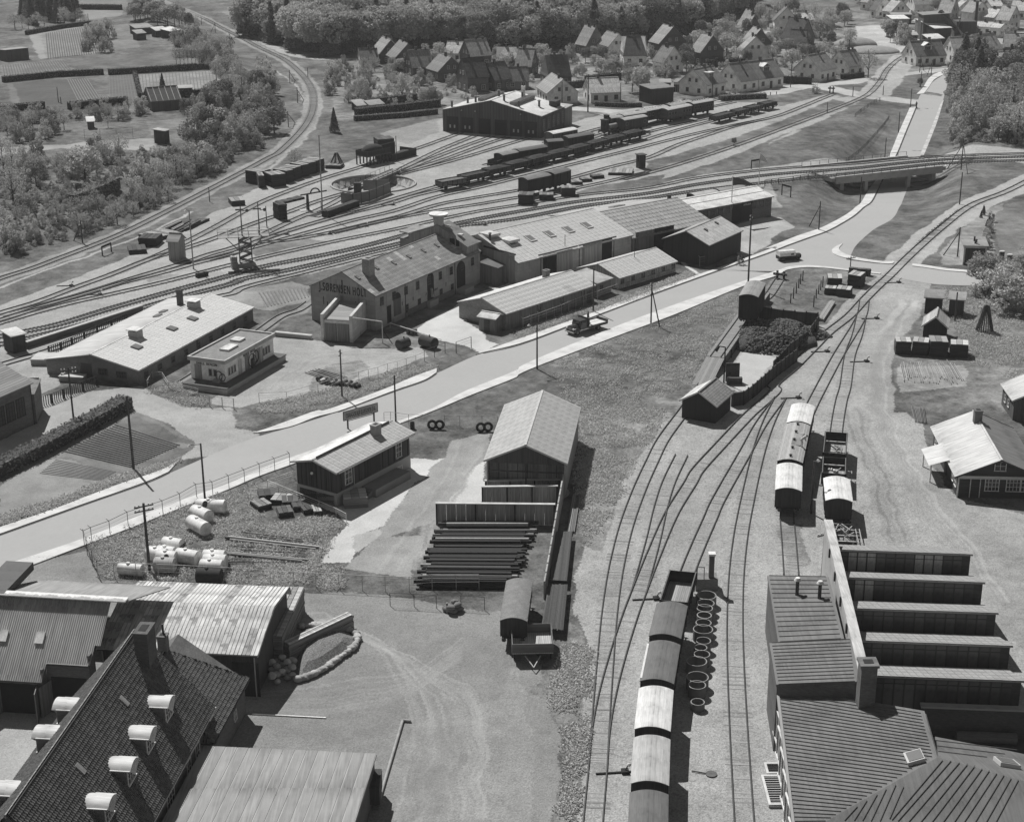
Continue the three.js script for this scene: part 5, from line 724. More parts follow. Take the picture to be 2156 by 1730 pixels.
{
const hE=5.4,hR=11.6,EA=G(p('D1',1735,738),hE).setY(0),EB=G(p('D1',1195,1718),hE).setY(0),RA=G(p('D1',955,388),hR).setY(0),d=EA.clone().sub(EB).normalize(),n=V(d.z,0,-d.x),half=RA.clone().sub(EA).dot(n),A=EB.clone().addScaledVector(d,-9);
const b=gable('tiled_house','large house with steep dark tiled roof and rounded dormers','house',A,EA,{W:half*2,e:hE,r:hR,over:.45,overGable:.1,wall:mat(.13,'brick',2.4),roof:mat(.05,'grain',2)}),{L,W}=b;b.g.updateMatrixWorld();
tileSlope(b,b.roofF,b.fa.clone().setY(b.fa.y + .01),b.fb,b.ra,0,301,[26,12,2]);tileSlope(b,b.roofB,b.bb,b.ba,b.rb,0,302);
const rt=shared([new THREE.CylinderGeometry(.17,.15,.42,8,1,false,0,Math.PI).rotateZ(Math.PI / 2).rotateX(-Math.PI / 2)]),RL=b.ra.distanceTo(b.rb);for(let i=0;i<RL / .4;i++){const o=mesh(b.g,'ridge_tile',rt,[mat(.36,'grain',1),mat(.28,'grain',1)][i % 2]);o.position.set(b.ra.x + i*.4,b.ra.y + .02,b.zr)}
const onF=(q,h)=>{const v=b.g.worldToLocal(G(q,h));return v};
const dormer=(x,z,s)=>{const y=b.onRoof(x,z),w=1.75,h=1.35,dep=2.4*1,o=mesh(b.g,'dormer',[bx(x - w / 2,y - .3,z - s*dep,x + w / 2,y + h,z)],mat(.16,'mottle',2));const arc=new THREE.CylinderGeometry(w*.72,w*.72,dep + .35,14,1,false,-.85,1.7).rotateX(-Math.PI / 2);arc.translate(x,y + h - w*.72*.66,z - s*(dep - .35)/ 2);mesh(o,'dormer_roof',[arc,bx(x - w / 2 - .12,y + h - .02,z - s*dep +(s>0?0:-.3),x + w / 2 + .12,y + h + .06,z +(s>0?.3:0))],mat(.5,'streak',3,{rough:.6}));
const zf=z + s*.06,fr=[bx(x - .78,y + .1,z,x - .66,y + h,zf),bx(x + .66,y + .1,z,x + .78,y + h,zf),bx(x - .66,y + h - .12,z,x + .66,y + h,zf),bx(x - .85,y - .02,z,x + .85,y + .1,z + s*.14),bx(x - .26,y + .1,z,x - .18,y + h - .12,zf),bx(x + .18,y + .1,z,x + .26,y + h - .12,zf),...[.45,.85].map(k=>bx(x - .66,y + k,z,x + .66,y + k + .05,z + s*.045))];mesh(o,'window',fr,M.white);mesh(o,'pane',[bx(x - .66,y + .1,z,x + .66,y + h - .12,z + s*.02)],M.glass)};
for(const[px,py]of[[1495,868],[1345,1132],[1190,1398],[995,1712]]){const v=onF(p('D1',px,py),hE + 1.7);dormer(v.x,-1.5,1)}
for(const[px,py]of[[480,850],[305,1085],[0,1560]]){const v=onF(p('D1',px,py),hE + 2);dormer(v.x,-W + 1.5,-1)}
chimney(b,L - 1.5,b.zr + 1.3,hR - 2.2,hR + 1.1,1.9,1.1,mat(.1,'brick',2.4));for(const[px,py]of[[1070,780],[710,1345]]){const v=onF(p('D1',px,py),9.4);mesh(b.g,'roof_hatch',[beam(V(v.x,b.onRoof(0,v.z)+ .12,v.z),V(v.x,b.onRoof(0,v.z - .6)+ .12,v.z - .6),.5,.12)],mat(.3,'planks',2))}
for(const u of[.13,.32,.5])win(b,'front',L*u + 2,2.2,1.7,1.9,3,3);wins(b,'front',[L*.76,L*.85],1.8,1,2.2,2,3);wins(b,'front',[L*.2,L*.38,L*.6],.25,1,.6,2,1);
mesh(b.g,'terrace',[bx(L*.5,0,.05,L*.95,.5,2.6),bx(L*.15,0,.05,L*.36,.35,2.2)],mat(.17,'concrete',3));for(let i=0;i<6;i++)mesh(b.g,'awning_slat',[bx(L - .5,2.2 + i*.42,.08,L + .5,2.55 + i*.42,.16)],M.white);gutter(b,M.galv);
// rear wing, hipped
const wa=G(p('D1',1748,1085),3).setY(0),wb=G(p('D1',2030,570),3).setY(0),w=gable('tiled_wing','lower hipped tiled wing behind the dormer house','house wing',wa,wb,{W:11,e:3.4,r:7.4,hip:3.4,over:.35,overGable:.3,wall:mat(.14,'brick',2.4),roof:mat(.06,'grain',2)});
const hipIn=s=>{const x=s.x,k=(w.zr - s.z)/(w.zr - w.fa.z);return k>=0?x>w.fa.x + 3.4*(1 - k)&&x<w.fb.x - 3.4*(1 - k):true};
const tri=(a,c,q)=>s=>{const t=clamp((s.z - Math.min(a.z,c.z))/ Math.abs(a.z - c.z));return true};
tileSlope(w,w.roofF,w.fa,w.fb,V(w.fa.x,w.ra.y,w.zr),0,303,[13,12,6],s=>{const k=clamp((s.z - w.zr)/(w.fa.z - w.zr));return s.x>w.fa.x + 3.4*(1 - k)&&s.x<w.fb.x - 3.4*(1 - k)});
tileSlope(w,w.roofB,w.bb,w.ba,V(w.bb.x,w.ra.y,w.zr),0,304,null,s=>{const k=clamp((w.zr - s.z)/(w.zr - w.ba.z));return s.x>w.fa.x + 3.4*(1 - k)&&s.x<w.fb.x - 3.4*(1 - k)});
tileSlope(w,w.roofF,w.ba,w.fa,V(w.ra.x,w.ra.y,w.ba.z),0,305,null,s=>{const k=(s.x - w.fa.x)/ 3.4,m=Math.abs(s.z - w.zr)/(w.fa.z - w.zr);return m<1 - k});
tileSlope(w,w.roofF,w.fb,w.bb,V(w.rb.x,w.ra.y,w.fb.z),0,306,null,s=>{const k=(w.fb.x - s.x)/ 3.4,m=Math.abs(s.z - w.zr)/(w.fa.z - w.zr);return m<1 - k});
const RW=w.rb.x - w.ra.x;for(let i=0;i<RW / .4;i++){const o=mesh(w.g,'ridge_tile',rt,mat(.4,'grain',1));o.position.set(w.ra.x + i*.4,w.ra.y + .02,w.zr)}
chimney(w,w.L*.35,w.zr - .4,6.4,8.7,.75,.75,mat(.14,'brick',2.4));chimney(w,w.L*.68,w.zr - .2,6.4,8.9,.75,.75,mat(.16,'brick',2.4));pipe(w,w.L*.7,w.zr - .2,9,9.9,.1,M.iron,false);win(w,'front',w.L*.68,1.3,.7,.9,2,2);gutter(w,M.iron);
// flat roof between house and yard
const fp=[p('D1',1690,1093),p('D2',977,1158),p('D2',760,1840),p('D1',1280,1840)].map(q=>G(q,3.6)),fl=thing('flat_building','low building with a wide flat sheeted roof at the bottom edge','building',fp[0].clone().setY(0)),lf=v=>v.clone().sub(fl.position);const top=mesh(fl,'roof',slab(fp.map(lf),.22),mat(.33,'streak',7));mesh(fl,'wall',wallUnder([...fp,fp[0]].map((v,i)=>lf(v.clone().lerp(fp[((i % 4)+ 2)% 4],.02).setY(3.36))),.25,0),mat(.12,'brick',2.4));
const a0=lf(fp[0]),a1=lf(fp[1]),b0=lf(fp[3]),b1=lf(fp[2]);for(let i=0;i<15;i++){const k=i / 15,k2=(i + 1)/ 15,g=.004;mesh(top,'roof_sheet',slab([a0.clone().lerp(a1,k + g),a0.clone().lerp(a1,k2 - g),b0.clone().lerp(b1,k2 - g),b0.clone().lerp(b1,k + g)].map(v=>V(v.x,v.y + .03,v.z)),.035),mat([.27,.245,.285,.26][(i*5)% 4],'streak',6))}
}
{// brick house with pale ribbed roof, left edge
const A=G(p('B1',-140,1800)),B=G(p('B1',258,1640)).clone(),bA=G(p('B1',255,1722));const hE=5.6,E0=G(p('B1',-140,1650),hE).setY(0),E1=G(p('B1',246,1482),hE).setY(0);
const b=gable('brick_house','brick building with arched windows at the left edge','house',E0,E1,{W:10,e:hE,r:7.6,over:.3,wall:mat(.16,'brick',2.4),roof:mat(.27,'boards',6)});for(const u of[.3,.52,.74]){win(b,'front',b.L*u,1.8,1.5,2.4,3,4,mat(.05,null),mat(.08,null))}downpipe(b,b.L - .1);const E2=G(p('B1',330,1460),4).setY(0);const s=gable('brick_annex','small brick annex with a serrated tile ridge','annex',E1.clone().addScaledVector(V(1,0,-.3),.3),E2,{W:6,e:4,r:4.6,wall:mat(.15,'brick',2.4),roof:mat(.22,'mottle',4),over:.1});for(let i=0;i<12;i++){const o=mesh(s.g,'ridge_tile',shared([rod(V(0,0,-.2),V(0,.05,.25),.14)]),M.white);o.position.set(s.L + .1,s.e + .3,-.4 - i*.42)}}
// ---------------------------------------------------------------- rolling stock
const wheelG=shared([new THREE.CylinderGeometry(.46,.46,.12,14).rotateX(Math.PI / 2)]),bufG=shared([rod(V(0,0,0),V(.5,0,0),.09),rod(V(.5,0,0),V(.56,0,0),.22,.22,10)]);
function chassis(t,L,w=2.7,m=M.black){
mesh(t,'underframe',[bx(-L / 2,.92,-w / 2 + .3,L / 2,1.12,-w / 2 + .45),bx(-L / 2,.92,w / 2 - .45,L / 2,1.12,w / 2 - .3),bx(-L / 2 - .05,.9,-w / 2 + .1,-L / 2 + .12,1.15,w / 2 - .1),bx(L / 2 - .12,.9,-w / 2 + .1,L / 2 + .05,1.15,w / 2 - .1),...[-1,1].flatMap(s=>[bx(-L*.3 - .25,.5,s*.86 - .04,-L*.3 + .25,1,s*.86 + .04),bx(L*.3 - .25,.5,s*.86 - .04,L*.3 + .25,1,s*.86 + .04)])],m);
for(const x of[-L*.3,L*.3])for(const z of[-.75,.75])mesh(t,'wheel',wheelG,M.iron).position.set(x,.6,z);
for(const s of[-1,1])for(const z of[-.87,.87]){const b=mesh(t,'buffer',bufG,M.iron);b.position.set(s*(L / 2 + .02),1.05,z);if(s<0)b.rotation.y=Math.PI}
}
// from a to b: end points of the roof or rim seen at height h
function wagonAt(name,label,a,b,h,group){const A=G(a,h).setY(0),B=G(b,h).setY(0),t=thing(name,label,'railway wagon',A.clone().lerp(B,.5),heading(A,B),group);t.userData.L=A.distanceTo(B);return t}
function van(label,a,b,o={}){
const h=o.h??3.55,t=wagonAt(o.name??'covered_wagon',label,a,b,h,o.group),L=t.userData.L - .2,w=o.w??2.75,bm=o.body??mat(.045,'planks',2.4),fm=mat(.03,null),rm=o.roof??mat(.3,'streak',4),hs=h - .32;
delete t.userData.L;chassis(t,L,w);mesh(t,'body',[bx(-L / 2,1.12,-w / 2,L / 2,hs,w / 2),prism([[w / 2,hs - .01],[w*.25,hs + .22],[0,hs + .28],[-w*.25,hs + .22],[-w / 2,hs - .01]],-L / 2,L / 2)],bm);
const N=10,prof=[];for(let i=0;i<=N;i++){const k=i / N*2 - 1;prof.push([k*(w / 2 + .1),hs + .36*(1 - k*k)+ .02])}const low=prof.map(([z,y])=>[z,y - .05]).reverse();mesh(t,'roof',prism([...prof,...low],-L / 2 - .12,L / 2 + .12),rm);
const n=Math.round(L / 1.1);for(const s of[-1,1]){mesh(t,'door',[bx(-.85,1.2,s*w / 2,.85,hs - .08,s*(w / 2 + .06))],bm);for(let i=0;i<=n;i++){const x=-L / 2 + i*L / n;if(Math.abs(x)>.9)mesh(t,'frame_post',[bx(x - .04,1.12,s*w / 2,x + .04,hs - .02,s*(w / 2 + .05))],fm)}}
if(o.vents)for(let i=0;i<o.vents;i++){const x=lerp(-L / 2 + .8,L / 2 - .8,i /(o.vents - 1));mesh(t,'roof_vent',[rod(V(x,hs + .3,0),V(x,hs + .55,0),.12),rod(V(x,hs + .55,0),V(x,hs + .62,0),.22,.16)],o.ventMat??mat(.6,null))}
if(o.windows)for(const s of[-1,1])for(let i=0;i<o.windows;i++){const x=lerp(-L / 2 + .9,L / 2 - .9,i /(o.windows - 1)),q=mesh(t,'window',[bx(x - .4,2.05,s*w / 2,x + .4,2.12,s*(w / 2 + .05)),bx(x - .4,2.8,s*w / 2,x + .4,2.87,s*(w / 2 + .05)),bx(x - .4,2.12,s*w / 2,x - .33,2.8,s*(w / 2 + .05)),bx(x + .33,2.12,s*w / 2,x + .4,2.8,s*(w / 2 + .05))],mat(.2,null));mesh(q,'pane',[bx(x - .33,2.12,s*w / 2,x + .33,2.8,s*(w / 2 + .02))],M.glass)}
if(o.patches)for(const[x,z,lx,lz,a]of o.patches)mesh(t,'roof_patch',[bx(x - lx / 2,hs + .37 - .19*z*z,z - lz / 2,x + lx / 2,hs + .4 - .19*z*z,z + lz / 2)],mat(a,'mottle',2));
if(o.cabin)mesh(t,'brake_cabin',[bx(-L / 2 - .9,1.2,-.6,-L / 2,hs + .7,.6),bx(-L / 2 - 1,hs + .7,-.7,-L / 2 + .05,hs + .8,.7)],bm);
t.userData.len=undefined;delete t.userData.len;return t;
}
function openWagon(label,a,b,o={}){
const h=o.h??2.15,t=wagonAt('open_wagon',label,a,b,h,o.group),L=t.userData.L,w=2.65,m=o.body??mat(.05,'boards',2),s=.07;delete t.userData.L;chassis(t,L,w);
mesh(t,'floor',[bx(-L / 2,1.12,-w / 2,L / 2,1.2,w / 2)],o.floor??mat(.3,'boards',3));for(const k of[-1,1]){mesh(t,'side_wall',[bx(-L / 2,1.12,k*w / 2,L / 2,h,k*(w / 2 - s))],m);mesh(t,'end_wall',[bx(k*L / 2,1.2,-w / 2 + s,k*(L / 2 - s),h +(o.tall&&k>0?.5:0),w / 2 - s)],m);for(let i=0;i<=5;i++){const x=-L / 2 + .1 + i*(L - .2)/ 5;mesh(t,'stanchion',[bx(x - .05,1,k*w / 2,x + .05,h,k*(w / 2 + .07))],M.black)}mesh(t,'rim',[bx(-L / 2,h + .002,k*(w / 2 - s - .02),L / 2,h + .05,k*(w / 2 + .02))],o.rim??mat(.12,null))}
if(o.load){const g=new THREE.PlaneGeometry(L - .2,w - .2,16,8).rotateX(-Math.PI / 2),P=g.attributes.position,r=rng(Math.round(L*1000)+(o.seed??1));for(let i=0;i<P.count;i++){const x=P.getX(i)/(L / 2),z=P.getZ(i)/(w / 2);P.setY(i,h - .18 +(o.load*(1 - x*x*.8)*(1 - z*z))+(r()- .5)*.12)}g.computeVertexNormals();mesh(t,'coal_load',g,o.loadMat??mat(.035,'stones',1.6,{bump:.04}))}
if(o.junk){const r=rng(o.junk);for(let i=0;i<9;i++){const x=(r()- .5)*(L - 1),z=(r()- .5)*1.6;mesh(t,'iron_part',r()<.6?beam(V(x,1.3,z),V(x +(r()- .5)*1.6,1.3 + r()*.6,z +(r()- .5)*1.6),.1,.1):bx(x - .2,1.2,z - .2,x + .3,1.45,z + .3),[mat(.3,'rust',1),mat(.5,'rust',1),M.iron][Math.floor(r()*3)])}mesh(t,'cross_beam',[bx(L*.1,h - .3,-w / 2 + .1,L*.1 + .15,h - .15,w / 2 - .1),bx(-L*.2,1.5,-w / 2 + .1,-L*.2 + .15,1.65,w / 2 - .1)],mat(.4,'rust',1))}
if(o.ladder){mesh(t,'ladder_rail',[beam(V(-L / 2 + .2,.7,w / 2 + .35),V(L / 2 - .2,1.0,w / 2 + .35),.06,.06),beam(V(-L / 2 + .2,.7,w / 2 + .75),V(L / 2 - .2,1.0,w / 2 + .75),.06,.06)],mat(.5,null));for(let i=0;i<8;i++)mesh(t,'rung',[bx(lerp(-L / 2 + .4,L / 2 - .4,i / 7)- .03,lerp(.7,1,i / 7),w / 2 + .35,lerp(-L / 2 + .4,L / 2 - .4,i / 7)+ .03,lerp(.72,1.04,i / 7),w / 2 + .75)],mat(.5,null))}
return t;
}
const R=a=>mat(a,'streakx',3.2,{rough:.8});
// nearest row beside the concrete rings
openWagon('empty dark open wagon heading the row of vans by the concrete rings',p('C3',1295,1595),p('C3',1372,1345),{h:2.4,body:mat(.03,'boards',2),floor:mat(.3,'boards',3)});
van('grey roofed van right behind the dark open wagon',p('D3',1222,165),p('C3',1282,1600),{roof:R(.125)});
van('van with dark grey roof and a pale worn strip along one edge',p('D3',1155,540),p('D3',1215,218),{roof:R(.125),patches:[[.1,-1.28,6.2,.42,.6]]});
van('white roofed van in the nearest row, third van from the open wagon',p('D3',1118,935),p('D3',1150,596),{roof:R(.6)});
van('pale grey streaked roofed van in the nearest row',p('D3',1096,1386),p('D3',1115,1005),{roof:R(.4)});
van('dark grey roofed van cut by the bottom edge',p('D3',1078,1850),p('D3',1090,1462),{roof:R(.125)});
// row by the lamp post, right
van('van with white canvas roof at the far end of the long grey van',p('N2',843,394),p('N2',875,272),{roof:R(.64)});
van('long van with patched grey plank roof and a man working on top',p('N2',784,650),p('N2',840,402),{roof:mat(.36,'boards',2.4),vents:5,ventMat:M.black,patches:[[1.5,.5,1.2,.7,.25],[-.5,.3,2.2,1.1,.2],[2.6,.6,.6,.7,.3]],h:3.7});
van('van with scribbled white roof nearest the long grey van',p('N2',775,842),p('N2',782,674),{roof:R(.62)});
openWagon('rusty empty open wagon with frames inside, first of the right row',p('N2',1084,608),p('N2',1097,466),{h:2.5,junk:5,body:mat(.04,'boards',2)});
openWagon('open wagon with crossbeams and a ladder along its side',p('N2',1080,745),p('N2',1084,636),{h:2.5,junk:9,ladder:true,body:mat(.04,'boards',2)});
van('white roofed van standing in front of the factory firewall',p('C4',622,742),p('C4',600,556),{roof:R(.66)});
{const t=wagonAt('flat_wagon','bare skeleton flat wagon with crank handles beside the firewall',p('C4',668,1100),p('C4',640,945),1.2),L=t.userData.L;delete t.userData.L;chassis(t,L,2.6);mesh(t,'cross_bar',[0,1,2,3].map(i=>bx(-L / 2 + i*L / 3.2,1.13,-1.3,-L / 2 + i*L / 3.2 + .16,1.24,1.3)),mat(.35,'rust',1));const r=rng(4);for(let i=0;i<10;i++)mesh(t,'crank',[beam(V((r()- .5)*L,1.2,(r()- .5)*2.2),V((r()- .5)*L*.5,1.7,(r()- .5)*2.2),.08,.08)],mat(.4,'rust',1));mesh(t,'side_ladder',[bx(-L*.4,.8,1.4,L*.45,.88,1.5),bx(-L*.4,.8,1.8,L*.45,.88,1.9),...[0,1,2,3,4].map(i=>bx(-L*.35 + i*L*.18,.8,1.5,-L*.35 + i*L*.18 + .08,.86,1.8))],mat(.3,'rust',1))}
const tv=van('single boarded van on the trestle beside the coal bunker',p('B3',1915,822),p('B3',1980,705),{h:3.5 + 1.4,roof:R(.26),body:mat(.025,'planks',2.4)});tv.position.y=1.4;
// these take an h offset because of the trestle: rebuilt by scale of its own
// -- yard
van('nearer of two dark vans standing alone on a middle yard track',p('Y3',1000,443),p('Y3',1222,398),{h:3.9,roof:R(.16),body:mat(.03,'planks',2.4)});
van('farther of two dark vans standing alone on a middle yard track',p('Y3',1245,392),p('Y3',1400,352),{h:4,roof:R(.11),body:mat(.03,'planks',2.4)});
const coalLabel=['pale streaked open wagon at the left end of the coal row','open wagon second from the left end of the coal row','coal heaped open wagon third from the left in the coal row','coal heaped open wagon fourth from the left in the coal row','coal heaped open wagon fifth from the left in the coal row','coal heaped open wagon sixth from the left in the coal row','coal heaped open wagon seventh from the left in the coal row','coal heaped open wagon eighth from the left in the coal row','coal heaped open wagon ninth from the left in the coal row','coal heaped open wagon at the right end of the coal row'];
[[222,470,452,432],[430,420,655,372],[655,360,850,322],[850,310,1040,268],[1050,262,1218,220],[1225,215,1425,170],[1430,165,1590,125],[1600,118,1755,80],[1762,75,1925,38],[1935,30,2095,-5]].forEach(([a,b,c,d],i)=>openWagon(coalLabel[i],p('Y3',a,b + 4),p('Y3',c,d + 4),{h:2.1,load:i<2?.1:.55,seed:i,group:'open wagons of the long coal row',body:i===0?mat(.12,'rust',1.6):mat(.04,'planks',2),loadMat:i===0?mat(.13,'mottle',2):undefined}));
openWagon('low dark open wagon at the left end of the van siding',p('Y3',718,285),p('Y3',800,262),{h:2,body:M.black});
van('short dark van second on the siding behind the coal row',p('Y3',772,218),p('Y3',935,186),{h:3.3,roof:R(.2),body:M.dark});
van('long dark van with dusty roof behind the coal row',p('Y3',935,180),p('Y3',1195,138),{h:3.5,roof:mat(.13,'grain',2),body:M.black});
van('dark tall van between the long dark van and the white roofed one',p('Y3',1212,92),p('Y3',1360,82),{h:3.7,roof:R(.11),body:mat(.04,'planks',2)});
van('dark boarded van on the siding beside the engine shed corner',p('Y3',1385,60),p('Y3',1625,20),{h:3.7,roof:R(.1),body:mat(.05,'planks',2)});
van('white roofed grey van at the engine shed wall',p('Y3',1240,22),p('Y3',1470,-22),{h:3.6,roof:R(.62),body:mat(.09,'planks',3)});
van('pale roofed guard van near the yard lamp, front coach track',p('A3',850,985),p('A3',1045,952),{h:3.8,roof:R(.34),body:mat(.06,'planks',2),windows:3});
van('passenger coach with pale roof at the left of the front coach track',p('A3',1210,902),p('A3',1415,862),{h:3.8,roof:R(.4),body:mat(.09,'boards',2),windows:8,name:'passenger_coach'});
van('passenger coach with row of roof vents at the right end of the coach track',p('A3',1425,850),p('A3',1598,820),{h:3.8,roof:R(.38),body:mat(.06,'boards',2),windows:8,vents:8,name:'passenger_coach'});
van('dark van with brake cabin at the left end of the back coach track',p('A3',745,968),p('A3',850,955),{h:3.6,roof:R(.3),body:M.dark,cabin:true});
van('pale dusty roofed coach behind the guard van',p('A3',850,948),p('A3',1040,918),{h:3.8,roof:R(.36),body:M.dark,windows:4,name:'passenger_coach'});
van('coach with dotted white vents in the middle of the back coach track',p('A3',1010,915),p('A3',1225,875),{h:3.8,roof:R(.38),body:M.dark,windows:7,vents:9,name:'passenger_coach'});
van('coach with dark ended roof at the right of the back coach track',p('A3',1240,868),p('A3',1415,830),{h:3.8,roof:R(.3),body:M.dark,windows:7,vents:6,name:'passenger_coach'});
van('low dark roofed wagon behind the coaches beside the fence',p('A3',1395,822),p('A3',1525,800),{h:3.2,roof:R(.09),body:M.black});
{const t=wagonAt('brake_wagon','flat wagon with a tall brakeman cabin and round tank before the guard van',p('A3',705,1085),p('A3',865,1052),1.3),L=t.userData.L;delete t.userData.L;chassis(t,L,2.5);mesh(t,'deck',[bx(-L / 2,1.12,-1.25,L / 2,1.3,1.25)],M.black);mesh(t,'brake_cabin',[bx(-L / 2 + .1,1.3,-.8,-L / 2 + 1.3,3.8,.8),bx(-L / 2,3.8,-.95,-L / 2 + 1.4,3.95,.95)],M.dark);mesh(t,'tank',[rod(V(-L / 2 + 2,1.9,0),V(L / 2 - .5,1.9,0),.65,.65,14)],mat(.3,'mottle',3))}
[[1625,962,1775,925],[1795,918,1890,897],[1905,890,2005,866],[2022,858,2125,838]].forEach(([a,b,c,d],i)=>openWagon(['first open wagon of four on the siding under the village hedge, darkest','second of four open wagons on the siding under the village hedge','third of four open wagons on the siding under the village hedge','last of four open wagons, by the bushes near the buffer stop'][i],p('A3',a,b),p('A3',c,d),{h:2,load:i % 2?.2:.1,seed:20 + i,group:'four open wagons under the hedge',body:mat(i===3?.035:.08,'planks',2)}));
van('pale roofed van half hidden behind the workshop roof',p('A3',1440,1612),p('A3',1640,1578),{h:3.6,roof:R(.42),body:M.dark});
van('grey roofed van behind the workshop flagpole',p('A3',1650,1572),p('A3',1870,1540),{h:3.6,roof:R(.26),body:M.dark});
van('pale roofed van behind the dark hall roof',p('A3',850,1700),p('A3',1085,1672),{h:3.6,roof:R(.46),body:M.dark});
van('pale roofed van behind the ridge of the pale hall',p('Y3',1720,715),p('Y3',1880,694),{h:3.6,roof:R(.46),body:M.dark});
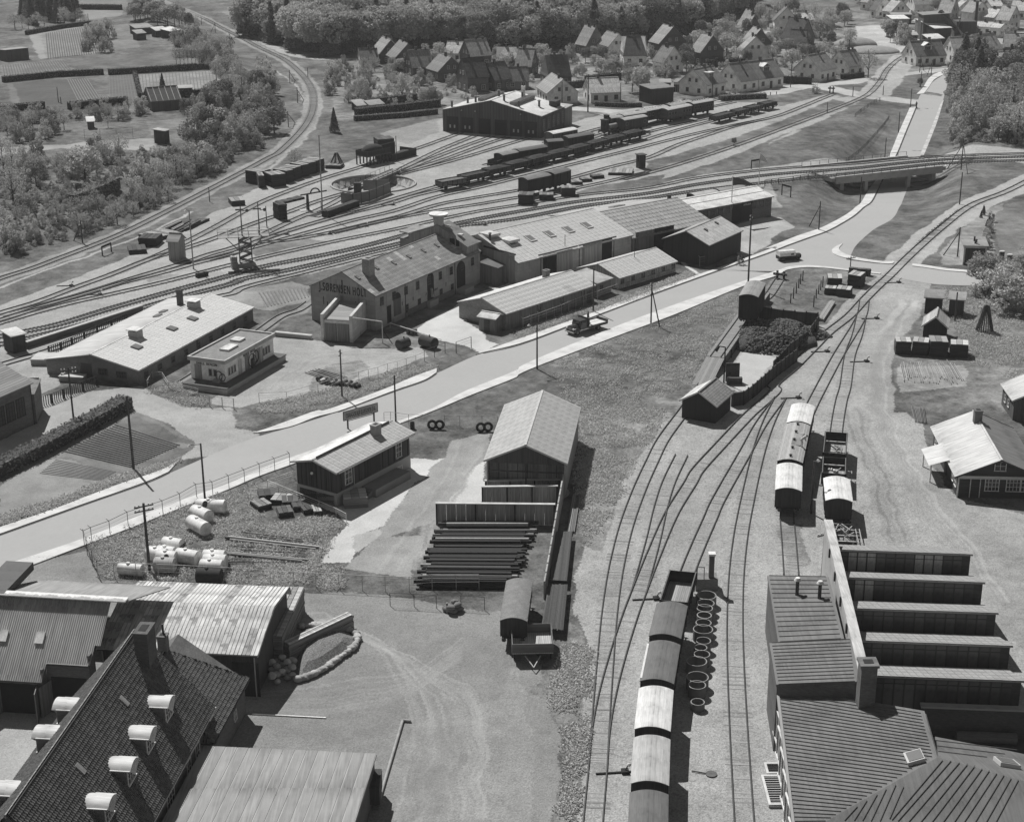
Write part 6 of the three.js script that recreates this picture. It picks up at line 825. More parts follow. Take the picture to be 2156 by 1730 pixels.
// ---------------------------------------------------------------- village houses: [label, sheet, A, B, depth, eave, ridge, wall tone, roof tone, options]
const HOUSES=[
['low house with pale gable at the wood edge, leftmost of the village','V1',72,226,190,222,6,2.6,5.4,.5,.1],
['dark brick house with white bargeboards second from the left by the wood','V1',150,182,205,207,7.5,3.6,7.6,.1,.2,{barge:1}],
['dark gabled house with a wide upper window, third from the left by the wood','V1',252,222,306,252,8.5,4,8.2,.09,.14],
['house with mottled tile roof and leaning chimney shadow among gardens','V1',425,290,565,280,8,3,7.4,.12,.17],
['brick house with white framed door and round attic window','V1',520,298,598,324,8.5,3.2,7,.12,.14],
['tall house with very dark roof above the engine shed garden','V1',795,402,935,392,9,4.6,9.4,.12,.045],
['house with pale sloping roof and slim chimney below the wood','V1',815,226,955,216,9,3.6,8,.13,.19],
['white walled house half hidden by blossom trees','V1',640,188,750,192,7,3,6,.5,.36],
['dark roofed house right of the very dark roof','V1',975,388,1095,374,8,3.4,7.6,.12,.08],
['pale hipped roof house behind the engine shed vents','V1',985,240,1150,240,9,3,6.4,.3,.28,{hip:3}],
['house with light tile roof and dark chimney left of the mansard','V1',1115,288,1221,292,8,3.4,8,.14,.2],
['low dark roofed cottage touching the engine shed roof line','V1',1060,378,1205,374,7,2.6,6,.2,.1],
['house with dark mansard shaped roof and curved gable','V2',118,447,272,440,9,3.2,8.6,.12,.055,{hip:1.8}],
['white gabled house beside the engine shed','V2',38,515,112,565,8.5,3.2,6.6,.5,.2],
['long white cottage with pale roof at the street bend','V2',402,556,606,548,8.5,3,6.2,.56,.36],
['tall pointed roof house in front of the dark trees','V2',300,216,372,230,7.5,3.4,9,.2,.2],
['white gabled house with pale chimney between two round trees','V2',445,228,522,252,7,4,7.6,.5,.16],
['white walled house under a large hipped dark roof','V2',622,302,776,300,10,3.4,8.6,.5,.06,{hip:1.6}],
['big dark brick gable house by the flagpole at the wood','V2',795,236,862,254,10,5,10,.09,.2],
['white fronted cottage with dark slanting roof below the brick gable house','V2',818,345,892,358,8,3.6,7.8,.55,.13],
['brown brick house with light tile slope at the round trees','V2',1070,290,1140,304,9,4.4,9.2,.1,.2],
['white house with a porch and shed dormer at the street','A3',1568,806,1727,772,9.5,3.4,7.2,.58,.14,{dorm:1}],
['white gabled house with dark shop front on the street','A3',1848,770,1996,748,9.5,3.3,7.6,.58,.12],
['white gabled house with a tall white dormer on the street','A4',-50,745,152,718,9.5,3.2,7.4,.58,.15,{dorm:2}],
['white gabled house with three windows on the slope','V3',276,448,308,464,8.5,4.4,8.4,.58,.22],
['dark brick gable house close behind the white one','V3',300,380,352,402,8,4,8.4,.12,.2],
['white gable house with raised dormer at the wood edge','V3',530,222,542,236,8.5,4.6,9,.56,.1],
['thatched long roof house with white verge on the upper lane','V3',268,238,312,250,7,2.6,8.4,.14,.2],
['lower thatched house in front of the other thatched roof','V3',292,262,330,275,6.5,2.6,7.8,.14,.22],
['pale flat looking house behind the dark steep roof','V3',690,202,830,200,8,3,5,.4,.4],
['steep black roofed house on the upper lane','V3',592,318,720,332,9,2.4,8.6,.2,.055],
['dark double gable cottage among trees','V3',645,376,760,380,8,2.6,7,.18,.08],
['white cottage with porch and picket fence at the level crossing','A4',456,682,590,655,9,3.4,7.4,.58,.17],
['white cottage behind trees nearest the crossing track','A4',697,638,822,622,8.5,3.2,7.2,.56,.17],
['white house with a central gable dormer by the rising road','V4',440,478,652,466,8.5,3.2,7.2,.6,.12,{dorm:2}],
['long white row house with pale roof, left half','V4',715,456,902,450,9,3.4,7.6,.58,.27],
['long white row house with chimney shadow, right half','V4',906,442,1060,424,9,3.4,7.8,.54,.24],
['dark brick villa with white trim at the right edge','V4',1075,424,1230,428,9,4,7.6,.16,.2,{barge:1}],
['low pale roofed outbuilding with two chimneys behind the conifers','V4',1045,505,1240,492,7,2.4,5,.25,.36],
['tall white house with many windows left of the factory chimney','V4',765,182,846,194,8,5.4,9,.58,.22],
['white gabled house right of the factory chimney','V4',1015,208,1110,216,9,3.6,8.2,.56,.3],
['grey gabled barn right of the factory chimney','V4',918,196,1000,204,8,4,6.6,.34,.4],
['pale steep roof house above the gravel works','V4',595,140,690,146,9,3,8,.4,.3],
['small white gable house above the gravel works','V4',712,110,748,118,6.5,3.4,6,.52,.3],
['white house with flagpole by the upper road bend','V4',428,116,575,112,9,4.6,8.6,.58,.28],
['pale gable house at the upper road with black shed front','V4',196,138,260,146,10,3.4,7.2,.46,.3],
['house with very dark pointed roof at the upper road','V4',104,122,150,130,8,3.2,8,.46,.09],
['small pale house under the top edge trees','V4',142,34,192,38,8,3,6,.5,.2],
['white cottage at the top edge beyond the works','V4',470,56,560,52,8,3,6.4,.55,.2],
['grey roofed house behind the tall white house','V4',800,84,880,84,8,3,6.6,.4,.25],
['white house right behind the factory chimney top','V4',905,74,975,76,8,3.4,7,.56,.2],
['small house at the top edge near the right corner','V4',1060,56,1130,56,8,3,6.4,.5,.28],
['dark roofed house at the top edge above the works','V4',620,50,690,50,8,3,6.8,.5,.1],
['pale house half cut by the top right corner','V4',1160,76,1240,80,9,3,6.6,.5,.3],
['house beside the left end of the white row','V4',590,240,640,244,7,3,6,.3,.2],
['pale house at the top edge left of the upper road','V4',40,70,90,76,8,3.4,7,.5,.25],
['long dark roofed house at the top edge right of the upper road','V4',285,46,330,52,9,3,7,.25,.14],
['pale barn at the top edge beside the upper road','V4',335,50,420,56,9,3.4,7,.3,.32],
['white low house under the factory chimney','V4',865,250,985,256,6,3,4.4,.56,.42],
['small white annex with pale roof right of the chimney foot','V4',972,266,1045,272,6,3.4,4.6,.56,.5],
['bright roofed house at the top right edge','V4',985,100,1070,98,9,3,5,.45,.6],
['house with pale roof at the upper right corner','V4',1120,135,1230,140,9,3.4,6.6,.46,.36],
];
HOUSES.forEach(([label,s,ax,ay,bx_,by,W,e,r,wt,rt,o={}],i)=>{
const A=GT(p(s,ax,ay)),B=GT(p(s,bx_,by)),wm=mat(wt>.45?.8:wt,wt>.3?'mottle':'brick',wt>.3?5:2.4),rm=mat(+(Math.min(.6,rt*1.6)).toFixed(3),'tiles',2.6,{bump:.03});
const b=gable('house',label,'house',A,B,{W,e,r,hip:o.hip,wall:wm,roof:rm,over:.4,overGable:.2,barge:o.barge?M.white:wt>.4?mat(.5,null):undefined}),{L}=b,fr=wt>.3?mat(.3,null):M.white,rr=rng(i + 91);
const n=clamp(Math.round(L / 3),1,5);for(let k=0;k<n;k++)if(k===Math.floor(n / 2)&&n>2)door(b,'front',L*(k + .5)/ n,.95,2,mat(.1,null));else win(b,'front',L*(k + .5)/ n,.9,1.15,1.25,2,2,fr);
for(const f of['left','right']){wins(b,f,[W*.28,W*.7],.9,1,1.2,2,2,fr);if(!o.hip&&r - e>3)wins(b,f,[W*.38,W*.62],e + .4,.8,1,2,2,fr)}
chimney(b,L*(.3 + .4*rr()),b.zr +(rr()- .5)*.4,r - .5,r + .9,.7,.6,wt>.5&&rr()<.3?mat(.5,'mottle',2):M.brickDark);if(i % 3===0)chimney(b,L*.85,b.zr,r - .4,r + .6,.5,.5,M.brickDark);
if(o.dorm){const x=L*.45,z=b.zr*.35,y=b.onRoof(0,z),w=o.dorm===2?3:2.4,d=mesh(b.g,'dormer',[bx(x - w / 2,y - .6,b.zr*.95,x + w / 2,y + 1.3,z)],mat(.5,'mottle',4));mesh(d,'dormer_roof',o.dorm===2?[slab([V(x - w / 2 - .2,y + 1.3,z + .3),V(x,y + 2.3,z + .3),V(x,y + 2.3,b.zr),V(x - w / 2 - .2,y + 1.3,b.zr)],.1),slab([V(x + w / 2 + .2,y + 1.3,z + .3),V(x,y + 2.3,z + .3),V(x,y + 2.3,b.zr),V(x + w / 2 + .2,y + 1.3,b.zr)],.1)]:[bx(x - w / 2 - .2,y + 1.31,b.zr*.9,x + w / 2 + .2,y + 1.45,z + .3)],o.dorm===2?M.white:mat(.6,null));mesh(d,'window',[bx(x - w*.36,y - .1,z,x + w*.36,y + 1.1,z + .05)],mat(.35,null));for(const k of[-1,0,1])mesh(d,'pane',[bx(x + k*w*.23 - w*.1,y,z + .05,x + k*w*.23 + w*.1,y + 1,z + .07)],M.glass)}
});
// outbuildings
const out=(name,label,s,ax,ay,bx_,by,W,e,r,wt,rt)=>shedRoof(name,label,'shed',GT(p(s,ax,ay)),GT(p(s,bx_,by)),{W,e,r,wall:mat(wt,'planks',3),roof:mat(rt,'mottle',4)});
{const g=out('garage_row','low white row of open garages beside the porch house','V2',960,476,1072,480,5,2.6,2.9,.5,.22);for(let i=0;i<8;i++)door(g,'front',g.L*(i + .5)/ 8,g.L / 10,2,M.black,0,'garage_shade_panel')}  // each garage front is a black slab painting its shaded inside
out('garden_shed','small dark shed with white roof edge behind the street trees','V2',868,474,940,474,4,2.4,2.8,.06,.3);out('long_shed','long black shed behind the passenger coaches','V2',806,560,958,545,6,4,4.4,.04,.2);out('garden_shed','dark garden shed on the upper allotment by the curve','A2',790,870,888,865,3,2.2,2.6,.05,.24);out('garden_shed','garden shed with half white roof by the hedge terrace','A2',815,925,905,915,3,1.4,2.4,.06,.4);out('garden_hut','small white walled hut beside the hedge terrace','A2',920,922,1040,910,3,1.5,2.2,.5,.3);
out('white_shed','white roofed open shed at the gravel yard','V4',268,210,388,208,7,3.6,4.2,.22,.7);out('black_shed','black fenced shed by the upper road','V4',262,172,408,172,5,3.4,3.6,.04,.3);out('gravel_hut','tiny dark hut on the gravel yard','V4',405,305,452,305,4,2.4,3,.08,.36);out('works_hut','pale roofed hut left of the gravel works','V4',475,238,535,236,5,4,4.4,.2,.55);
out('works_shed','upper white roofed shed of the gravel works','V4',570,312,690,306,9,5,6.4,.05,.68);out('works_shed','lower white roofed lean-to of the gravel works','V4',532,338,640,332,4,2.6,3.6,.05,.66);
{const t=thing('gravel_works','dark timber gravel works with a sloping conveyor','industrial plant',GT(p('V4',620,300)));mesh(t,'hopper',[bx(-6,0,-10,3,9,-2),bx(6,0,-9,13,6.5,-3)],mat(.09,'planks',3));mesh(t,'hopper_roof',slab([V(-6.5,9,-1.5),V(3.5,9.6,-1.5),V(3.5,9.6,-10.5),V(-6.5,9,-10.5)],.2),mat(.25,'mottle',4));mesh(t,'conveyor',beam(V(8,.5,4),V(0,10,-4),1.6,1.2),mat(.08,'planks',2));for(const x of[-4,0,5])mesh(t,'brace',beam(V(x,0,0),V(x + 2,7,-3),.3,.3),M.woodDark)}
{const b=GT(p('V4',866,250)),t=thing('factory_chimney','tall slim black factory chimney in the upper right','chimney',b),h=HT(b,p('V4',879,14));mesh(t,'shaft',rod(V(0,0,0),V(0,h,0),.62,.5,14),mat(.06,'mottle',3));mesh(t,'cap',rod(V(0,h,0),V(0,h + .3,0),.62,.62,14),M.iron);mesh(t,'base',[bx(-1,0,-1,1,2.4,1)],mat(.12,'brick',2.4))}
for(const[label,s,x,y,w,h]of[['large smooth gravel mound in the village gravel yard','V4',5,325,7.5,2.6],['low pale gravel mound beside the gravel yard trees','V4',130,372,9,1.8]]){const t=thing('gravel_mound',label,'mound',GT(p(s,x,y)));mesh(t,'mound',new THREE.SphereGeometry(w,24,10,0,Math.PI*2,0,Math.PI / 2).scale(1,h / w,.8),mat(.3,'grain',6))}
// left allotment buildings
out('allotment_cabin','dark cabin with pale roof at the left edge of the allotments','A1',50,510,240,490,5,3.4,3.2,.1,.3);out('allotment_shed','small dark shed with stove pipe among the ploughed plots','A1',1460,812,1600,806,4,2.4,2.6,.05,.36);out('allotment_hut','tiny bright roofed hut behind the fruit bushes','A1',730,1075,785,1072,3,1.8,2.4,.1,.66);out('lookout_hut','narrow hut with white roof on the tennis court path','A1',1375,1200,1412,1190,3,3,3.2,.05,.4);
{const b=gable('greenhouse','glass roofed greenhouse with white frame behind a dark fence','greenhouse',GT(p('A1',1262,925)),GT(p('A1',1510,905)),{W:8,e:2.4,r:5.4,wall:mat(.1,'planks',3),roof:mat(.16,'grain',2,{rough:.25}),over:.1});for(let i=0;i<=5;i++)mesh(b.g,'glazing_bar',[beam(V(b.L*i / 5,b.fa.y + .05,b.fa.z),V(b.L*i / 5,b.ra.y + .05,b.zr),.12,.1)],M.white)}
[['white roofed shed at the right of the allotment cluster',1425,318,1505,300,4,.7],['bright roofed shed in the middle of the allotment cluster',1300,310,1395,300,3,.6],['long pale roofed shed at the left of the allotment cluster',1130,290,1275,278,5,.3],['small bright edged shed in front of the allotment cluster',1140,335,1215,328,3,.34]].forEach(([l,a,b,c,d,W,rt])=>out('allotment_shed',l,'A1',a,b,c,d,W,2.2,3,.06,rt));
{// engine shed
const A=G(p('A3',190,1150)),B=G(p('A3',385,1062)),b=gable('engine_shed','wide dark fronted engine shed with pale roof, five door bays and roof vents','engine shed',A,B,{e:HT(A,p('A3',186,968)),ridge:p('A2',1930,836),ridgeAt:'A',over:.2,overGable:.2,wall:mat(.085,'planks',12),roof:mat(.62,'mottle',9),roofBack:mat(.5,'mottle',9)}),{L,W,e,r}=b;
const n=V(B.z - A.z,0,-(B.x - A.x)).normalize();
const bays=[.07,.225,.4,.565,.72,.87];bays.forEach((k,i)=>{const o=door(b,'left',W*(1 - k - .03),W*.12,e*.72,i===2||i===3?M.black:mat(.03,'planks',2),0,'shed_door',.06);if(i===0||i===1||i>3)mesh(o,'door_pane',[bx(-W*.03,1,.06,-W*.015,1.8,.08),bx(W*.015,1,.06,W*.03,1.8,.08)],mat(.5,null))});
for(let i=0;i<5;i++)win(b,'front',L*(.12 + i*.2),1.6,1.3,e - 2.6,3,5,mat(.2,null));
for(const[z0,x0,x1]of[[.3,.1,.9],[.62,.1,.9]]){const m=12;for(let i=0;i<m;i++){const x=L*lerp(x0,x1,i / m),z=-W*z0,y=b.onRoof(0,z);const o=mesh(b.g,'rooflight',[bx(x,y,z - 1.1,x + L*.062,y + .7,z + .6)],mat(.24,null));mesh(o,'pane',[beam(V(x + L*.031,y + .72,z + .6),V(x + L*.031,y + .78,z - 1.1),L*.05,.04)],mat(.12,null,1,{rough:.3}))}}
for(const[z,x]of[[.14,.5],[.25,.12],[.42,.2],[.55,.5],[.7,.16],[.82,.3],[.93,.1],[.36,.7]]){const y=b.onRoof(0,-W*z);pipe(b,L*x,-W*z,y - .2,y + 1.5,.3,mat(.12,'mottle',1))}chimney(b,L*.9,-W*.4,r - .6,r + 1.6,.8,.8,M.white);mesh(b.g,'roof_house',[bx(L*.75,e,-W*.1,L*.95,e + 1.8,-W*.03)],mat(.05,'planks',2));
for(const z of[.2,.66,.8]){const o=mesh(b.g,'lamp',new THREE.SphereGeometry(.2,8,6),M.white);o.position.set(-.25,e + .2,-W*z)}
const C=B.clone().addScaledVector(B.clone().sub(A).normalize(),.3);shedRoof('shed_annex','narrow grey annex with tall windows on the engine shed end','annex',C,G(p('A3',448,1030)),{W:W*.35,e:e*.9,r:e,wall:mat(.2,'planks',3),roof:mat(.4,'mottle',4)});
}
{// railway bridge over the road
const a=G(p('A4',590,1480)),b=G(p('A4',1480,1385)),c=G(p('A4',680,1352)),t=thing('railway_bridge','concrete railway bridge carrying three tracks over the sunken road','bridge',a.clone(),heading(a,b));t.updateMatrixWorld();const L=a.distanceTo(b),W=-t.worldToLocal(c.clone()).z;
mesh(t,'deck',[bx(-1,-.85,-W,L + 1,-.06,0)],mat(.3,'concrete',6));mesh(t,'girder',[bx(0,-1.35,-.4,L,.25,.25)],mat(.36,'concrete',6));mesh(t,'girder',[bx(0,-1.35,-W - .25,L,.25,-W + .4)],mat(.36,'concrete',6));mesh(t,'ballast',[bx(-1,-.06,-W + .4,L + 1,-.01,-.4)],mat(.36,'stones',3));
for(const k of[.3,.7])for(const z of[-.8,-W / 2,-W + .8])mesh(t,'pier',[bx(L*k - .4,-4.6,z - .4,L*k + .4,-.85,z + .4)],mat(.4,'concrete',4));for(const k of[.07,.93])mesh(t,'abutment',[bx(L*k - .5,-3,-W + .2,L*k + .5,-.85,-.2)],mat(.3,'concrete',4));
for(const z of[.15,-W - .15]){for(let i=0;i<=12;i++)mesh(t,'railing_post',[bx(L*i / 12 - .04,.25,z - .04,L*i / 12 + .04,1.1,z + .04)],M.iron);mesh(t,'rail_bar',[bx(0,1.08,z - .03,L,1.14,z + .03)],M.iron)}
}
{// turntable
const E=(x,y)=>G(p('Y2',x,y)),c=E(1535,265),t=thing('turntable','locomotive turntable in a round sunken pit with plate fence','turntable',c),r=E(1145,250).distanceTo(E(1925,235))/ 2;t.updateMatrixWorld();const l=(x,y)=>t.worldToLocal(E(x,y));
mesh(t,'pit_rim',[new THREE.TorusGeometry(r,.22,6,64).rotateX(Math.PI / 2).translate(0,.1,0)],mat(.34,'concrete',3));mesh(t,'pit_wall',[new THREE.CylinderGeometry(r - .1,r - 1.3,1.5,48,1,true).translate(0,-.7,0)],mat(.2,'concrete',3,{double:true}));mesh(t,'ring_rail',[new THREE.TorusGeometry(r - 1.8,.07,4,64).rotateX(Math.PI / 2).translate(0,-1.35,0)],M.rail);mesh(t,'ring_bed',[new THREE.TorusGeometry(r - 1.8,.4,3,64).rotateX(Math.PI / 2).scale(1,.3,1).translate(0,-1.5,0)],mat(.25,'concrete',3));
const a=l(1340,335),b=l(1740,165);for(const s of[-1,1]){const d=b.clone().sub(a).normalize(),n=V(-d.z,0,d.x).multiplyScalar(s*.9);mesh(t,'girder',beam(a.clone().add(n).setY(.5),b.clone().add(n).setY(.5),.3,.75),mat(.12,'mottle',3));mesh(t,'bridge_rail',beam(a.clone().addScaledVector(n,.8).setY(.98),b.clone().addScaledVector(n,.8).setY(.98),.09,.16),M.rail);for(let i=0;i<=9;i++){const q=a.clone().lerp(b,i / 9).addScaledVector(n,1.7);mesh(t,'railing_post',[bx(q.x - .04,.6,q.z - .04,q.x + .04,1.7,q.z + .04)],M.iron)}mesh(t,'railing',beam(a.clone().addScaledVector(n,1.7).setY(1.7),b.clone().addScaledVector(n,1.7).setY(1.7),.05,.05),M.iron)}mesh(t,'bridge_deck',beam(a.clone().setY(.86),b.clone().setY(.86),2.4,.1),mat(.26,'boards',2));mesh(t,'control_box',[bx(a.x + .5,0,a.z + .6,a.x + 2,2.2,a.z + 1.8)],M.dark);
const fence=(label,...pts)=>{const f=thing('plate_fence',label,'fence',G(p('Y2',pts[0],pts[1])));f.updateMatrixWorld();for(let i=0;i + 3<pts.length;i +=2){const q0=f.worldToLocal(G(p('Y2',pts[i],pts[i + 1]))),q1=f.worldToLocal(G(p('Y2',pts[i + 2],pts[i + 3]))),m=Math.max(1,Math.round(q0.distanceTo(q1)/ 2.6));for(let k=0;k<m;k++){const u=q0.clone().lerp(q1,(k + .01)/ m),v=q0.clone().lerp(q1,(k + .98)/ m);mesh(f,'plate',beam(u.setY(1.15),v.setY(1.15),.08,2.2),mat(.17,'concrete',3));mesh(f,'post',[bx(v.x - .08,0,v.z - .08,v.x + .08,2.4,v.z + .08)],M.iron)}}};
fence('concrete plate fence shielding the turntable engine pit',1235,440,1350,455,1500,425,1695,345);fence('short plate fence at the pit back of the turntable',1440,325,1690,318);
const pit=thing('ash_pit','dark ash pit between the rails by the turntable fence','pit',G(p('Y2',1160,500)),heading(G(p('Y2',1080,515)),G(p('Y2',1300,440))));mesh(pit,'pit_wall',[bx(-7,0,-1.2,7,.16,-.9),bx(-7,0,.9,7,.16,1.5)],mat(.25,'concrete',3));mesh(pit,'pit_floor',[bx(-7,.02,-.9,7,.06,.9)],M.black);mesh(pit,'ash_box',[bx(-6,0,1.6,5,1.2,3)],mat(.03,'mottle',3));
}
{// coaling stage
const a=G(p('A2',905,1385)),b=G(p('A2',1100,1345)),t=plan('coaling_stage','timber coaling stage on trestle legs heaped with coal','coaling stage',a,b,4),L=t.L;mesh(t.g,'deck',[bx(0,2,-4,L,2.3,0)],M.woodDark);mesh(t.g,'side_board',[bx(0,2.3,-.1,L,3.3,0),bx(0,2.3,-4,L,3.3,-3.9),bx(0,2.3,-3.9,.1,3.3,-.1)],M.dark);for(let i=0;i<=7;i++)for(const z of[-.3,-3.7])mesh(t.g,'trestle_leg',[bx(L*i / 7 - .12,0,z - .12,L*i / 7 + .12,2,z + .12)],M.woodDark);for(let i=0;i<7;i++)mesh(t.g,'brace',beam(V(L*i / 7,.2,-.2),V(L*(i + 1)/ 7,1.9,-.2),.1,.1),M.woodDark);mesh(t.g,'coal_heap',[new THREE.SphereGeometry(1,14,8,0,6.3,0,1.57).scale(L*.42,1.4,1.7).translate(L*.45,3,-2)],mat(.05,'stones',1.5,{bump:.06}));
const c=G(p('A2',1105,1345)),d=G(p('A2',1310,1290)),k=plan('coal_bin','long open coal bin of dark planks beside the coaling stage','bin',c,d,5);mesh(k.g,'plank_wall',[bx(0,0,-.15,k.L,1.6,0),bx(0,0,-5,k.L*.8,3,-4.85),bx(0,0,-4.85,.15,1.6,-.15),bx(k.L - .15,0,-4.85,k.L,1.6,-.15)],M.dark);mesh(k.g,'coal_heap',new THREE.SphereGeometry(1,12,6,0,6.3,0,1.57).scale(3,1.3,1.8).translate(k.L*.8,0,-2.4),mat(.045,'stones',1.5));
}
{// signal gantry with platform
const t=thing('signal_gantry','lattice signal gantry with railed platform and two semaphores','signal',G(p('Y2',360,1020)),.2),m=mat(.16,'mottle',2),hP=HT(t.position,p('Y2',350,745)),bar=(a,b,w=.2)=>beam(V(...a),V(...b),w,w);mesh(t,'footing',[bx(-1.6,0,-1,1.6,.7,1)],mat(.3,'concrete',2));
for(const x of[-1.1,1.1])for(const z of[-.5,.5])mesh(t,'column',bar([x,.7,z],[x*.9,hP,z],.14),m);for(let i=0;i<6;i++){const y=.7 + i*(hP - .7)/ 6,y2=y +(hP - .7)/ 6,s=i % 2?1:-1;for(const z of[-.5,.5])mesh(t,'lattice_bar',bar([-1.05*s,y,z],[1.05*s,y2,z]),m);for(const x of[-1.05,1.05])mesh(t,'lattice_bar',bar([x,y,-.5*s],[x,y2,.5*s]),m)}
mesh(t,'platform',[bx(-4.6,hP,-1,4.2,hP + .12,1)],mat(.34,'boards',2));for(const s of[-1,1])mesh(t,'bracket',bar([s*1,hP - 2.6,0],[s*3.4,hP,0],.14),m);for(const z of[-1,1]){for(const y of[.6,1.15])mesh(t,'handrail',[bx(-4.6,hP + y,z - .04,4.2,hP + y + .07,z + .04)],mat(.5,null));for(let i=0;i<6;i++)mesh(t,'rail_post',[bx(-4.6 + i*1.76 - .04,hP,z - .04,-4.6 + i*1.76 + .04,hP + 1.2,z + .04)],mat(.45,null))}
for(const x of[-.4,2.6]){mesh(t,'signal_mast',[rod(V(x,hP,0),V(x,hP + 5.4,0),.14,.1)],m);mesh(t,'signal_arm',[bx(x - .9,hP + 4.6,-.1,x + .5,hP + 4.85,.1),rod(V(x + 1.1,hP + 4.5,-.05),V(x + 1.1,hP + 4.5,.05),.3,.3,10),bx(x + .3,hP + 4.45,-.04,x + 1,hP + 4.55,.04)],m);mesh(t,'finial',[rod(V(x,hP + 5.4,0),V(x,hP + 6,0),.12,.02)],M.iron)}
}
{// water crane
const t=thing('water_crane','dark water crane with bent hose over its own stand','water crane',G(p('Y2',930,505)),.3),h=HT(t.position,p('Y2',925,362));mesh(t,'column',rod(V(0,0,0),V(0,h,0),.35,.25,10),M.iron);mesh(t,'arm',[rod(V(-1.4,h,0),V(4,h + .5,-.3),.16)],M.iron);mesh(t,'hose',[new THREE.TorusGeometry(.9,.14,6,14,Math.PI).translate(1.6,h + .3,0)],M.black);mesh(t,'base',[bx(-1.6,0,-.9,.9,.12,.9)],mat(.4,'concrete',2));mesh(t,'lever',rod(V(2.6,0,.4),V(2.6,1.5,.4),.07),M.iron);
}
{// coal bunker between trestle and tracks
const wallP=(label,h,s,pts,o={})=>{const t=thing('bunker_wall',label,'wall',G(p(s,pts[0],pts[1])));t.updateMatrixWorld();for(let i=0;i + 3<pts.length;i +=2){const a=t.worldToLocal(G(p(s,pts[i],pts[i + 1]))),b=t.worldToLocal(G(p(s,pts[i + 2],pts[i + 3]))),n=Math.max(1,Math.round(a.distanceTo(b)/ 1.7));for(let k=0;k<n;k++){const u=a.clone().lerp(b,(k + .02)/ n).setY(h / 2),v=a.clone().lerp(b,(k + .98)/ n).setY(h / 2);mesh(t,'plank_panel',beam(u,v,.12,h - .1*(k % 2)),mat([.045,.055,.04][k % 3],'planks',2));mesh(t,'post',[bx(v.x - .09,0,v.z - .09,v.x + .09,h + .15,v.z + .09)],M.black)}}return t};
wallP('dark plank wall of the coal bunker along the curving track',1.9,'N2',[385,295,470,285,560,215,690,95,830,-10]);wallP('dark plank wall at the far side of the coal bunker track side',1.9,'N1',[170,800,300,660,440,555,438,545]);wallP('back wall of the coal bunker toward the meadow',2,'N1',[60,360,250,395,520,420]);wallP('short open gate wall of the coal bunker',2,'N1',[470,520,525,440]);
const heap=(label,s,x,y,rx,rz,h,m,turn)=>{const t=thing('coal_heap',label,'heap',G(p(s,x,y)),turn),g=new THREE.SphereGeometry(1,30,14,0,Math.PI*2,0,Math.PI / 2),P=g.attributes.position;for(let i=0;i<P.count;i++){const k=.82 + .36*vn(P.getX(i)*3 + 9,P.getZ(i)*3);P.setXYZ(i,P.getX(i)*rx*k,P.getY(i)*h*k,P.getZ(i)*rz*k)}g.computeVertexNormals();mesh(t,'coal',g,m);return t};
const cm=mat(.1,'stones',3,{bump:.12});const lump=shared(new THREE.IcosahedronGeometry(.2,0));for(const[l,x,y,rx,rz,h,turn,n]of[['big coal heap inside the plank bunker',165,530,6,7.5,2.1,-.5,1500],['lower coal heap at the bunker corner',370,490,4.5,3,.9,-.3,500]]){const t=heap(l,'N1',x,y,rx,rz,h,cm,turn),r=rng(n),L=[];while(L.length<n){const a=r()*6.28,d=Math.sqrt(r()),X=Math.cos(a)*d,Z=Math.sin(a)*d;L.push(V(X*rx,h*Math.sqrt(1 - d*d)*(.82 + .36*vn(X*3 + 9,Z*3)),Z*rz))}[.05,.14].forEach((c,k)=>{const M2=L.filter((_,i)=>i % 2===k),im=new THREE.InstancedMesh(lump,mat(c,'grain',1),M2.length),m4=new THREE.Matrix4();M2.forEach((v,i)=>{const s=.5 + r()*1.1;im.setMatrixAt(i,m4.compose(v,new THREE.Quaternion().setFromEuler(new THREE.Euler(r()*6,r()*6,0)),V(s,s,s)))});im.name='coal_lumps';im.userData.kind='stuff';im.castShadow=im.receiveShadow=true;t.add(im)})}
const tA=G(p('B3',1640,1340)),tB=G(p('B3',1935,920)),d=tB.clone().sub(tA).normalize(),t=thing('trestle','timber faced trestle ramp carrying the bunker track','trestle',tA,heading(tA,tB)),L=tA.distanceTo(tB);mesh(t,'ramp',prism([[1.35,0],[1.35,1.3],[-1.3,1.3],[-1.3,0]],0,L + 9),M.woodDark);mesh(t,'ramp_end',[slab([V(-9,.05,1.3),V(0,1.3,1.3),V(0,1.3,-1.3),V(-9,.05,-1.3)],.05)],mat(.26,'boards',2));mesh(t,'deck',[bx(0,1.3,-1.3,L + 9,1.36,1.3)],mat(.24,'planks',3));for(const z of[-.75,.75])mesh(t,'rail',[bx(0,1.36,z - .045,L + 9,1.5,z + .045)],M.rail);for(let i=0;i<7;i++)mesh(t,'post',[bx(i*L / 6 - .1,0,1.36,i*L / 6 + .1,1.3,1.5)],M.black);
const bs=(label,s,x0,y0,x1,y1,h=1)=>{const a=G(p(s,x0,y0)),b=G(p(s,x1,y1)),q=plan('buffer_stop',label,'buffer stop',a,b,.4);mesh(q.g,'cross_beam',[bx(0,h - .35,-.35,q.L,h,0)],M.woodDark);for(const k of[.25,.75])mesh(q.g,'post',[bx(q.L*k - .15,0,-.7,q.L*k + .15,h + .3,-.36)],M.woodDark);for(const k of[.2,.8])mesh(q.g,'buffer',[rod(V(q.L*k,h - .18,.4),V(q.L*k,h - .18,0),.16)],M.iron)};bs('timber buffer stop in the meadow at the end of the trestle track','B4',68,612,180,625);bs('buffer stop at the end of the yard by the village street','A4',525,775,580,778,1.6);
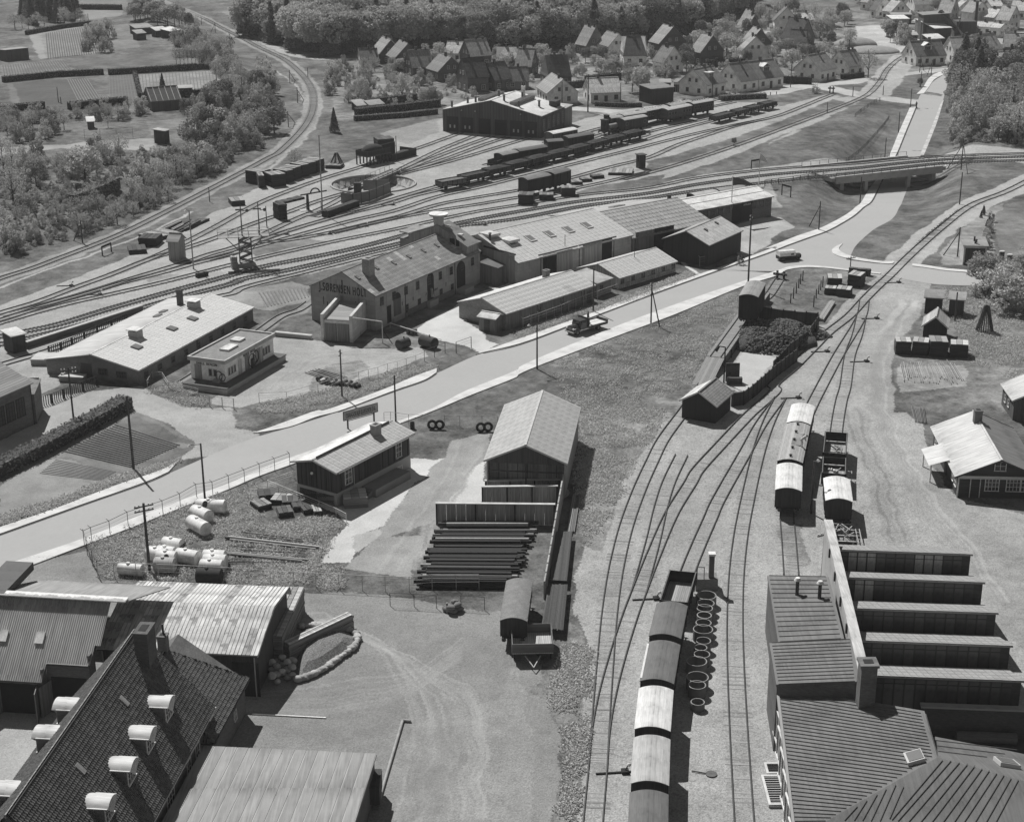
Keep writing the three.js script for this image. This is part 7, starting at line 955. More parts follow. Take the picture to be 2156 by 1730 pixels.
const h=gable('bunker_hut','dark hut with pale and grey roof slopes beside the bunker','hut',G(p('N2',280,408)),G(p('N2',382,318)),{W:4.6,e:2.5,r:3.9,over:.35,overGable:.3,wall:mat(.03,'planks',2),roof:mat(.26,'tiles',2.4),roofBack:mat(.56,'mottle',4),barge:mat(.6,null)});
const lp=thing('bunker_lamp','gooseneck lamp post at the coal bunker with a hinged hopper','lamp post',G(p('B3',1712,1480)));const hh=HT(lp.position,p('B3',1722,1185));mesh(lp,'post',rod(V(0,0,0),V(0,hh,0),.12,.09),M.black);mesh(lp,'arm',[rod(V(0,hh,0),V(-.8,hh + .15,0),.08),rod(V(-.8,hh + .15,0),V(-1.3,hh - .5,0),.12,.3)],M.black);mesh(lp,'hopper',[bx(.3,0,-.8,2.2,2.6,-.6),bx(.3,0,.4,2.4,1,1)],mat(.06,'rust',2));
}
// ---------------------------------------------------------------- trees, hedges, plants
function leaves(r,n,size,pick){const P=[];for(let i=0;i<n;i++){const c=pick(r);if(!c)continue;const s=size*(.6 + .8*r()),a=V(r()- .5,r()- .5,r()- .5).normalize(),b=V(r()- .5,r()- .5,r()- .5).cross(a).normalize().multiplyScalar(s*.6);a.multiplyScalar(s);const q=[c.clone().add(a),c.clone().add(b),c.clone().sub(a),c.clone().sub(b)];for(const k of[0,1,2,0,2,3])P.push(q[k].x,q[k].y,q[k].z)}const g=new THREE.BufferGeometry();g.setAttribute('position',new THREE.Float32BufferAttribute(P,3));g.computeVertexNormals();boxUV(g,3);g.userData.ready=true;return g}
const ball=(r,c,R)=>{let v;do v=V(r()*2 - 1,r()*2 - 1,r()*2 - 1);while(v.length()>1);const k=.55 + .45*v.length();v.normalize().multiplyScalar(k);return V(c.x + v.x*R.x,c.y + v.y*R.y,c.z + v.z*R.z)};
const leafM=a=>mat(+(Math.min(.62,a*2.6)).toFixed(3),'grain',2,{double:true,leaf:true});
function limbs(r,n,h0,h1,spread,r0){const L=[rod(V(0,-.3,0),V(.1,h0,0),r0,r0*.7),rod(V(.1,h0,0),V(0,h1,.1),r0*.7,r0*.2)];const tips=[];for(let i=0;i<n;i++){const a=i*2.4 + r(),y=lerp(h0*.8,h1*.75,r()),t=V(Math.cos(a)*spread*(.5 + .5*r()),Math.min(h1,y + 1.5 + 2.5*r()),Math.sin(a)*spread*(.5 + .5*r()));L.push(rod(V(.05,y,0),t,r0*.35,r0*.1,4));tips.push(t)}return[shared(L),tips]}
const PROTO={};
function proto(kind,seed,tone,build){const r=rng(seed),[trunk,crown]=build(r),g=new THREE.Group();mesh(g,'trunk',trunk,mat(.07,'grain',1));mesh(g,'crown',crown,leafM(tone));(PROTO[kind]??=[]).push(g)}
const leafy=(n,size,sp)=>r=>{const[t,tips]=limbs(r,9,2.4,8.6,sp,.24),cl=[...tips.map(v=>[v,V(1.1,.8,1.1).multiplyScalar(.7 + .5*r())]),...Array.from({length:22},(_,i)=>{const a=i*2.4,y=3.6 + 5.4*(i / 22),k=Math.sqrt(Math.max(.05,1 - Math.pow((y - 5.4)/ 3.8,2)));return[V(Math.cos(a)*sp*.85*k,y,Math.sin(a)*sp*.85*k),V(1.05,.75,1.05).multiplyScalar(.8 + .5*r())]})];return[t,leaves(r,n,size,q=>{const[c,R]=cl[Math.floor(q()*cl.length)];return ball(q,c,R)})]};
for(const[s,a]of[[11,.19],[12,.15],[13,.225]])proto('leafy',s,a,leafy(2300,.27,3));
for(const[s,a]of[[21,.2],[22,.16]])proto('airy',s,a,leafy(900,.2,2.8));
proto('blossom',31,.42,leafy(2000,.24,3));proto('dark',32,.085,leafy(2600,.26,2.9));
for(const[s,a]of[[41,.07],[42,.095]])proto('conifer',s,a,r=>[shared([rod(V(0,-.3,0),V(0,9.6,0),.2,.04)]),leaves(r,2200,.26,q=>{const k=Math.pow(q(),.7),y=1 + 9*(1 - k),layer=.75 + .25*Math.abs(Math.sin(y*3.2)),R=.15 + 2.4*k*layer,a=q()*6.283,d=R*Math.sqrt(.25 + .75*q());return V(Math.cos(a)*d,y - d*.25,Math.sin(a)*d)})]);
for(const[s,a]of[[51,.17],[52,.11],[53,.23],[54,.15]])proto('bush',s,a,r=>[shared([0,1,2,3,4].map(i=>rod(V(0,-.2,0),V(Math.cos(i*1.3)*2.2,6,Math.sin(i*1.3)*2.2),.14,.04,4))),leaves(r,1700,.34,q=>{const i=Math.floor(q()*17),y=1.8 +(i % 4)*2,k=3.4 -(i % 4)*.55;const m=.6 + .8*hash(i,s);return ball(q,V(Math.cos(i*2.4)*k*m,y*(.7 + .6*hash(s,i)),Math.sin(i*2.4)*k*m),V(1.5,1.9,1.5).multiplyScalar(.6 + .6*hash(i + 3,s)))})]);
proto('bare',61,.15,r=>{const L=[rod(V(0,-.3,0),V(0,9,0),.13,.04)];for(let i=0;i<26;i++){const y=4 + r()*5,a=r()*6.3;L.push(rod(V(0,y,0),V(Math.cos(a)*1.5,y + 1.2 + r(),Math.sin(a)*1.5),.035,.015,3))}return[shared(L),leaves(r,420,.2,q=>ball(q,V(0,7.6,0),V(1.8,2.6,1.8)))]});
let treeN=0;
function tree(kind,P,h,label,group,wide=1){const list=PROTO[kind],g=list[treeN++ % list.length].clone();g.name=numbered({conifer:'conifer_tree',bush:'bush',blossom:'blossom_tree',airy:'light_leaved_tree',dark:'dark_leaved_tree',bare:'bare_tree'}[kind]??'leafy_tree');const k=h / 10;g.scale.set(k*wide,k,k*wide);g.rotation.y=hash(treeN,5)*6.28;g.position.copy(P);tag(g,label,{bush:'bush',conifer:'conifer',blossom:'blossom tree',airy:'slender tree',bare:'bare tree'}[kind]??'tree',group);scene.add(g);return g}
const T1=(kind,label,s,x,y,top,wide=1)=>{const B=GT(p(s,x,y));return tree(kind,B,Math.max(2,HT(B,p(s,x,top))),label,undefined,wide)};
const inPoly=(P,x,z)=>{let c=false;for(let i=0,j=P.length - 1;i<P.length;j=i++)if((P[i].z>z)!==(P[j].z>z)&&x<(P[j].x - P[i].x)*(z - P[i].z)/(P[j].z - P[i].z)+ P[i].x)c=!c;return c};
function scatter(polyPx,n,kinds,h0,h1,label,group,seed,wide=1){const P=polyPx.map(q=>GT(q)),r=rng(seed),xs=P.map(v=>v.x),zs=P.map(v=>v.z),o=[];let tries=0;while(o.length<n&&tries++<n*40){const x=lerp(Math.min(...xs),Math.max(...xs),r()),z=lerp(Math.min(...zs),Math.max(...zs),r());if(!inPoly(P,x,z)||HOUSE_AT.some(h=>Math.hypot(h.x - x,h.z - z)<h.r)||o.some(v=>Math.hypot(v.x - x,v.z - z)<1.6))continue;const v=V(x,terr(x,z),z);o.push(v);if(label)tree(kinds[Math.floor(r()*kinds.length)],v,lerp(h0,h1,r()),label,group,wide*(.85 + .4*r()))}return o}
const HOUSE_AT=scene.children.filter(o=>['house','shed','engine shed','house wing'].includes(o.userData.category)).map(o=>{const b=new THREE.Box3().setFromObject(o),c=b.getCenter(V(0,0,0));return{x:c.x,z:c.z,r:Math.max(b.max.x - b.min.x,b.max.z - b.min.z)*.5}});
// the wood at the top
const woodFront=[...pl('A2',-150,300,60,345,380,440,620,470,830,440,1300,425,1500,400,2100,440),...pl('A3',450,395,1000,350,1320,300,1600,215,1800,140,2000,90)];
woodFront.slice(0,-1).forEach((a,i)=>{const A=GT(a),B=GT(woodFront[i + 1]),r=rng(700 + i),n=Math.round(A.distanceTo(B)/ 4.2);for(let k=0;k<n;k++){const v=A.clone().lerp(B,(k + r())/ n).add(V(0,0,-r()*7));tree(i<6?(r()<.55?'conifer':r()<.5?'leafy':'airy'):r()<.25?'conifer':r()<.3?'dark':'leafy',v,9 + 6*r(),i<6?'tree in the mixed conifer edge of the wood beside the curve':'tree in the leafy edge of the wood behind the village',i<6?'left edge of the wood':'right edge of the wood',.85 + .3*r())}});
{const P=[...woodFront.map(q=>GT(q)),...[...woodFront].reverse().map(q=>GT(q).add(V(0,0,-150)))],r=rng(77),pts=[];const xs=P.map(v=>v.x);while(pts.length<1500){const x=lerp(Math.min(...xs),Math.max(...xs),r()),z=-480 - r()*420;if(inPoly(P,x,z))pts.push(V(x,terr(x,z),z))}
[['leafy',0],['leafy',1],['leafy',2],['conifer',0],['dark',0]].forEach(([k,i],gI)=>{const L=pts.filter((_,j)=>j % 5===gI),im=new THREE.InstancedMesh(PROTO[k][i].children[1].geometry,PROTO[k][i].children[1].material,L.length),m4=new THREE.Matrix4();L.forEach((v,j)=>{const s=1.05 + .55*r();im.setMatrixAt(j,m4.compose(v,new THREE.Quaternion().setFromAxisAngle(V(0,1,0),r()*6.3),V(s*1.15,s,s*1.15)))});im.name=numbered('wood');im.castShadow=im.receiveShadow=true;im.userData={kind:'stuff',label:['mid green crowns of the dense wood across the top','darker leafy crowns of the dense wood across the top','pale leafy crowns of the dense wood across the top','conifer tops of the dense wood across the top','darkest round crowns of the dense wood across the top'][gI],category:'wood'};scene.add(im)})}
scatter(pl('A1',70,180,200,60,560,30,640,150,560,190,300,215),34,['conifer'],9,13,'dark conifer in the clump at the upper left corner','upper left conifer clump',3);
scatter(pl('A4',1560,640,1800,480,2300,560,2300,760,1560,760),18,['conifer','dark'],9,13,'dark conifer in the thicket right of the sunken road','upper conifers of the right thicket',4);
scatter(pl('A4',1520,800,2300,760,2300,1220,1600,1230,1480,1100),34,['airy','leafy','bush'],6,11,'leafy tree in the thicket right of the sunken road','lower trees of the right thicket',5);
// slope of scrub along the curve, gardens at left
scatter([...pl('A1',1380,330,1700,330,1950,480,2020,700,1900,760,1820,520),...pl('A1',2120,800,2140,1080,2050,1250,1850,1370,1500,1480,1600,1330,1950,1000,1960,820)],52,['bush','airy','airy','bush'],3,6.5,'scrubby tree on the bank inside the railway curve','scrub on the bank inside the curve',6);
scatter([...pl('A2',0,560,160,760,200,1000,100,1180,0,1250),...pl('A1',2120,1250,2050,1000)],26,['bush','dark','bush'],4,7,'dense bush right on the inner edge of the railway curve','bushes at the inner edge of the curve',7);
scatter(pl('A1',1100,1720,1050,1560,1500,1400,1800,1380,1700,1480,1400,1640),28,['bush','airy','bare'],3,6.5,'thin scrub tree on the slope above the main line','scrub on the slope above the line',8);
scatter(pl('B1',0,60,300,-40,1000,-20,1500,-60,1180,110,700,250,300,330,80,420,0,430),26,['bush','airy','airy'],2.5,5,'shrub on the bank above the main line at the left edge','shrubs on the left bank',9);
scatter(pl('A1',0,1020,560,980,600,1170,0,1200),26,['airy','bush'],3.4,5,'fruit tree in the row above the tennis court','fruit trees above the court',10);
scatter(pl('A1',620,960,1180,920,1200,1070,640,1060),18,['airy','bush'],3,4.6,'fruit tree in the middle allotment rows','fruit trees of the middle allotment',12);
scatter(pl('A1',0,1300,520,1280,880,1290,1280,1260,1400,1400,1000,1500,600,1520,0,1690),24,['leafy','airy','airy','bush'],3,6,'garden tree below the tennis court at the left','garden trees below the court',14);
scatter(pl('A1',1550,1000,1950,860,1900,1010,1800,1200,1600,1280),14,['dark','bush','leafy'],5,8,'dense tree beside the greenhouse hedge','trees beside the greenhouse hedge',15);
scatter(pl('A1',620,470,780,260,900,260,960,420,800,450),16,['airy','bush'],3,6,'small tree between the ploughed plots','trees between the plots',16);
scatter(pl('A1',1010,170,1250,130,1900,260,1300,220),22,['leafy','airy','dark'],5,9,'tree along the upper allotment lane','trees along the upper lane',17);
scatter(pl('A1',0,240,600,180,720,205,200,250),12,['airy'],4,7,'light tree before the upper left conifers','light trees at the upper left',18);
for(let i=0;i<10;i++)T1('bare','bare stemmed tree in the slanting row over the allotment hedge','A1',1470 + i*32,578 - i*3,400,1.2).userData.group='slanting row of bare trees';
// gardens of the village
scatter([...pl('A2',570,640,760,560,1150,560,1400,640,1640,700,1640,860,1400,880,800,900,600,900)],46,['bush','leafy','bush','airy'],2.5,5.5,'garden shrub on the terraces left of the engine shed','garden shrubs on the terraces',19);
scatter([...pl('A2',830,540,1600,460,2150,480),...pl('A3',500,470,1000,420,1300,420,1330,640,900,660,500,660,200,650)],60,['bush','leafy','bush'],2.5,5.5,'garden shrub between the village houses','garden shrubs of the village',20);
scatter([...pl('A3',1330,420,1650,200,2100,120),...pl('A4',300,120,700,150,750,400,500,480,100,540),...pl('A3',1900,560,1400,620)],70,['leafy','dark','airy','leafy'],4,8,'round crowned garden tree in the right part of the village','garden trees in the right part of the village',23);
scatter(pl('V4',-100,0,300,-20,1221,-20,1221,120,900,110,500,150,200,130),46,['leafy','airy'],4,7,'garden tree at the top right beyond the gravel yard','garden trees at the top right',24);
scatter(pl('V4',180,300,300,230,420,330,350,350),10,['dark','bush'],4,7,'dark tree standing in the gravel yard','trees in the gravel yard',25);
scatter(pl('B4',1760,740,1850,620,2200,640,2250,960,1960,940),9,['bush','leafy'],4,6.5,'broad sunlit bush beside the pole yard at the right edge','broad bushes at the right edge',26,1.3);
scatter(pl('B4',1760,120,1850,40,1910,60,1880,400,1850,420),12,['bush','conifer'],1.2,2.2,'small garden shrub on the rockery behind the transformer hut','rockery shrubs',27);
T1('blossom','big bright blossom tree on the garden terraces','A2',860,770,635,1.25);T1('conifer','lone dark spruce on the embankment outside the curve','A2',625,1100,895);T1('airy','small round airy tree at the crates beside the main line','A2',300,1420,1220,1);T1('conifer','tall sparse spruce beside the shed in the allotments','A1',1355,790,610);
T1('dark','left of two round dark trees before the pointed roof house','V2',365,280,175);T1('dark','right of two round dark trees before the white gable','V2',480,280,165);T1('leafy','bright round tree in front of the hipped roof house','V2',525,385,250);T1('leafy','left big tree at the street corner by the white cottage','V2',680,480,305);T1('leafy','right big tree at the street corner by the white cottage','V2',735,500,300);T1('airy','slender tree in the gap below the round trees','V2',900,400,275);
T1('blossom','left blossom tree before the wood edge house','V1',605,185,50);T1('blossom','middle blossom tree before the wood edge house','V1',695,165,50);T1('blossom','right blossom tree before the wood edge house','V1',780,150,55);T1('blossom','pale tree behind the dark brick house by the wood','V1',270,130,60);
T1('leafy','round tree left of the picket fence cottage','V3',670,500,345,1.2);T1('leafy','large tree behind the picket fence cottage','V3',1015,530,320,1.1);T1('airy','tree in front of the right cottage end','V4',95,560,345);T1('leafy','round tree beside the white works shed','V4',230,260,130,1.2);T1('leafy','bright tree at the upper right beyond the row houses','V4',1110,320,175,1.1);T1('dark','small dark bush in the middle of the embankment meadow','A3',1795,1210,1150);T1('bush','bush at the track end by the buffer stop','A4',420,775,715,1.6);T1('bush','bush at the front of the porch house','A3',1790,785,735,1.3);T1('dark','tree standing on the sunken road bank with a dark crown','A4',1290,720,640);T1('leafy','large garden tree with open limbs below the court','A1',715,1530,1200,1.3);T1('airy','tree at the left edge above the garden plot','A1',110,1690,1370,1.2);
// hedges
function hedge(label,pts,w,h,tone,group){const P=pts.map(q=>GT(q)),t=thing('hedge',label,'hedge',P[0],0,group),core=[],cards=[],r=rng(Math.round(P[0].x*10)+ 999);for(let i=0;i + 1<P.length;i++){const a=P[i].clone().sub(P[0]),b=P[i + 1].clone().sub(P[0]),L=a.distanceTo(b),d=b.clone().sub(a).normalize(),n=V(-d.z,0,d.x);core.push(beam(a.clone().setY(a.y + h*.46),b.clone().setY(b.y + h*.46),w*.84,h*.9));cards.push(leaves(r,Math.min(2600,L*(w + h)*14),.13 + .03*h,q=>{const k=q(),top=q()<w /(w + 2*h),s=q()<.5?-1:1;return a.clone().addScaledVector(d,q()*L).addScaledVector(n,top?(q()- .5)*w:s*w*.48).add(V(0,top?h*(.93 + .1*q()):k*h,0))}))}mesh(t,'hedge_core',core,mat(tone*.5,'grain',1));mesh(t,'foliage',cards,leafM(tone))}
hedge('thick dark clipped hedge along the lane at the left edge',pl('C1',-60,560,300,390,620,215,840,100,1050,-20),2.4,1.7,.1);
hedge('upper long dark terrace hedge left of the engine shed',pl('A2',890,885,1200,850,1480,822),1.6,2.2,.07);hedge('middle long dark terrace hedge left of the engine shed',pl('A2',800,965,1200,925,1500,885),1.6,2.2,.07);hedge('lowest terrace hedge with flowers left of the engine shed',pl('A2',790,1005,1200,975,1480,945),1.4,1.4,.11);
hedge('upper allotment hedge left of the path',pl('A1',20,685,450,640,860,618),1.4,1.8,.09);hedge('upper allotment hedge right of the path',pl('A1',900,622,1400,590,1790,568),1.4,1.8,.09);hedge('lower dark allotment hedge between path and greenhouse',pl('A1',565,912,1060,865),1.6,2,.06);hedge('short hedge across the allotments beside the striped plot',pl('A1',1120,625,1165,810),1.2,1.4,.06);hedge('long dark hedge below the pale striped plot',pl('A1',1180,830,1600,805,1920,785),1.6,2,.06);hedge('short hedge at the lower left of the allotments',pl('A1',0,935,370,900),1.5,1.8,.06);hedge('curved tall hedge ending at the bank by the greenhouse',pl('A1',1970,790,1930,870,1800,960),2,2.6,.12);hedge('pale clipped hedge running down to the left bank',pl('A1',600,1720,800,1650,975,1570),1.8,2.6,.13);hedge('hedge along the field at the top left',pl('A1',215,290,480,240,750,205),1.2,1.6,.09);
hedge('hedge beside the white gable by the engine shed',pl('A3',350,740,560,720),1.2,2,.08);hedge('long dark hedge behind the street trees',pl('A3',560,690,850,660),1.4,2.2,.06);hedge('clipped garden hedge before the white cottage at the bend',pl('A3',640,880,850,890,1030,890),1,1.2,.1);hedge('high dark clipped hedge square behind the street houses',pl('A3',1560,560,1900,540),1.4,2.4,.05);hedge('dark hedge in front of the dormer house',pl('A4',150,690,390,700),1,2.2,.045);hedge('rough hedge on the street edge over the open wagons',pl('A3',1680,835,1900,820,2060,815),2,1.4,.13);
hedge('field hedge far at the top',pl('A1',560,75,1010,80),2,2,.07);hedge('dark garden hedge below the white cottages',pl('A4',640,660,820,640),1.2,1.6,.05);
{const g=PROTO.bush.map(o=>o.children[1]),put=(label,poly,n,h,seed)=>{const L=scatter(poly,n,[],1,2,'','',seed),r=rng(seed);g.forEach((m,k)=>{const M2=L.filter((_,i)=>i % g.length===k),im=new THREE.InstancedMesh(m.geometry,m.material,M2.length),m4=new THREE.Matrix4();M2.forEach((v,i)=>{const s=h / 10*(.5 + r());im.setMatrixAt(i,m4.compose(v,new THREE.Quaternion().setFromAxisAngle(V(0,1,0),r()*6.3),V(s*1.3,s,s*1.3)))});im.name=numbered('undergrowth');im.castShadow=im.receiveShadow=true;im.userData={kind:'stuff',label,category:'undergrowth'};scene.add(im)})};
put('low scrub covering the bank inside the railway curve',[...pl('A1',1380,330,1900,340,2120,800,2140,1150,1850,1400,1500,1560,1080,1720),...pl('A1',1400,1350,1900,950,1850,600)],330,1.7,41);put('low scrub covering the bank at the left edge',pl('B1',0,0,1000,-40,1450,-50,700,250,300,360,0,430),130,1.4,42);put('low garden growth between the village houses',[...pl('A2',570,640,1000,540,2150,470),...pl('A3',1000,400,2100,120),...pl('A4',300,120,750,400,300,560),...pl('A3',1400,640,200,660),...pl('A2',1640,860,800,880)],500,1.6,43);put('low growth among the allotment fruit trees',pl('A1',0,1330,500,1310,1280,1280,1300,1500,600,1680,0,1700),120,1.4,44);put('bushes filling the thicket right of the sunken road',pl('A4',1540,600,2300,600,2300,1230,1560,1240),260,3,45);put('garden growth at the top right',pl('V4',0,0,1221,-10,1221,130,500,150,200,140),260,2,46)}
// tufts of rough grass where the photograph shows them thick
{const tuft=shared(leaves(rng(5),26,.09,q=>V((q()- .5)*1.1,.02 + q()*.13,(q()- .5)*1.1)),1),put=(label,s,pts,n,a,seed,k=1)=>{const P=pl(s,...pts).map(q=>GT(q)),r=rng(seed),xs=P.map(v=>v.x),zs=P.map(v=>v.z),L=[];let t=0;while(L.length<n&&t++<n*20){const x=lerp(Math.min(...xs),Math.max(...xs),r()),z=lerp(Math.min(...zs),Math.max(...zs),r());if(inPoly(P,x,z)&&vn(x*.5,z*.5)+ .3*r()>.5)L.push(V(x,terr(x,z),z))}const im=new THREE.InstancedMesh(tuft,leafM(a*1.25),L.length),m4=new THREE.Matrix4();L.forEach((v,i)=>{const c=k*(.5 + r());im.setMatrixAt(i,m4.compose(v,new THREE.Quaternion().setFromAxisAngle(V(0,1,0),r()*6),V(c,c,c)))});im.name=numbered('rough_grass');im.castShadow=im.receiveShadow=true;im.userData={kind:'stuff',label,category:'grass'};scene.add(im)};
put('rough grass around the white tanks','C1',[760,1090,1600,790,2156,600,2156,1470,860,1400],1500,.2,1);put('rough grass between office and lower fence','C2',[0,980,560,900,700,960,460,1290,680,1340,680,1500,0,1450],1500,.2,2);put('weeds along the lowest track','D3',[420,250,600,300,570,1000,520,1400,470,1725,360,1725,420,1100,280,700],700,.2,3);put('dry rough grass of the road meadow','B3',[300,1330,1280,950,1800,740,1850,950,1400,1500,900,1725,300,1725],1700,.22,4);put('rough grass beside the open store','C3',[460,0,1250,0,1000,400,760,850,560,1120,500,700],1200,.24,5);put('wild verge between fence and fuel yard','B2',[0,1660,500,1560,1100,1395,1390,1310,1470,1350,900,1560,400,1725,0,1725],1500,.2,6);put('rough grass of the firewood yard','B4',[1400,680,1700,690,2156,980,2156,1500,1700,1300,1550,900,1340,900],1200,.2,7);put('flowering verge under the triangular plot','C1',[0,900,500,740,1000,560,1500,420,1400,470,900,640,300,870,0,960],1200,.27,8);put('scrubby bank under the roadside sheds','B3',[0,1060,600,860,1000,740,1400,560,1470,590,1000,780,500,930,0,1110],1200,.22,9);put('weeds round the fuel kiosk ramp','B1',[1250,1560,1500,1480,1740,1640,1620,1700],300,.18,11)}
// ---------------------------------------------------------------- poles, fences, stores, vehicles, people
function pole(label,s,x,y,s2,x2,y2,o={},group){
const B=GT(p(s,x,y)),h=clamp(HT(B,p(s2,x2,y2)),1.5,22),t=thing(o.name??'telegraph_pole',label,o.cat??'pole',B,.5,group),r=o.r??.13;
mesh(t,'post',rod(V(0,-.2,0),V(0,h,0),r,r*.75,8),o.m??M.pole);
for(let i=0;i<(o.arms??0);i++){mesh(t,'crossarm',[bx(-1,h - .4 - i*.5,-.06,1,h - .28 - i*.5,.06)],M.pole);for(const k of[-.9,-.5,.5,.9])mesh(t,'insulator',rod(V(k,h - .28 - i*.5,0),V(k,h - .08 - i*.5,0),.07),M.white)}
if(o.pins)for(let i=0;i<3;i++)mesh(t,'insulator',rod(V(i % 2?.2:-.2,h - .3 - i*.3,0),V(i % 2?.2:-.2,h - .1 - i*.3,0),.09),M.white);
if(o.lamp){mesh(t,'lamp_arm',rod(V(0,h - .1,0),V(-1.3*o.lamp,h + .05,0),.04),M.iron);mesh(t,'lamp_shade',rod(V(-1.3*o.lamp,h - .12,0),V(-1.3*o.lamp,h + .08,0),.26,.08,10),M.white)}
for(const q of o.struts??[]){t.updateMatrixWorld();const f=t.worldToLocal(GT(p(s,q[0],q[1])));mesh(t,'strut',rod(f,V(0,h*.85,0),r*.8,r*.6),o.m??M.pole)}
if(o.flag)mesh(t,'flag',slab([V(0,h - .2,0),V(.1,h - 1.7,.05),V(o.flag*.5,h - 1.9,.5),V(o.flag,h - 2.3,.7),V(o.flag*.5,h - .9,.45)],.03),mat(o.fm??.5,null));return t}
const PO=(...a)=>pole(...a);
PO('tall pole with white insulators beside the hedge lane','C1',612,105,'B1',585,1352,{arms:2});PO('bare thick pole at the tip of the triangular plot','C1',1110,502,'B1',1042,1590,{r:.17});PO('pole with small lamp arm behind the topmost white tank','C1',1703,745,'C1',1667,282,{lamp:1});PO('leaning pole with two crossarms among the white tanks','C1',1243,1345,'C1',1187,780,{arms:2,r:.17});
PO('pole at the oil drums in the fuel yard','B2',690,1602,'B2',670,1205,{pins:1});PO('pole at the kerb behind the timber office','C2',1137,105,'B2',1130,1418,{pins:1});PO('street lamp pole at the meadow opposite the low shed','B3',157,1366,'B3',155,987,{lamp:1,name:'street_lamp',cat:'street lamp'});PO('dark pole before the link between the roadside sheds','B3',625,890,'B3',628,527);PO('road pole with slanting strut in the meadow edge','B3',1105,990,'B3',1110,645,{pins:1,struts:[[1180,1022]]});PO('tall pole with insulators near the two cyclists','B3',1914,672,'B3',1940,82,{pins:1,r:.16});
PO('short signal post on the green before the junction','B4',712,537,'B4',717,428,{arms:1,r:.1});PO('pole with strut on the grass above the workshop road','B4',450,212,'A4',462,1672,{struts:[[370,180]]});PO('pole with long strut left of the transformer hut','B4',1605,432,'B4',1620,187,{struts:[[1488,420]]});PO('pole with rows of white insulators by the gate pillars','B4',1912,602,'B4',1920,468,{arms:2});PO('pole between the two small sheds of the firewood yard','B4',1583,965,'B4',1600,727);PO('pole before the left bridge abutment','A4',793,1690,'A4',805,1470);PO('pole on the bank right of the bridge','A4',1622,1700,'A4',1640,1432);PO('strutted pole standing on the bridge embankment','A4',1635,1412,'A4',1657,1152,{struts:[[1520,1405],[1690,1450]]});
PO('lamp post with hook lamp between the two van rows','C4',385,862,'C4',402,428,{lamp:-.4,name:'lamp_post',cat:'lamp post'});PO('dark double height pole at the end of the firewall','C4',482,1392,'C4',487,1015,{arms:1,r:.2});PO('tall slim mast beside the turntable fence','Y2',1065,547,'A2',497,1122,{m:mat(.3,'mottle',2),r:.14,name:'light_mast',cat:'mast'});PO('slim mast in front of the coal bin','A2',1143,1342,'A2',1137,1130,{r:.12,name:'light_mast',cat:'mast'});PO('mast with wires left of the signal gantry','B1',1608,532,'B1',1584,42,{m:mat(.35,'mottle',2),lamp:.5,name:'light_mast',cat:'mast'});PO('short dark post between gantry and water crane','Y2',550,667,'Y2',538,467,{r:.11});PO('dark post beside the main line at the drain path','Y2',20,427,'Y2',17,292,{r:.1});PO('strutted pole on the bank above the main line at left','B1',685,317,'B1',675,130,{pins:1,struts:[[610,300]]});
PO('white flagpole with a pale flag behind the workshop','A3',2003,1547,'A3',2012,1268,{m:M.white,r:.09,flag:1.6,fm:.6,name:'flagpole',cat:'flagpole'});PO('white flagpole with a long dark pennant before the workshop','B3',1770,152,'A3',1797,1462,{m:M.white,r:.1,flag:5,fm:.08,name:'flagpole',cat:'flagpole'});PO('black tall pole at the street bend by the white cottage','A3',580,932,'A3',574,615,{r:.2});PO('tall pole in front of the porch house','A3',1615,812,'A3',1620,605,{r:.15});
for(const[lab,g,s,L]of[['strutted telegraph pole along the outside of the main line curve','poles along the curve','A2',[[63,540,62,465,105,550],[255,692,250,580,298,670],[320,857,315,725,370,830],[243,1057,237,925,298,1022],[405,640,400,560]]],['telegraph pole beside the main line near the wood','poles near the wood','A1',[[1790,272,1785,185,1750,275],[1910,370,1908,265,1952,355],[1675,205,1672,130],[735,200,731,112],[2015,787,2010,640]]],['thin post standing in the dark allotment plot','plot posts','A1',[[483,850,472,722],[505,858,503,805]]],['pole in the village street behind the coaches','village street poles','A3',[[365,870,362,680],[463,848,460,700],[850,870,849,690],[1132,862,1130,757],[237,470,235,347],[1117,342,1119,232]]],['road pole along the sunken road beyond the bridge','poles of the sunken road','A4',[[1213,896,1223,737],[1113,1102,1125,930],[1000,1312,1007,1147]]],['pole around the village level crossing','level crossing poles','A4',[[733,802,735,720],[985,792,988,712],[520,937,523,845],[795,600,798,462],[862,482,862,410],[215,727,222,532],[330,652,333,427],[1385,632,1390,497,1350,632],[1290,602,1292,452,1325,587],[1298,722,1305,592]]]])L.forEach((q,i)=>{const t=PO(lab,s,q[0],q[1],s,q[2],q[3],{r:.12,struts:q[4]?[[q[4],q[5]]]:[]},g);if(i===0)t.userData.label=lab + ', first in the row'});
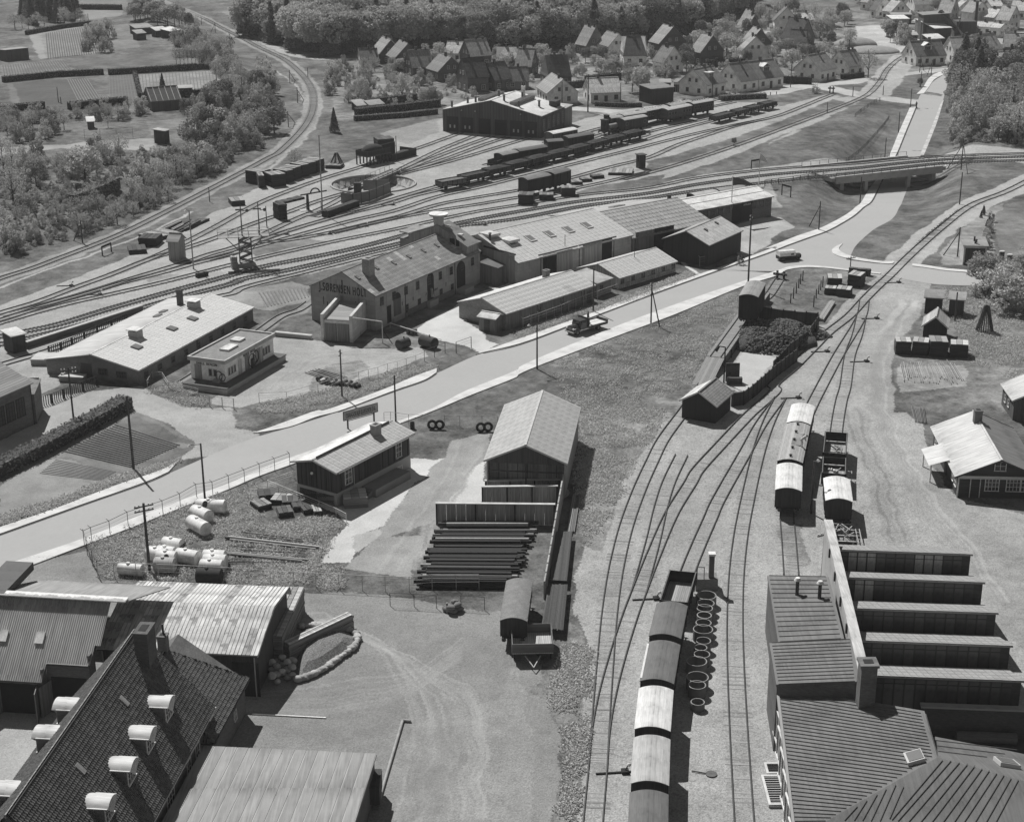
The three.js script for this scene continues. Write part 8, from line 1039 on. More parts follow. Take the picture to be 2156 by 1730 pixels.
// fences
function fence(label,s,n,h=1.6,o={}){const P=(Array.isArray(n[0])?n:pl(s,...n)).map(q=>GT(q)),t=thing(o.name??'wire_fence',label,'fence',P[0]),m=o.m??M.galv,pw=o.pw??.035,Q=P.map(v=>v.clone().sub(P[0]));Q.forEach((v,i)=>{mesh(t,'post',rod(v,v.clone().setY(v.y + h),pw),m);if(o.bent)mesh(t,'post_arm',rod(v.clone().setY(v.y + h),v.clone().add(V(-.25,h + .3,.15)),pw*.8),m);if(i){const a=Q[i - 1];mesh(t,'top_rail',beam(a.clone().setY(a.y + h),v.clone().setY(v.y + h),o.rw??.045,o.rw??.045),m);const w=[.5,.75].slice(0,o.wires??2);if(w.length)mesh(t,'wire',w.map(k=>beam(a.clone().setY(a.y + h*k),v.clone().setY(v.y + h*k),.015,.015)),m);if(o.pickets){const L=a.distanceTo(v),c=Math.round(L / o.pickets);for(let k=0;k<c;k++){const u=a.clone().lerp(v,(k + .5)/ c);mesh(t,'picket',[bx(u.x - .06,u.y,u.z - .03,u.x + .06,u.y + h + .05,u.z + .03)],m)}}}});return t}
fence('long wire fence with bent posts along the lower pavement',0,[...pl('C1',700,1130,762,1100,915,1045,1065,970,1355,875,1500,815,1635,735,1770,715,1905,662,2035,612),...pl('C2',5,562,130,517,255,472)],1.7,{bent:true,m:M.iron});fence('end stretch of fence turning from the road beside the tanks','C1',[700,1130,725,1210,770,1300,812,1395],1.9,{m:M.iron});fence('long wire fence below the tanks and steel racks',0,[...pl('C1',812,1397,950,1400,1135,1405,1320,1412,1505,1420,1690,1430,1880,1440,2070,1452),...pl('C2',95,1467,290,1477,475,1487,665,1497,860,1507,1050,1517,1250,1520,1440,1500,1640,1500,1830,1500)],1.7);fence('open wire gate standing into the lower yard','C2',[1090,1632,1290,1640,1475,1652,1680,1652,1875,1667],1.4,{m:M.iron});fence('wire fence of the fuel yard toward the road','B2',[0,1648,230,1640,490,1570,690,1510,830,1470,910,1450,990,1430,1070,1400,1150,1382,1225,1357,1305,1332,1375,1302],1.4);fence('framed gate of the forecourt standing open','B2',[1640,1235,1765,1190],1.7,{m:M.iron,pw:.06});fence('gate leaf at the end of the fuel yard fence','B2',[1375,1300,1460,1270,1548,1235],1.6,{m:M.iron,pw:.05});fence('wire fence with bent tops in front of the low shed','B3',[40,1035,105,1012,170,990,235,965,300,942,360,920,420,893,480,868,545,842,660,802,830,742],1.7,{bent:true});fence('bent post fence before the black barn','B3',[1510,515,1600,500,1645,450,1690,430,1738,415,1785,395],1.7,{bent:true});fence('rail fence on the bank left of the bridge','A4',[0,1545,55,1536,115,1528,235,1512,295,1503,360,1493,420,1483,485,1473,548,1462],1.2,{m:M.woodDark,pw:.09,rw:.1,wires:0});fence('dark paling fence along the store ramp at left','B1',[262,1700,430,1650,530,1610,690,1545,805,1500],1.3,{m:M.woodDark,pw:.08,pickets:.35,name:'paling_fence'});fence('dark paling fence between siding and white roofed store','B1',[405,1265,510,1230,600,1190,705,1145,810,1090,930,1040,1060,985],1.6,{m:M.woodDark,pw:.09,pickets:.4,name:'paling_fence'});fence('stake row climbing the bank to the bridge corner','A4',[690,1345,780,1280,860,1200,940,1110,1000,1040,1035,990],1,{m:M.woodDark,pickets:1.6,wires:1});fence('stake row on the mound beside the village crossing','A4',[750,975,800,935,860,895,920,855,965,840],1,{m:M.woodDark,pickets:1.6,wires:1});fence('wire fence behind the tyres at the timber office','C2',[1040,115,1095,112,1245,132,1545,137,1670,142,1855,142,1985,145],1.5);fence('pipe railing over the basement drive of the timber office','C2',[290,575,70,655,160,690,350,770,500,830,640,890,725,935],1,{m:M.white});fence('pipe railing before the fuel kiosk','B1',[1225,1520,1270,1440,1350,1450,1400,1530,1650,1590],1,{m:M.galv});fence('iron gate of the fuel yard','B1',[1745,1680,1850,1690,1945,1700],1.5,{m:M.galv,pw:.06});fence('picket fence of the crossing cottage','A4',[395,700,480,690,590,660,645,650],1,{m:mat(.4,null),pickets:.8,wires:1,name:'paling_fence'});fence('bollard rail along the street above the wagons','A3',[1880,812,1940,805,2000,800,2100,790,2150,785],.8,{m:M.woodDark,pw:.12,wires:0,rw:.02});fence('court netting posts by the allotment tennis court','A1',[705,1170,835,1165,970,1160,1105,1150],2.6,{m:M.iron,wires:2});
// stacks of timber
function stack(label,s,x0,y0,x1,y1,D,h,a=.1,top=.4,o={}){const t=plan(o.name??'timber_stack',label,o.cat??'timber stack',GT(p(s,x0,y0)),GT(p(s,x1,y1)),D,o.group),n=Math.max(2,Math.round(h / .3)),L=t.L,r=rng(Math.round(x0*7 + y0));for(let i=0;i<n;i++){const e=(r()- .5)*.12;mesh(t.g,'plank_layer',[bx(e,i*h / n + .03,-D,L + e,(i + 1)*h / n,(r()- .5)*.12)],mat(a,'boards',1.6))}const k=Math.max(3,Math.round(L / .8));for(let i=0;i<k;i++)mesh(t.g,'top_plank',[bx(i*L / k + .03,h,-D + r()*.2,(i + 1)*L / k - .03,h + .06 + .08*r(),-.05)],mat([top,top*.7,top*1.25][i % 3],'boards',1.5));return t}
[[0,1565,48,1562],[105,1560,225,1545],[0,1535,100,1510],[230,1525,290,1510],[295,1500,355,1480],[360,1475,420,1462],[420,1455,480,1440],[485,1435,545,1415]].forEach(([a,b,c,d],i)=>stack(['half cut crate at the left end of the crate row by the main line','largest crate in front at the left of the crate row','crate behind the largest one in the crate row','fourth crate from the left in the row by the main line','fifth crate from the left in the row by the main line','sixth crate from the left in the row by the main line','seventh crate from the left in the row by the main line','rightmost crate in the row by the main line'][i],'A2',a,b,c,d,4,2.6,.04,.3,{name:'crate',cat:'crate',group:'crates by the main line'}));
stack('left pale topped stack in the pole meadow by the junction','N1',598,118,712,122,3,1.5,.05,.42);stack('right tall stack in the pole meadow by the junction','N1',752,112,852,125,3,2,.05,.42);stack('low front stack at the left in the pole meadow','N1',573,175,660,182,2,1,.05,.4);stack('low front stack at the right in the pole meadow','N1',664,190,775,200,2.4,1.2,.05,.42);stack('beam stack behind the pole meadow stacks at the kerb','B4',695,575,870,595,1,1,.05,.1);
stack('leftmost wide firewood stack before the dark hut','B4',1085,1245,1215,1250,2.4,1.9,.05,.45);stack('second firewood stack with a log on top','B4',1222,1250,1355,1262,2.4,2,.05,.42);stack('third tall firewood stack of the row','B4',1370,1262,1520,1268,3,2.2,.05,.3);stack('rightmost firewood stack with bright planks','B4',1540,1268,1688,1278,2.4,1.9,.05,.5);
stack('square dark sleeper stack nearest the hall roof','Y3',958,695,1095,698,3.4,2,.03,.12);stack('low sleeper stack in the middle before the bridge tracks','Y3',1152,655,1285,655,2.6,1.1,.04,.2);stack('banded sleeper stack at the grass tip','Y3',1357,618,1490,618,2.6,1.7,.06,.25);stack('wide flat pile of poles beside the dark telephone hut','Y3',1790,420,2010,425,5,.5,.05,.3);stack('small pile of beams left of the flat pole pile','Y3',1650,458,1755,450,2,.6,.04,.1);stack('low beam pile among three by the dark vans','Y3',1550,487,1645,480,2,.6,.05,.2);stack('lowest left beam pile by the dark vans','Y3',1455,515,1555,508,2.4,.6,.05,.24);
stack('flat dark stack at the left end of the plank row','Y1',1190,198,1355,185,4,.7,.03,.06);stack('black box stack beside the plank row','Y1',1278,122,1445,125,4,1.5,.03,.05);stack('loose plank pile on the gravel right of the black stack','Y1',1440,75,1660,20,5,.6,.06,.3);stack('long dark plank bed beyond the loose pile','B1',1540,220,1745,130,3,.4,.05,.12);stack('pole pile below the crate row','Y2',225,470,350,460,4,1,.05,.3);stack('thin beam stack at the end of the crate row','Y2',1090,120,1225,125,3,.7,.05,.2);stack('stack of black beams on the grass above the coal stage','A2',990,1215,1125,1205,4,1.5,.04,.1);stack('corrugated sheet bed before the water crane','Y2',690,450,900,400,2.2,.3,.05,.06);stack('tall dark equipment box beside the short post','Y2',662,600,740,590,3,3,.03,.05,{name:'equipment_box',cat:'box'});stack('pale square box at the foot of the signal gantry','Y2',232,1055,285,1050,1.6,2,.3,.45,{name:'equipment_box',cat:'box'});stack('long low box on the ballast below the mast','B1',1640,610,1735,590,.6,.7,.05,.05,{name:'equipment_box',cat:'box'});
[[0,760,150,745],[90,790,240,800],[190,815,330,805],[285,850,410,835],[372,880,470,862],[165,905,285,890],[0,850,110,820],[455,890,525,882]].forEach(([a,b,c,d],i)=>stack(['first roof tile pallet at the office railing, farthest left','pale planked pallet in the row before the office','third pallet of dark sheets before the office','fourth pallet of dark sheets before the office','fifth narrow ribbed pallet before the office','single pallet lying apart in front of the pallet row','left pallet partly hidden by planks','last bright pallet at the railing end'][i],'C2',a,b,c,d,2.2,.5,.05,[.07,.4,.09,.08,.08,.1,.25,.4][i],{name:'pallet',cat:'pallet'}));
stack('pale block pile against the office steps','C2',705,830,905,815,3,1.2,.2,.42);stack('stepped pile of sawn boards at the curved barn end','D2',60,390,200,395,10,2.6,.2,.4);stack('lower bright board stack beside the gravel heap','D2',205,360,255,385,8,1.6,.25,.5);stack('low board platform by the site wagon','C3',-70,1700,60,1700,3,.3,.2,.42);
// logs, poles, bars
function bars(label,s,a0,a1,b0,b1,n,r,tones,o={}){const P=[a0,a1,b0,b1].map(q=>G(p(s,...q))),t=thing(o.name??'pole_pile',label,o.cat??'pole pile',P[0].clone()),rr=rng(n*13 + Math.round(P[0].x*9));for(let i=0;i<n;i++){const k=(i + .5)/ n,a=P[0].clone().lerp(P[2],k).sub(P[0]),b=P[1].clone().lerp(P[3],k).sub(P[0]),d=b.clone().sub(a),e=(o.jit??.1),y=r +(o.lift??.05)+ rr()*(o.hv??.1),a2=a.clone().addScaledVector(d,rr()*e),b2=b.clone().addScaledVector(d,-rr()*e);mesh(t,o.part??'pole',o.sq?beam(a2.setY(y),b2.setY(y),r*2,r*2):rod(a2.setY(y),b2.setY(y),r,r*.85,7),mat(tones[Math.floor(rr()*tones.length)],'grain',1.2))}return t}
bars('long dark steel sections laid out row by row behind the lower fence','C2',[1470,985],[2330,985],[1270,1490],[2140,1500],74,.16,[.02,.03,.025,.05,.02,.3],{sq:1,name:'steel_stock',cat:'steel stock',part:'steel_bar',jit:.12,hv:.6});bars('upper long pile of round steel bars beside the side wall','C3',[318,1075],[262,1480],[450,1075],[405,1490],17,.09,[.06,.1,.08],{name:'steel_stock',cat:'steel stock',part:'steel_bar',jit:0,lift:.7,hv:.02});bars('lower long pile of round steel bars ending at the trailer',0||'C3',[255,1512],[190,1890],[412,1512],[375,1910],17,.09,[.06,.1,.08],{name:'steel_stock',cat:'steel stock',part:'steel_bar',jit:.03,lift:.7,hv:.02});bars('thin pole pile in the shade beside the side wall','C3',[450,710],[395,1060],[520,710],[465,1060],12,.07,[.2,.12,.3]);bars('upper pair of long beams in the grass right of the tanks','C1',[1845,1065],[2680,1160],[1850,1085],[2690,1180],4,.09,[.04,.5],{sq:1,name:'steel_stock',cat:'steel stock',part:'steel_bar'});bars('lower bundle of long beams in the grass right of the tanks','C1',[1700,1180],[2620,1265],[1890,1220],[2560,1290],7,.08,[.05,.3,.04],{sq:1,name:'steel_stock',cat:'steel stock',part:'steel_bar'});bars('peeled logs stacked side by side in the pole meadow','N1',[620,235],[520,385],[660,245],[565,395],6,.17,[.35,.28]);bars('fan of thin poles spread on the grass before the firewood','B4',[1115,1310],[1150,1480],[1560,1290],[1690,1510],30,.06,[.35,.25,.42,.3],{jit:.3,hv:.2});bars('planks leaning flat beside the right boarded house','C4',[1215,-20],[1250,120],[1330,-10],[1350,130],9,.06,[.2,.12]);bars('loose old beams lying in disorder between the plank stacks by the main line','B1',[1300,240],[1500,150],[1480,260],[1740,120],16,.14,[.05,.12,.3],{sq:1,jit:.5,hv:.5});bars('many long rods in rows on the ground right of the tanks','C2',[-180,1020],[500,1105],[-300,1290],[420,1290],16,.05,[.04,.3,.06],{name:'steel_stock',cat:'steel stock',part:'steel_bar',jit:.25});bars('pipes and rods behind the oil drums','B2',[370,1405],[560,1470],[490,1365],[760,1445],6,.06,[.05],{jit:.05});
{const t=thing('pole_cone','cone of dark poles leaned together at the right bushes','pole pile',G(p('B4',1830,1050)));for(let i=0;i<22;i++){const a=i*.286;mesh(t,'pole',rod(V(Math.cos(a)*1.3,0,Math.sin(a)*1.3),V(Math.cos(a)*.35,4,Math.sin(a)*.35),.08),M.woodDark)}const w=thing('firewood_heap','upright sheaf of sticks beside the crate row end','firewood',G(p('A2',645,1380)));for(let i=0;i<40;i++){const a=i*.9;mesh(w,'stick',rod(V(Math.cos(a)*1.8,0,Math.sin(a)*1.2),V(Math.cos(a)*.3,2.4 +(i % 3)*.3,Math.sin(a)*.3),.09),i % 3?M.woodDark:mat(.4,'grain',1))}}
[[215,818,740],[238,780,690],[262,737,648],[282,692,608],[297,660,575],[316,632,548],[407,850,755],[428,775,705],[448,742,665],[465,712,630],[482,685,595]].forEach(([x,y,t],i)=>PO(i<6?'bare upright post of the left row in the pole meadow':'bare upright post of the right row in the pole meadow','B4',x,y,'B4',x,t,{r:.1,name:'post',cat:'post',m:M.black},i<6?'left row of posts':'right row of posts'));
// white tanks
[[1640,800,1870,812,'topmost long white tank with a dark drop mark at the fence'],[1612,848,1735,897,'white tank lying second from the road'],[1588,932,1712,1000,'white tank turned toward the viewer, third from the road'],[1362,1118,1510,1140,'white tank numbered on its end behind the leaning pole'],[1312,1168,1450,1184,'short white tank behind the round badge tank'],[1232,1198,1375,1222,'white tank just right of the leaning pole'],[1475,1212,1645,1240,'white tank right of the badge tank, end marked'],[1312,1232,1465,1245,'white tank with a dark round badge'],[1290,1290,1450,1298,'grey white tank in front of the badge tank'],[1695,1228,1870,1236,'rear white tank of the right hand pile'],[1695,1264,1880,1272,'second white tank of the right hand pile'],[1670,1308,1850,1316,'third white tank of the right hand pile'],[1640,1380,1840,1388,'black tank in front of the right hand pile'],[990,1312,1180,1330,'single white tank at the lower left of the fence']].forEach(([a,b,c,d,label],i)=>{const A=G(p('C1',a,b),.75),B=G(p('C1',c,d),.75),r=i===4||i===13?.62:.78,t=thing('storage_tank',label,'tank',A.clone().setY(r + .02),heading(A,B)),L=A.distanceTo(B),m=i===12?mat(.035,'mottle',2):i===8?mat(.45,'streak',2):mat(.74,'mottle',4,{rough:.6});mesh(t,'shell',new THREE.CylinderGeometry(r,r,L,26).rotateZ(Math.PI / 2).translate(L / 2,0,0),m);for(const x of[0,L])mesh(t,'end_cap',new THREE.SphereGeometry(r*.98,20,8,0,Math.PI*2,0,Math.PI / 2).scale(1,.14,1).rotateZ(x?-Math.PI / 2:Math.PI / 2).translate(x,0,0),m);mesh(t,'hatch',rod(V(L*.4,r - .05,0),V(L*.4,r + .12,0),.2,.2,10),m);if(i===3){const q=mesh(t,'lettering',textGeo('2500',.42,.02),M.black);q.position.set(L + .11,-.2,0);q.rotation.y=Math.PI / 2}if(i===0||i===7)mesh(t,'badge',[new THREE.CircleGeometry(.3,14).scale(1,i?1:1.4,1).rotateX(-.6).translate(L*(i?.6:.35),r*.58,r*.84)],mat(.06,null,1,{double:true}))});
// concrete rings
[['C3',1568,1545,.98],['C3',1562,1610,.86],['C3',1553,1652,.8],['C3',1550,1712,.72],['D3',1550,5,.72],['D3',1544,68,.76],['D3',1540,122,.95],['D3',1542,218,.72],['D3',1520,275,.62],['D3',1530,330,.76],['D3',1486,388,.95],['D3',1493,520,1],['D3',1490,586,.8],['D3',1495,728,.62]].forEach(([s,x,y,r],i)=>{const h=i>12?.7:1.1,q=G(p(s,x,y),h),t=thing('concrete_ring',['first','second','third','fourth','fifth','sixth','seventh','eighth','ninth','tenth','eleventh','twelfth','thirteenth','last small'][i]+ ' upright concrete ring counted from the tall pipe','concrete ring',q.setY(0),0,'concrete rings beside the vans');mesh(t,'ring',new THREE.LatheGeometry([[r,0],[r,h],[r - .09,h + .01],[r - .09,0]].map(v=>new THREE.Vector2(...v)),28),mat(.13,'concrete',2));mesh(t,'rim',new THREE.TorusGeometry(r - .045,.045,5,28).rotateX(Math.PI / 2).translate(0,h,0),mat(.32,'concrete',2))});
{const b=G(p('C3',1578,1545)),t=thing('pump_block','block with a tall square pipe and railing at the head of the rings','pump',b);mesh(t,'block',[bx(-1.1,0,-2.4,1.1,1.3,-.9)],mat(.2,'brick',2));mesh(t,'pipe',[bx(.2,1.3,-1.6,.7,3.8,-1.1)],mat(.1,'concrete',2));mesh(t,'cap',[bx(.1,3.8,-1.7,.8,4,-1)],M.white);mesh(t,'railing',[rod(V(-1,1.3,-1),V(-1,2.6,-1),.04),rod(V(-.3,1.3,-1),V(-.3,2.6,-1),.04),rod(V(-1,2.6,-1),V(-.3,2.6,-1),.04)],M.iron)}
// drums, tyres, tanks of the fuel yard
const drumG=shared([rod(V(0,0,0),V(0,.88,0),.29,.29,12),...[.02,.3,.58,.84].map(y=>rod(V(0,y,0),V(0,y + .04,0),.31,.31,12))]);const drum=(label,s,x,y,m,lie,group)=>{const t=thing('oil_drum',label,'drum',G(p(s,x,y)),lie??0,group),o=mesh(t,'drum',drumG,m);if(lie!==undefined){o.rotation.z=Math.PI / 2;o.position.y=.31}return t};
for(let i=0;i<16;i++)drum(i===1?'white ended drum among the lying oil drums':'oil drum lying in the double row at the fuel yard pole','B2',520 +(i>>1)*42 +(i % 2)*24,1455 +(i>>1)*8 +(i % 2)*20 -(i>9?10:0),i===1?M.white:mat([.05,.12,.3][i % 3],'rust',1),.9,i===1?undefined:'lying oil drums');drum('white banded drum standing on the office dock','C2',1048,560,mat(.4,'mottle',1));drum('dark drum by the tyres behind the office','C2',1275,160,M.iron);for(const[x,y,l]of[[1240,1075,'left drum of three at the forecourt scrap'],[1270,1080,'middle drum of three at the forecourt scrap'],[1300,1080,'right drum of three at the forecourt scrap']])drum(l,'B2',x,y,mat(.15,'rust',1));
for(const[x0,y0,x1,y1,r,l]of[[1160,1165,1235,1140,.75,'smaller dark tank lying in the scrap by the forecourt'],[1355,1125,1460,1155,.85,'larger black tank lying beside the forecourt concrete']]){const A=G(p('B2',x0,y0),r),B=G(p('B2',x1,y1),r),t=thing('oil_tank',l,'tank',A.clone(),heading(A,B)),L=A.distanceTo(B);mesh(t,'shell',new THREE.CylinderGeometry(r,r,L,20).rotateZ(Math.PI / 2).translate(L / 2,0,0),mat(.06,'rust',2));mesh(t,'filler',rod(V(L*.6,r,0),V(L*.6,r + .3,0),.1),M.iron)}
[[1440,140,'left tyre of the left pair'],[1502,140,'right tyre of the left pair'],[1845,162,'left tyre of the right pair'],[1905,158,'right tyre of the right pair']].forEach(([x,y,l])=>{const t=thing('tyre',l + ' leaning behind the timber office','tyre',G(p('C2',x,y + 24)));mesh(t,'tread',new THREE.TorusGeometry(.48,.17,8,20).rotateX(-.25).translate(0,.62,0),M.black);mesh(t,'bead',new THREE.TorusGeometry(.34,.04,6,20).rotateX(-.25).translate(0,.62,.05),mat(.1,null))});
// sign seen from behind
{const a=G(p('C2',722,165)),b=G(p('C2',972,95)),t=plan('name_sign','big framed name sign of cut letters seen from behind at the kerb','sign',a,b,.1),L=t.L,y0=HT(b,p('C2',972,20)),h=1.15;for(const x of[.3,L - .3])mesh(t.g,'post',[bx(x - .08,0,-.08,x + .08,y0,.08)],M.iron);mesh(t.g,'panel',[bx(-.3,y0,-.03,L + .3,y0 + h,.03)],mat(.42,'mottle',3));mesh(t.g,'frame',[bx(-.34,y0 - .05,-.05,L + .34,y0,.05),bx(-.34,y0 + h,-.05,L + .34,y0 + h + .05,.05),bx(-.35,y0,-.05,-.3,y0 + h,.05),bx(L + .3,y0,-.05,L + .35,y0 + h,.05)],M.black);const q=mesh(t.g,'lettering',textGeo('A/S JENSEN & KJÆRSGAARD',.6,.1,FONTR).translate(0,0,-.05),M.black);q.geometry.computeBoundingBox();q.scale.x=L*.98 /(q.geometry.boundingBox.max.x - q.geometry.boundingBox.min.x);q.position.set(L / 2,y0 + .25,0);q.rotation.y=Math.PI;mesh(t.g,'brace_rail',beam(V(.4,1.1,.1),V(L - .4,1.1,.1),.07,.07),M.iron)}
for(const[l,s,x0,y0,x1,y1,y2]of[['empty two post notice frame between main line and yard','B1',850,422,925,390,312],['two post board on the grass left of the bridge','A4',142,1622,215,1642,1548],['thin frame sign in the meadow above the tracks','A3',1940,1405,2008,1395,1320]]){const a=GT(p(s,x0,y0)),b=GT(p(s,x1,y1)),t=plan('notice_board',l,'notice board',a,b,.1),h=Math.max(1.6,HT(b,p(s,x1,y2)));for(const x of[0,t.L])mesh(t.g,'post',[bx(x - .08,0,-.08,x + .08,h,.08)],M.black);mesh(t.g,'board',[bx(.08,h - .35,-.05,t.L - .08,h,.05)],M.black)}
// huts
const hut=(l,s,x0,y0,x1,y1,W,e,r,w,rf,o={})=>gable('hut',l,'hut',G(p(s,x0,y0)),G(p(s,x1,y1)),{W,e,r,wall:mat(w,'planks',2),roof:mat(rf,'boards',3),over:.3,overGable:.25,...o});hut('pale narrow signal hut with pitched roof between the tracks','B1',1405,462,1490,468,2.6,3.6,4.6,.3,.34);{const A=G(p('B4',1340,1010)),B=G(p('B4',1312,1130)),E=G(p('B4',1500,1155)),W=B.distanceTo(E);gable('hut','dark hut with pale two sided roof among the firewood','hut',B.clone().add(A.sub(B).setLength(4.4)),B,{W,e:2.4,r:3.8,wall:mat(.035,'planks',2),roof:mat(.42,'boards',3),over:.3,barge:M.white})}out('shed','left dark shed with grey roof at the drive of the firewood yard','B4',1328,905,1472,915,3,2.6,3,.03,.24);out('shed','right dark shed with pale roof at the pole of the firewood yard','B4',1528,920,1648,930,2.6,2.6,3,.06,.3);out('telephone_hut','dark upright telephone hut beside the flat pole pile','A3',1008,1405,1060,1400,1.6,3,3,.04,.05);out('engine_store','dark hut standing at the top left corner of the yard path','B1',110,1240,220,1215,3,2.6,2.8,.06,.6);
{const t=shedRoof('transformer_hut','small transformer hut with dark double door and white corners','transformer hut',G(p('B4',1648,500)),G(p('B4',1838,505)),{W:4,e:3.4,r:3.9,wall:mat(.5,'mottle',4),roof:mat(.3,'mottle',3)});door(t,'front',t.L / 2,t.L*.86,3,mat(.05,'planks',3));mesh(t.g,'insulator',[rod(V(t.L*.5,3.6,-2),V(t.L*.5,4.6,-2),.16),rod(V(t.L*.5,3.6,-.9),V(t.L*.55,4.4,-.9),.2)],M.iron);for(const[x,y,l]of[[1965,512,'left'],[2030,540,'right']]){const g=thing('gate_pillar',l + ' brick gate pillar with round cap at the side road','pillar',G(p('B4',x,y)));mesh(g,'shaft',[bx(-.35,0,-.35,.35,2.6,.35)],M.brickDark);mesh(g,'cap',rod(V(0,2.6,0),V(0,2.75,0),.5,.45,12),mat(.5,null))}}
van('brown site wagon with curved roof beside the lower gate',p('C3',-40,1735),p('C3',10,1405),{h:3.1,w:2.4,roof:mat(.22,'grain',3),body:mat(.05,'planks',2),windows:3,name:'site_wagon'});
{const a=G(p('D3',122,400)),t=thing('trailer','wooden box trailer with drawbar at the end of the steel piles','trailer',a,.03),w=1.9,L=4;mesh(t,'floor',[bx(-w,.9,-L,w,1,0)],mat(.42,'planks',3));mesh(t,'side_board',[bx(-w,1,-L,-w + .08,1.9,0),bx(w - .08,1,-L,w,1.9,0),bx(-w + .08,1,-L,w - .08,1.9,-L + .08),bx(-w + .08,1,-.08,w - .08,1.9,0)],mat(.14,'boards',2));for(const x of[-w + .2,w - .2])for(const z of[-.8,-3.2]){const o=mesh(t,'wheel',wheelG,M.black);o.rotation.y=Math.PI / 2;o.position.set(x,.46,z)}for(const s of[-1,1])mesh(t,'drawbar',beam(V(s*.7,.7,0),V(0,.5,1.8),.08,.08),M.galv)}
{const pts=pl('D2',355,120,500,105,650,125,780,160,820,210,800,270,740,330,640,400,540,470,420,530,320,560),c=G(p('D2',520,320)),t=thing('gravel_bed','gravel heap edged with pale boulders beside the board stacks','gravel heap',c),P=pts.map(q=>G(q).sub(c)),all=[...P,G(p('D2',300,480)).sub(c),G(p('D2',330,300)).sub(c)],sh=[];all.forEach((v,i)=>{const w=all[(i + 1)% all.length],top=1.1;sh.push(V(v.x,.02,v.z),V(w.x,.02,w.z),V(v.x*.6,top*.8,v.z*.6),V(w.x,.02,w.z),V(w.x*.6,top*.8,w.z*.6),V(v.x*.6,top*.8,v.z*.6),V(v.x*.6,top*.8,v.z*.6),V(w.x*.6,top*.8,w.z*.6),V(0,top,0))});const g=new THREE.BufferGeometry().setFromPoints(sh);g.computeVertexNormals();mesh(t,'gravel',g,mat(.26,'stones',2,{bump:.06}));const C=new THREE.CatmullRomCurve3(P).getSpacedPoints(38),st=[1,2,3].map(k=>{const q=new THREE.IcosahedronGeometry(.42,2),a=q.attributes.position;for(let i=0;i<a.count;i++){const f=.8 + .4*vn(a.getX(i)*3 + k*9,a.getY(i)*3 + a.getZ(i)*2);a.setXYZ(i,a.getX(i)*f*1.1,a.getY(i)*f*.8,a.getZ(i)*f)}q.computeVertexNormals();return shared(q)}),r=rng(66);const put=(x,y,z)=>{const o=mesh(t,'boulder',st[Math.floor(r()*3)],[mat(.4,'grain',1),mat(.5,'grain',1),mat(.33,'grain',1)][Math.floor(r()*3)]);o.position.set(x,y,z);o.rotation.y=r()*6;o.scale.setScalar(.6 + .4*r())};C.forEach(v=>put(v.x,.3,v.z));for(let i=0;i<22;i++){const v=G(p('D2',110 +(i % 5)*42,430 + Math.floor(i / 5)*38)).sub(c);put(v.x,.3 +(i % 3)*.3,v.z)}}
{const a=G(p('D2',1195,892)),b=G(p('D2',988,1590)),t=thing('pipe_rail','long thin pale pipe lying across the dirt yard','pipe',a);mesh(t,'pipe',rod(V(0,.14,0),b.clone().sub(a).setY(.14),.13),mat(.36,'mottle',2));mesh(t,'bend',rod(V(0,.14,0),V(.7,.14,.1),.13),mat(.36,'mottle',2));const u=thing('drain_edge','thin white kerb line beside the tiled wing','kerb',G(p('D2',-60,832)));mesh(u,'edge',beam(V(0,.05,0),G(p('D2',555,864)).sub(u.position).setY(.05),.12,.1),M.white);const k=thing('loader','dark box on legs at the corner of the flat roof','box',G(p('D2',900,1640)));mesh(k,'box',[bx(-1.2,.6,-2.6,1,2.2,0)],mat(.05,'planks',2));mesh(k,'leg',[bx(-1.1,0,-.2,-.9,.6,0)],M.iron);const s=thing('sack_heap','heap of filled sacks beside the open gate','sacks',G(p('C2',1625,1680))),r=rng(3);for(let i=0;i<9;i++)mesh(s,'sack',new THREE.SphereGeometry(.42,10,8).scale(1.2,.65,.8).rotateY(r()*3).translate((r()- .5)*1.8,.27 +(i>5?.45:0),(r()- .5)*1.2),mat(.2,'grain',.6));mesh(s,'stake',rod(V(-.7,0,.3),V(-.7,1.1,.3),.11),mat(.3,'grain',1));const w=thing('manhole_paddle','round dark lid with a handle on the ground near the rightmost track','lid',G(p('D3',1608,1332)),-.2);mesh(w,'lid',rod(V(0,.02,0),V(0,.1,0),.46,.46,18),mat(.12,'mottle',1));mesh(w,'handle',rod(V(-.4,.08,0),V(-1.6,.1,-.1),.05),M.iron)}
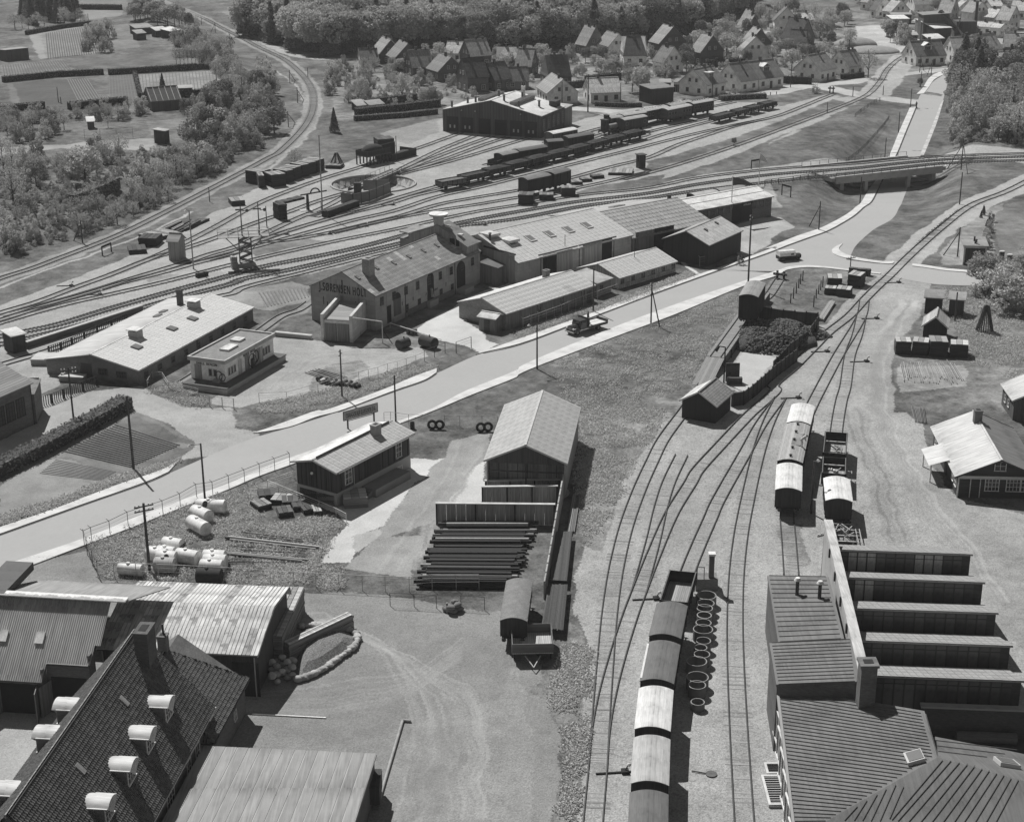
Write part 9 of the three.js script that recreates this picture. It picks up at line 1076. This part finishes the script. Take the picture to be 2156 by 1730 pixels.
{const W=(l,s,x0,y0,x1,y1,D,h,a)=>{const t=plan('low_wall',l,'wall',G(p(s,x0,y0)),G(p(s,x1,y1)),D);mesh(t.g,'wall',[bx(0,0,-D,t.L,h,0)],mat(a,'concrete',4));mesh(t.g,'coping',[bx(-.05,h,-D - .1,t.L + .05,h + .12,.12)],mat(.45,'concrete',3))};W('long low platform wall between the yard tracks and the siding','B1',225,1195,1190,885,.5,.9,.12);W('stone ramp block beside the siding at the white roofed store','B1',255,1335,495,1340,3.2,.8,.3);W('low kerb wall between the fuel kiosk and the garage','B2',130,1090,430,1120,.5,.5,.45);W('brick ramp with railing at the end of the white roofed store','B1',490,1470,690,1480,1.2,.7,.25);
const f=thing('fuel_crane','tall bent white fuel arm with a hanging hose beside the garage','fuel crane',G(p('B2',1028,1150))),h=HT(f.position,p('B2',1028,972));mesh(f,'post',rod(V(0,0,0),V(0,h,0),.08),M.white);mesh(f,'arm',rod(V(0,h,0),V(-4.6,h + .6,-.3),.08),M.white);mesh(f,'hose',[rod(V(.1,h - 1.2,0),V(.5,1.4,.2),.05),rod(V(.5,1.4,.2),V(1.5,.05,.6),.05)],M.black);const q=thing('rope_barrier','slanting white barrier pole across the forecourt scrap','barrier',G(p('B2',1090,1030)));mesh(q,'bar',rod(V(0,.9,0),G(p('B2',1520,1170)).sub(q.position).setY(.9),.06),M.white);for(const k of[0,.55])mesh(q,'post',rod(G(p('B2',1520,1170)).sub(q.position).multiplyScalar(k).setY(0),G(p('B2',1520,1170)).sub(q.position).multiplyScalar(k).setY(.95),.05),M.galv)}
// point levers
[['N1',985,365,'upper crossing points'],['N1',905,703,'middle sleepered points'],['N2',840,237,'bunker wall points'],['C3',1150,1578,'open wagon points'],['D3',890,1315,'bottom left points'],['N1',595,625,'bunker gate points'],['B4',1115,648,'road crossing points'],['Y2',1715,458,'turntable side points'],['Y2',735,730,'gantry points'],['Y2',1130,728,'middle yard points'],['Y2',1465,655,'upper middle yard points'],['B1',590,675,'left yard points'],['B1',830,748,'left middle points'],['Y3',650,885,'hall roof points']].forEach(([s,x,y,l])=>{const t=thing('point_lever','weighted lever of the ' + l,'point lever',G(p(s,x,y)),.1);mesh(t,'base',[bx(-2.4,0,-.08,.5,.12,.08),bx(-.3,0,-.3,.3,.25,.3)],M.black);mesh(t,'lever',rod(V(0,.2,0),V(.35,.9,0),.05),M.iron);mesh(t,'weight',new THREE.SphereGeometry(.17,10,8).translate(.3,.75,.05),M.white)});
// ---------------------------------------------------------------- vehicles and people
{const f=G(p('B3',470,1075)),b=G(p('B3',640,1030)),t=thing('flatbed_truck','old dark bonneted truck with a flat bed driving on the road','truck',f.clone().lerp(b,.5),heading(b,f)),dk=mat(.05,'mottle',3,{rough:.35});// nose toward +x
mesh(t,'chassis',[bx(-3,.55,-.5,2.9,.75,.5)],M.black);mesh(t,'cab',prism([[.95,.75],[1,1.5],[.8,2.15],[-.8,2.15],[-1,1.5],[-.95,.75]],.35,1.75),dk);mesh(t,'bonnet',prism([[.55,.75],[.6,1.25],[.3,1.5],[-.3,1.5],[-.6,1.25],[-.55,.75]],1.75,3),dk);mesh(t,'windscreen',[bx(1.76,1.52,-.75,1.79,2.02,.75)],M.glass);for(const z of[-1,1]){mesh(t,'mudguard',new THREE.SphereGeometry(.55,14,8,0,6.3,0,1.57).scale(1.35,1,.55).translate(2.4,.62,z*.82),dk);mesh(t,'headlight',new THREE.SphereGeometry(.16,10,8).translate(3,1.05,z*.72),mat(.7,null,1,{rough:.3}));mesh(t,'side_window',[bx(.6,1.5,z*.9,1.5,2,z*1.0)],M.glass);for(const x of[2.35,-1.9]){const w=mesh(t,'wheel',shared([new THREE.CylinderGeometry(.44,.44,.28,16).rotateX(Math.PI / 2)]),M.black);w.position.set(x,.44,z*.85);mesh(w,'hub',new THREE.CylinderGeometry(.2,.2,.32,10).rotateX(Math.PI / 2),mat(.25,null))}}
mesh(t,'bumper',[bx(3.15,.5,-.95,3.25,.68,.95)],mat(.5,null,1,{rough:.3,metal:.6}));mesh(t,'grille',[bx(3,.8,-.4,3.05,1.25,.4)],mat(.2,null));mesh(t,'flat_bed',[bx(-3.5,.95,-1.25,.2,1.08,1.25)],mat(.66,'boards',2));for(const z of[-1.3,1.25])mesh(t,'side_rail',[bx(-3.5,.8,z,.2,1.2,z + .05)],M.woodDark);mesh(t,'headboard',[bx(.2,1.08,-1.25,.3,2.4,1.25)],M.woodDark);mesh(t,'tail_board',[bx(-3.6,.9,-1.25,-3.5,1.5,1.25)],M.woodDark);mesh(t,'spare_wheel',rod(V(-.9,1.2,.5),V(-.9,1.4,.5),.42,.42,14),M.black)}
{const a=G(p('B4',135,465)),b=G(p('B4',255,455)),t=thing('delivery_car','small two tone car with a white top at the junction','car',a.clone().lerp(b,.5),heading(a,b));mesh(t,'body',prism([[.85,.35],[.9,.7],[.88,.95],[-.88,.95],[-.9,.7],[-.85,.35]],-2,1.2),M.black);mesh(t,'roof',prism([[.86,.95],[.83,1.5],[.5,1.82],[-.5,1.82],[-.83,1.5],[-.86,.95]],-2,1),M.white);mesh(t,'bonnet',prism([[.6,.4],[.62,.95],[.3,1.1],[-.3,1.1],[-.62,.95],[-.6,.4]],1.2,2.2),M.black);mesh(t,'windscreen',[bx(.91,1.08,-.7,.95,1.55,.7)],M.glass);for(const z of[-1,1]){mesh(t,'side_window',[bx(.1,1.1,z*.84,.7,1.4,z*.87)],M.glass);for(const x of[1.5,-1.3]){const w=mesh(t,'wheel',shared([new THREE.CylinderGeometry(.34,.34,.2,14).rotateX(Math.PI / 2)]),M.iron);w.position.set(x,.34,z*.78)}mesh(t,'mudguard',new THREE.SphereGeometry(.45,12,6,0,6.3,0,1.57).scale(1.2,1,.5).translate(1.5,.45,z*.75),M.black)}}
// a body meshed as one surface from tapered joints; J lists [a, b, ra, rb]
function bodyGeo(J,head){const N=64,mc=new MarchingCubes(N,MATS.x,false,false,60000),sz=1.1,c=V(0,.95,0);const sd=(P,[a,b,ra,rb])=>{const d=b.clone().sub(a),t=clamp(P.clone().sub(a).dot(d)/ d.lengthSq());return P.distanceTo(a.clone().addScaledVector(d,t))- lerp(ra,rb,t)};for(let k=0;k<N;k++)for(let j=0;j<N;j++)for(let i=0;i<N;i++){const P=V(((i / N)*2 - 1)*sz,((j / N)*2 - 1)*sz,((k / N)*2 - 1)*sz).add(c);let d=9;for(const q of J){const e=sd(P,q),h=clamp(.5 + .5*(d - e)/ .05);d=lerp(d,e,h)- .05*h*(1 - h)}mc.field[i + j*N + k*N*N]=-d}mc.isolation=0;mc.update();const n=mc.count,g=new THREE.BufferGeometry();g.setAttribute('position',new THREE.BufferAttribute(mc.positionArray.slice(0,n*3),3));g.setAttribute('normal',new THREE.BufferAttribute(mc.normalArray.slice(0,n*3),3));g.scale(sz,sz,sz).translate(c.x,c.y,c.z);return g}
const POSE={sit:[[V(0,.95,-.1),V(0,1.42,.1),.15,.17],[V(0,1.5,.12),V(0,1.68,.16),.06,.11],...[-1,1].flatMap(s=>[[V(s*.1,.92,-.1),V(s*.14,.8,.35),.1,.08],[V(s*.14,.8,.35),V(s*.12,.35,.22),.075,.05],[V(s*.12,.35,.22),V(s*.12,.3,.4),.05,.04],[V(s*.19,1.4,.1),V(s*.25,1.15,.3),.06,.05],[V(s*.25,1.15,.3),V(s*.24,1.02,.58),.045,.035]])],stand:[[V(0,.95,0),V(0,1.4,.02),.15,.18],[V(0,1.5,.02),V(0,1.68,.04),.06,.11],...[-1,1].flatMap(s=>[[V(s*.09,.92,0),V(s*.12,.5,.05),.1,.075],[V(s*.12,.5,.05),V(s*.12,.06,0),.07,.05],[V(s*.12,.05,0),V(s*.13,.04,.16),.05,.04],[V(s*.2,1.38,0),V(s*.27,1.1,.05),.06,.05],[V(s*.27,1.1,.05),V(s*.25,.88,.2),.045,.035]])],bend:[[V(0,.9,-.1),V(0,1.15,.32),.15,.17],[V(0,1.2,.42),V(0,1.22,.6),.06,.11],...[-1,1].flatMap(s=>[[V(s*.1,.88,-.1),V(s*.14,.48,.06),.1,.075],[V(s*.14,.48,.06),V(s*.14,.06,-.08),.07,.05],[V(s*.14,.05,-.06),V(s*.14,.04,.1),.05,.04],[V(s*.18,1.12,.32),V(s*.22,.85,.38),.06,.05],[V(s*.22,.85,.38),V(s*.12,.6,.5),.045,.035]])]},BODY={};
function person(label,pose,pos,turn,a,hair=.04){const t=thing('person',label,'person',pos,turn),g=BODY[pose]??=shared(bodyGeo(POSE[pose]));mesh(t,'body',g,mat(a,'grain',1));const h=POSE[pose][1][1];mesh(t,'head',new THREE.SphereGeometry(.105,12,10).scale(.9,1.15,1).translate(h.x,h.y + .03,h.z + .01),mat(.3,null));mesh(t,'hair',new THREE.SphereGeometry(.115,12,8,0,6.3,0,1.5).scale(.95,1.05,1).translate(h.x,h.y + .06,h.z - .015),mat(hair,null));return t}
function bicycle(name,label,pos,turn,k=1){const t=thing(name,label,name==='bicycle'?'bicycle':'motorcycle',pos,turn);for(const z of[-.52,.55])mesh(t,'wheel',new THREE.TorusGeometry(.31,.025*k,6,22).rotateY(Math.PI / 2).translate(0,.33,z),M.black);mesh(t,'frame',[rod(V(0,.35,-.52),V(0,.8,-.18),.02*k),rod(V(0,.8,-.18),V(0,.8,.4),.02*k),rod(V(0,.3,0),V(0,.8,.4),.02*k),rod(V(0,.3,0),V(0,.8,-.18),.02*k),rod(V(0,.35,.55),V(0,.98,.38),.02*k)],M.iron);mesh(t,'handlebar',[rod(V(-.26,1,.5),V(.26,1,.5),.02)],M.iron);mesh(t,'saddle',[bx(-.09,.8,-.3,.09,.87,-.02)],M.black);if(k>1)mesh(t,'engine',[bx(-.16,.28,-.15,.16,.75,.3)],M.black);return t}
{const q=G(p('B3',1832,500)),q2=G(p('B3',1862,498)),d=heading(G(p('B3',1832,500)),G(p('B3',1900,472)))+ Math.PI / 2;bicycle('bicycle','left bicycle of two at the kerb near the black barn',q,d);person('left cyclist in light clothes at the kerb near the black barn','sit',q,d,.3);bicycle('bicycle','right bicycle of two at the kerb near the black barn',q2,d);person('right cyclist in dark clothes at the kerb near the black barn','sit',q2,d,.08);const m=GT(p('A4',1262,898)),md=2.9;bicycle('motorcycle','dark motorcycle on the road corner beyond the bridge',m,md,3);person('rider in dark clothes on the motorcycle beyond the bridge','sit',m,md,.04);person('man in pale shirt bending over on the patched van roof','bend',G(p('C4',308,308),3.6),1.8,.6);person('man standing on the bed of the dark truck','stand',G(p('B3',580,985),1.08),2,.06)}
// the tree nearest each house is named after it
for(const h of scene.children.filter(o=>o.userData.category==='house')){const c=new THREE.Box3().setFromObject(h).getCenter(V(0,0,0)),L=scene.children.filter(o=>/tree|bush|conifer/.test(o.userData.category)&&o.userData.group&&!o.userData.named&&Math.hypot(o.position.x - c.x,o.position.z - c.z)<18);if(!L.length)continue;const o=L.reduce((a,b)=>a.position.distanceTo(c)<b.position.distanceTo(c)?a:b),w=h.userData.label.split(' ');if(w.length<=11){o.userData.named=true;o.userData.label=`${o.userData.category} nearest the ${h.userData.label}`}}
for(const o of scene.children)delete o.userData.named;
// widest, nearest and tallest of look-alike groups get words of their own
{const by={};for(const o of scene.children)if(o.userData.group&&/tree|bush|pole|post/.test(o.userData.category))(by[o.userData.group + o.userData.label]??=[]).push(o);for(const L of Object.values(by))if(L.length>3){const base=L[0].userData.label,X=o=>{const v=o.position.clone().project(camera);return v.x},take=(f,w)=>{const o=L.reduce((a,b)=>f(b)>f(a)?b:a);if(o.userData.label===base)o.userData.label=`${w} ${base}`};take(o=>-X(o),'leftmost');take(X,'rightmost');take(o=>o.position.z,'nearest');take(o=>-o.position.z,'farthest');if(/tree|bush/.test(base))take(o=>o.scale.y,'tallest')}}
renderer.render(scene,camera);
